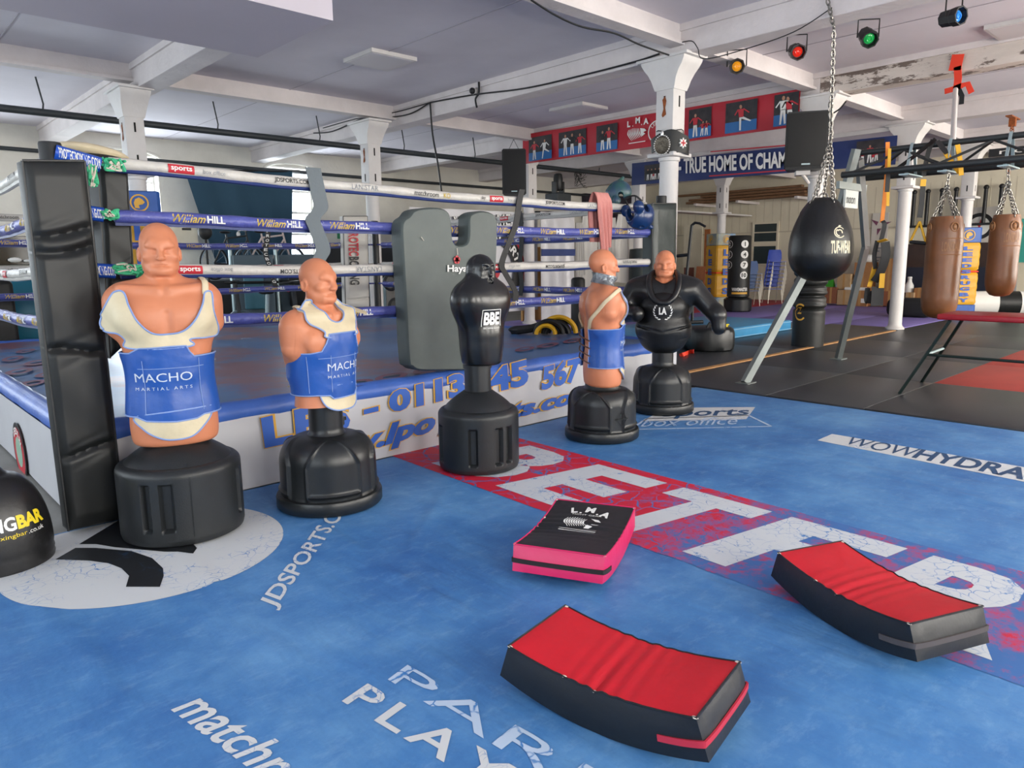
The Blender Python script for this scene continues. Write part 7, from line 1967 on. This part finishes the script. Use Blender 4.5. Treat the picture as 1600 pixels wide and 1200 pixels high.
MB().ball((0, 0, zat(363, rb_.location.x, 12.3)), (.11, .11, .12), 20).build('ball', mat('dark grey leather', '#2b2e30', .5, var=.2), rb_); MB().tube([(0, 0, .03), (0, 0, zat(368, rb_.location.x, 12.3))], .02, 8).lathe([(.25, 0), (.25, .03), (.03, .06)], 24).build('stand', m_black, rb_)
p = aty(287, 368, 16.9); cu = thing('wall_cupboard', 'small white wall cupboard left of the dark blue sheet', 'cupboard', (p.x, 16.95 + .3, p.z))
MB().box((-.35, -.25, -.3), (.35, .24, .3)).build('carcass', m_white, cu, smooth=False); MB().box((-.33, -.275, -.28), (.33, -.25, .28)).build('door', m_cream, cu, smooth=False); MB().box((.0, -.28, .12), (.2, -.276, .17)).build('notice', m_ink_k, cu, smooth=False)
p = aty(300, 398, 16.8); tag(MB().box((p.x - 1.3, 16.6, .9), (p.x + .4, 17.45, 1.08)).build('shelf_top', m_white, smooth=False), 'pale shelf below the white wall cupboard', 'shelf')
p = aty(538, 366, 17.46); ex = thing('exit_sign', 'small green emergency exit sign on the back wall', 'sign', (p.x, 17.47, p.z)); MB().box((-.2, -.01, -.12), (.2, .02, .12)).build('panel', mat('sign green', '#2f8f62', .4), ex, smooth=False)
mb = MB(); mb.add([(-.14, -.014, -.02), (-.05, -.014, -.06), (-.05, -.014, .02)], [(0, 1, 2)]); mb.add([(-.06, -.014, -.03), (.02, -.014, -.03), (.02, -.014, -.01), (-.06, -.014, -.01)], [(0, 1, 2, 3)]); mb.add([(.06, -.014, -.08), (.14, -.014, -.08), (.14, -.014, .08), (.06, -.014, .08)], [(0, 1, 2, 3)]); mb.build('pictogram', m_ink_w, ex, smooth=False)
# left edge, behind the near post
p, q = aty(8, 406, 16.9), aty(46, 380, 16.9)
tv = thing('wall_screen', 'black flat screen on the back wall at the left edge behind the near post', 'screen', ((p.x + q.x) / 2, 17.42, p.z)); MB().box((-.9, -.06, -.1), (.5, .05, q.z - p.z + .15), bev=.01).build('screen', mat('black screen', '#0e1012', .15), tv, smooth=False)
MB().ball((.0, -.14, .0), (.12, .03, .05), 10).ball((.22, -.14, -.02), (.08, .03, .03), 10).build('white_ornament', m_ink_w, tv)
p = aty(30, 445, 11.4); tag(MB().ball((p.x, 11.4, .72), (.45, .4, .72), 24).build('gym_ball', mat('teal rubber', '#1f6f86', .4)), 'large teal gym ball behind the left side ropes', 'ball')
p = aty(-8, 440, 11.2); tag(MB().box((p.x - .7, 10.6, 0), (p.x + .1, 10.95, 1.28), bev=.06).build('speaker_trunk', m_vinyl), 'black padded trunk at the left edge behind the side ropes', 'trunk')

# folded cream and black pad on top of the ropes by the near post
o = thing('body_pad', 'cream and black folded pad lying on the top rope by the near post', 'pad', (1.2, 4.80, 2.045))
MB().ball((0, 0, .035), (.2, .14, .045), 24).build('cream_top', m_creamv, o); MB().ball((.06, -.02, .0), (.19, .13, .035), 24).build('black_underside', m_kstrap, o)
o.rotation_euler = (0, .12, .2)
# ================================================================== banners, lights, pipes and cables overhead
m_bred = mat('red banner vinyl', '#b01a2c', .5, var=.05, vscale=1.5); m_bblue = mat('navy banner vinyl', '#1c2f66', .5, var=.05, vscale=1.5)
m_pic = mat('photo print dark', '#1c1d22', .4, var=.3, vscale=8, col2='#3a3436'); m_mat_b = mat('photo print blue', '#2468a8', .4); m_skin = mat('photo print skin', '#b58468', .5)
def banner(label, X, y0, y1, ztop, zbot, m):
    """hangs across the face of a beam; reads from +y to -y as seen from the ring"""
    o = thing('banner', label, 'banner', (X, y0, 0)); V = []; nu, nv = 50, 6
    for kk in (0, 1):
        for i in range(nu + 1):
            for j in range(nv + 1):
                u = i / nu; V.append((.012 * math.sin(u * 31) * math.sin(j) - .01 + kk * .008, (y1 - y0) * u, zbot(u) + (ztop(u) - zbot(u)) * j / nv))
    n1 = (nu + 1) * (nv + 1); F = []
    for i in range(nu):
        for j in range(nv):
            p = i * (nv + 1) + j; F.append((p, p + nv + 1, p + nv + 2, p + 1)[::-1]); F.append((n1 + p, n1 + p + nv + 1, n1 + p + nv + 2, n1 + p + 1))
    MB().add(V, F).build('cloth', m, o); return o
def figure(mb, o, y, z, h, col, lean=0, arm=.4, kick=0):
    """small printed figure in sports kit; d: toward the reader's right"""
    D = lambda a, b: Vector((-.035, y - (a + lean * b) * h, z + b * h))
    leg = [D(-.12, 0), D(-.05, 0), D(0, .45), D(.06 + kick * .3, .0 + kick * .3), D(.13 + kick * .3, .02 + kick * .3), D(.09, .52), D(-.09, .52)]
    poly2d(mb, leg, 0 if col else 0); poly2d(mb, [D(-.1, .5), D(.1, .5), D(.13, .82), D(-.13, .82)], col); poly2d(mb, [D(.1, .8), D(.1 + arm * .6, .62), D(.13 + arm * .6, .66), D(.13, .84)], col)
    poly2d(mb, [D(-.1, .8), D(-.1 - arm * .4, .6), D(-.14 - arm * .4, .63), D(-.13, .84)], col); poly2d(mb, [D(math.cos(k * PI / 4) * .06, .91 + math.sin(k * PI / 4) * .08) for k in range(8)], 2)
def photo(o, yc, w, z0, z1, figs, floor=.35, crowd=False):
    yc -= o.location.y; p = MB().add([(-.03, yc + w / 2, z0), (-.03, yc - w / 2, z0), (-.03, yc - w / 2, z1), (-.03, yc + w / 2, z1)], [(0, 1, 2, 3)]).build('photo_print', m_pic, o, smooth=False)
    if floor: MB().add([(-.032, yc + w / 2, z0), (-.032, yc - w / 2, z0), (-.032, yc - w / 2, z0 + (z1 - z0) * floor), (-.032, yc + w / 2, z0 + (z1 - z0) * floor)], [(0, 1, 2, 3)]).build('printed_floor', m_mat_b, p, smooth=False)
    mb = MB()
    for dx, col, ln, hh, kk in figs: figure(mb, o, yc - dx * w, z0 + .02, (z1 - z0) * hh, col, ln, .4, kk)
    if figs: mb.build('printed_figures', [m_ink_w, m_ink_r, m_skin, m_ink_k], p, smooth=False)
RB = 11.28
top = lambda u: 3.99 + .11 * u; bot = lambda u: 3.44 + .05 * u
rb2 = banner('long red banner with fight photographs and tiger-head logo across the ceiling beam', RB, 5.45, 11.6, top, bot, m_bred)
zz = lambda y: 3.44 + .05 * (y - 5.45) / 6.15
for (x0, x1, figs) in ((826, 862, [(-.25, 1, 0, .8, 0), (.15, 0, .1, .8, 1)]), (873, 916, [(-.25, 0, 0, .85, 0), (.0, 3, 0, .85, 0), (.28, 1, 0, .8, 0)]), (932, 965, [(-.2, 3, 0, .75, 0), (.1, 1, 0, .85, 0)]),
                       (1076, 1111, [(-.2, 1, 0, .8, 0), (.1, 1, .1, .5, 0), (.3, 1, 0, .5, 0)]), (1133, 1182, [(.05, 1, -.1, .85, 1)]), (1208, 1246, [(-.12, 0, 0, .9, 0), (.25, 1, -.2, .85, 0)])):
    a, b = atx(x0, 200, RB - .03).y, atx(x1, 200, RB - .03).y; photo(rb2, (a + b) / 2, a - b, zz(b) + .04, zz(b) + .52, figs)
c = atx(996, 208, RB - .05); mb = MB(); o3 = Vector((RB, 5.45, 0)); c = c - o3; xd = Vector((0, -1, 0))
for chh, x, y in (('L', -.24, .13), ('.', -.12, .13), ('M', -.05, .17), ('.', .08, .13), ('A', .13, .13)):
    h = .11 if chh != '.' else .02; letters_at(mb, chh, c + xd * x + UPZ * y, xd + UPZ * 0, UPZ, h, bold=.05)
for i in range(8):
    t = i / 8; L1 = spline([(-.2 + t * .26, .1 - abs(t - .4) * .04), (-.22 + t * .3, .0), (-.13 + t * .25, -.12 + t * .05)], 5); n = len(L1); wd = .013
    mb.add([c + xd * (p[0] - wd * (1 - abs(2 * j / (n - 1) - 1) * .7)) + UPZ * p[1] for j, p in enumerate(L1)] + [c + xd * (p[0] + wd * (1 - abs(2 * j / (n - 1) - 1) * .7)) + UPZ * p[1] for j, p in enumerate(L1)], [(j, j + 1, n + j + 1, n + j) for j in range(n - 1)])
poly2d(mb, [c + xd * a + UPZ * b for a, b in ((.06, .08), (.16, .06), (.2, .02), (.13, .0), (.18, -.03), (.1, -.07), (.07, -.02))])
mb.add([c + xd * a + UPZ * b for a, b in ((-.2, -.17), (.18, -.17), (.18, -.155), (-.2, -.155))], [(0, 1, 2, 3)])
mb.build('tiger_logo', m_ink_w, rb2, smooth=False)
c2 = atx(1026, 205, RB - .05) - o3; mb = MB(); ring2d(mb, c2, xd, UPZ, .17, .19); arc_text(mb, 'LEEDS', c2, xd, UPZ, .11, .05, PI * .8, PI * .2); mb.build('round_badge', m_ink_w, rb2, smooth=False)
BB = 14.98
top = lambda u: 3.67 + .12 * u; bot = lambda u: 3.14 + .12 * u
bb2 = banner('long navy banner reading TRUE HOME OF CHAMPIONS across the farther beam', BB, 5.3, 11.5, top, bot, m_bblue)
o3 = Vector((BB, 5.3, 0)); K2 = lambda x, y: atx(x, y, BB - .05) - o3
mb = MB(); letter_quad(mb, '- TRUE HOME OF CHAM', [K2(1060, 272), K2(1229, 262), K2(1229, 236), K2(1060, 247)], bold=.035); letter_quad(mb, 'PIONS', [K2(1232, 262), K2(1285, 258), K2(1285, 232), K2(1232, 236)], bold=.035); mb.build('lettering', m_ink_w, bb2, smooth=False)
mb = MB()
for a, b in (((1110, 238), (1228, 228)), ((1108, 276), (1228, 267))):
    p, q = K2(*a), K2(*b); mb.add([p, q, q + UPZ * .025, p + UPZ * .025], [(0, 1, 2, 3)])
mb.build('red_rule', m_ink_r, bb2, smooth=False)
a, b = atx(1007, 260, BB - .03).y, atx(1036, 260, BB - .03).y; photo(bb2, (a + b) / 2, a - b, 3.32, 3.70, [(-.3, 3, 0, .7, 0), (-.1, 3, 0, .7, 0), (.1, 3, 0, .7, 0), (.3, 3, 0, .7, 0), (0, 1, 0, .4, 0)], 0)
a, b = atx(1338, 235, BB - .03).y, atx(1381, 235, BB - .03).y; photo(bb2, (a + b) / 2, a - b, 3.2, 3.64, [(-.25, 1, 0, .6, 0), (0, 1, 0, .75, 0), (.25, 1, 0, .6, 0), (.1, 1, .2, .4, 0)], 0)
struct(MB().box((15.06, 5.3, 3.78), (15.1, 11.3, 3.86)).build('trim_white_board', m_white, smooth=False))
# black signboard at upper right
p = atx(1545, 246, 15.06); q = atx(1660, 222, 15.06)
sg = thing('signboard', 'black signboard with thin outlined letters at the upper right edge', 'sign', (15.06, p.y, p.z)); w = p.y - q.y; h = q.z - p.z
MB().box((-.03, -w, 0), (.02, 0, h)).build('board', m_black, sg, smooth=False); mb = MB(); letters_at(mb, 'noon', (-.035, -.16, h * .25), (0, -1, 0), UPZ, h * .42, w=.85, space=1.2); mb.build('lettering', m_ink_w, sg, smooth=False)
# championship belt on the nearest column
bl = thing('champion_belt', 'black championship belt with big round plate hung round the nearest white column', 'belt', (7.95, 5.52, 2.67))
P = []
for i in range(25):
    a = math.radians(-215 + i * 250 / 24); r = .235; P.append((math.cos(a) * r, math.sin(a) * r, .16 + .03 * math.sin(i * .26)))
MB().strap(P, [.17 + .12 * math.exp(-((i - 7) / 3.2) ** 2) + .04 * math.exp(-((i - 13) / 2.5) ** 2) for i in range(25)], .014, UPZ).build('strap', m_vinyl, bl)
def disc(a, z, r, m, nm, th=.02, par=None, rr=.245):
    n = Vector((math.cos(a), math.sin(a), 0)); q = n.to_track_quat('Z', 'Y').to_matrix().to_4x4(); q.translation = n * rr + Vector((0, 0, z))
    return MB().lathe([(r, 0), (r, th * .6), (r * .93, th), (r * .8, th * .7), (r * .3, th), (0.001, th * 1.05)], 36, mx=q).build(nm, m, bl)
m_plate = mat('engraved belt plate', '#5c554a', .4, metal=.7, var=.6, vscale=60); m_spark = mat('bright stones', '#d9d9d6', .15, metal=.3)
a = math.radians(-166); disc(a, .15, .105, m_plate, 'main_plate'); n_ = Vector((math.cos(a), math.sin(a), 0)); t_ = Vector((-n_.y, n_.x, 0)); mb = MB()
for i in range(26): b = 2 * PI * i / 26; p = n_ * .262 + t_ * (math.cos(b) * .10) + UPZ * (.15 + math.sin(b) * .115); mb.ball(tuple(p), .011, 6)
mb.ball(tuple(n_ * .26 + UPZ * .29), (.02, .02, .03), 8); mb.build('stone_border', m_spark, bl)
a = math.radians(-106); n_ = Vector((math.cos(a), math.sin(a), 0)); t_ = Vector((-n_.y, n_.x, 0)); mb = MB(); P = []
for i in range(16): r = .065 if i % 2 == 0 else .038; b = 2 * PI * i / 16; P.append(n_ * .262 + t_ * (math.cos(b) * r) + UPZ * (.17 + math.sin(b) * r))
mb.prism(P, n_ * -.02, 0)
for dx, dz in ((.036, .011), (.011, .036)): mb.add([n_ * .265 + t_ * a_ + UPZ * (.17 + b_) for a_, b_ in ((-dx, -dz), (dx, -dz), (dx, dz), (-dx, dz))], [(0, 1, 2, 3)], 1)
mb.build('star_plate', [m_ink_w, m_ink_r], bl, smooth=False)
mb = MB(); mb.tube([(.17 * math.cos(b), .17 * math.sin(b), .33 + .02 * math.sin(3 * b)) for b in np.linspace(0, 2 * PI, 17)[:-1]], .006, 6, closed=True); mb.build('hanging_cord', m_black, bl)
# coloured stage lamps
def par_lamp(label, top_px, aim, col, name):
    p = atz(*top_px, CEIL - .004) if name != 'amber' else aty(1152, 78, 5.2); o = thing('stage_lamp', label, 'stage lamp', tuple(p), 0, 'coloured stage lamps under the ceiling')
    d = Vector(aim).normalized(); q = d.to_track_quat('Z', 'Y').to_matrix().to_4x4(); q.translation = (0, 0, -.2)
    MB().lathe([(.05, -.14), (.085, -.12), (.09, 0), (.1, .02), (.1, .1), (.085, .1), (.075, .045), (.06, .045)], 8, mx=q, cap=False).lathe([(.05, -.142), (.0005, -.142)], 8, mx=q, cap=False).build('can', m_black, o, ang=20)
    MB().lathe([(.06, .05), (.04, .062), (.001, .066)], 24, mx=q, cap=False).build('lens', mat('%s lens' % name, col, .15, emit=.5), o); MB().torus((0, 0, 0), .03, .008, d, 24, 6).build('inner_ring', mat('%s lens' % name, col), o).location = Vector((0, 0, -.2)) + d * .07
    s = d.cross(UPZ).normalized(); MB().tube([s * .12 + Vector((0, 0, -.2)), s * .12, s * -.12, s * -.12 + Vector((0, 0, -.2))], .009, 6).build('yoke', m_black, o)
    return o
par_lamp('stage lamp with amber lens, leftmost of the four under the ceiling', (1152, 75), (-.8, -.55, -.25), '#d98f1c', 'amber'); par_lamp('stage lamp with red lens, second from the left under the ceiling', (1246, 54), (-.7, -.6, -.35), '#d02a1c', 'red')
par_lamp('stage lamp with green lens, third from the left under the ceiling', (1358, 30), (-.65, -.55, -.55), '#1f9a4a', 'green'); par_lamp('stage lamp with blue lens, rightmost at the top of the picture', (1492, -4), (-.35, -.85, -.1), '#2a7ac8', 'blue')
# flat ceiling light panels, unlit
def panel(label, px, h=.05):
    P = [atz(x, y, CEIL - h) for x, y in px]; xs_ = sorted(p.x for p in P); ys_ = sorted(p.y for p in P); x0, x1, y0, y1 = (xs_[0] + xs_[1]) / 2, (xs_[2] + xs_[3]) / 2, (ys_[0] + ys_[1]) / 2, (ys_[2] + ys_[3]) / 2
    o = thing('ceiling_light', label, 'ceiling light', ((x0 + x1) / 2, (y0 + y1) / 2, CEIL - h), 0, 'square ceiling light panels'); w, d = (x1 - x0) / 2, (y1 - y0) / 2
    MB().box((-w, -d, 0), (w, d, h - .001)).build('frame', m_white, o, smooth=False); MB().box((-w + .03, -d + .03, -.004), (w - .03, d - .03, .004)).build('diffuser', mat('unlit diffuser', '#d3cfd2', .5), o, smooth=False)
panel('square white ceiling light panel over the middle of the ring', [(540, 97), (600, 112), (650, 98), (585, 78)]); panel('square ceiling light panel left of the red banner', [(858, 173), (915, 163), (950, 172), (893, 182)])
panel('square ceiling light panel at the upper right edge beside the blue lamp', [(1537, 46), (1564, 67), (1650, 52), (1620, 30)])
# pipes
def pipe(label, a, b, r, hang=()):
    o = thing('pipe', label, 'pipe', tuple(a), 0); d = b - a; MB().tube([Vector((0, 0, 0)), d * .5 + Vector((0, 0, -.01)), d], r, 10).build('tube', m_dark, o)
    for t in hang: p = d * t; MB().tube([p, p + Vector((.02, 0, .12)), p + Vector((-.04, 0, CEIL - (a + p).z))], .012, 6).build('hanger', m_dark, o)
Yp = 13.0; a, b = aty(-60, 163, Yp), aty(1020, 283, Yp); b.z = a.z
pipe('long dark pipe hung across the back of the hall behind the left columns', Vector((a.x, Yp, 3.70)), Vector((b.x, Yp, 3.74)), .055, (.06, .22, .34, .46, .58, .7, .85))
pipe('thinner dark pipe low along the back wall', aty(-60, 226, 17.3), Vector((20, 17.3, aty(240, 248, 17.3).z - .05)), .04)
mb = MB()
rn = random.Random(5); o = thing('cable_tangle', 'tangle of loose wire hanging from the pipe left of the navy banner', 'cable', tuple(aty(908, 272, Yp)))
for i in range(9): mb.tube(spline([(rn.uniform(-.25, .25), 0, rn.uniform(-.35, .1)) for _ in range(5)], 5), .006, 5)
mb.build('wires', m_black, o)
# cables along the beams
def cable(label, pts, r=.012): 
    o = MB().tube(spline(pts, 6), r, 6).build('cable', m_black); return tag(o, label, 'cable', 'cables along the beams')
xb = 7.775
cable('black cable drooping along the beam from the nearest column to the middle of the ring', [atx(a, b, xb) for a, b in ((1030, 84), (990, 97), (900, 120), (820, 138), (740, 148), (672, 160))])
cable('black cable looping below the beam toward the second column', [atx(a, b, xb) for a, b in ((672, 160), (640, 178), (600, 184), (570, 184), (520, 205), (490, 208))])
cable('upper black cable looping along the beam toward the second column', [atx(a, b, xb - .01) for a, b in ((672, 160), (630, 172), (580, 184), (555, 186), (505, 200))], .009)
cable('black cable dropping straight down from the beam toward the ring rope', [atx(672, 160, xb), atx(676, 210, xb), atx(684, 255, xb), atx(690, 300, xb)], .016)
cable('black cable hooked at the foot of the beam above the ring, curled end', [atx(748, 128, xb), atx(748, 145, xb), atx(743, 155, xb), atx(745, 168, xb)], .016)
cable('black cable sagging along the steel joist to the nearest column', [aty(a, b, 5.2) for a, b in ((830, 0), (870, 25), (910, 42), (960, 52), (1000, 70), (1045, 86))], .011)
cable('black cable looping from the nearest capital along the right beam', [atx(a, b, 7.77) for a, b in ((1058, 68), (1080, 64), (1090, 75), (1100, 92), (1160, 78), (1240, 50), (1300, 12))], .006)
cable('pale cable curving from the column capital behind the loudspeaker', [atx(a, b, 11.3) for a, b in ((1322, 158), (1312, 170), (1300, 178))], .012)
p = atx(738, 142, 7.74); o = thing('security_camera', 'small black and white dome camera on the side of the beam above the ring', 'camera', tuple(p)); MB().ball((0, 0, 0), .05, 14).build('dome', m_black, o); MB().lathe([(.05, 0), (.05, .04)], 16, mx=Matrix.Translation((.02, 0, .0)) @ Matrix.Rotation(PI / 2, 4, 'Y')).build('mount', m_white, o)
# moving-head lamp standing on a box behind the ring
p = aty(872, 292, 13.0); mh = thing('moving_head_lamp', 'black moving-head stage lamp left of the navy banner', 'stage lamp', (p.x, 13.0, p.z - .05))
MB().box((-.26, -.22, -.35), (.26, .22, -.12), bev=.02).build('base', m_dark, mh, smooth=False); MB().box((-.16, -.08, -.12), (-.11, .08, .18), bev=.01).box((.11, -.08, -.12), (.16, .08, .18), bev=.01).build('yoke', m_black, mh, smooth=False); MB().lathe([(.08, -.05), (.12, 0), (.12, .25), (.1, .36), (.06, .38)], 20).build('head', m_black, mh)
struct(MB().box((p.x - .6, 12.8, p.z - .45), (23.4, 13.3, p.z - .40)).build('trim_ledge', m_white, smooth=False))
struct(MB().box((19.9, 17.3, 2.4), (22.9, 17.48, 3.75)).build('trim_dark_panel', mat('dark purple panel', '#2a2433', .7), smooth=False))
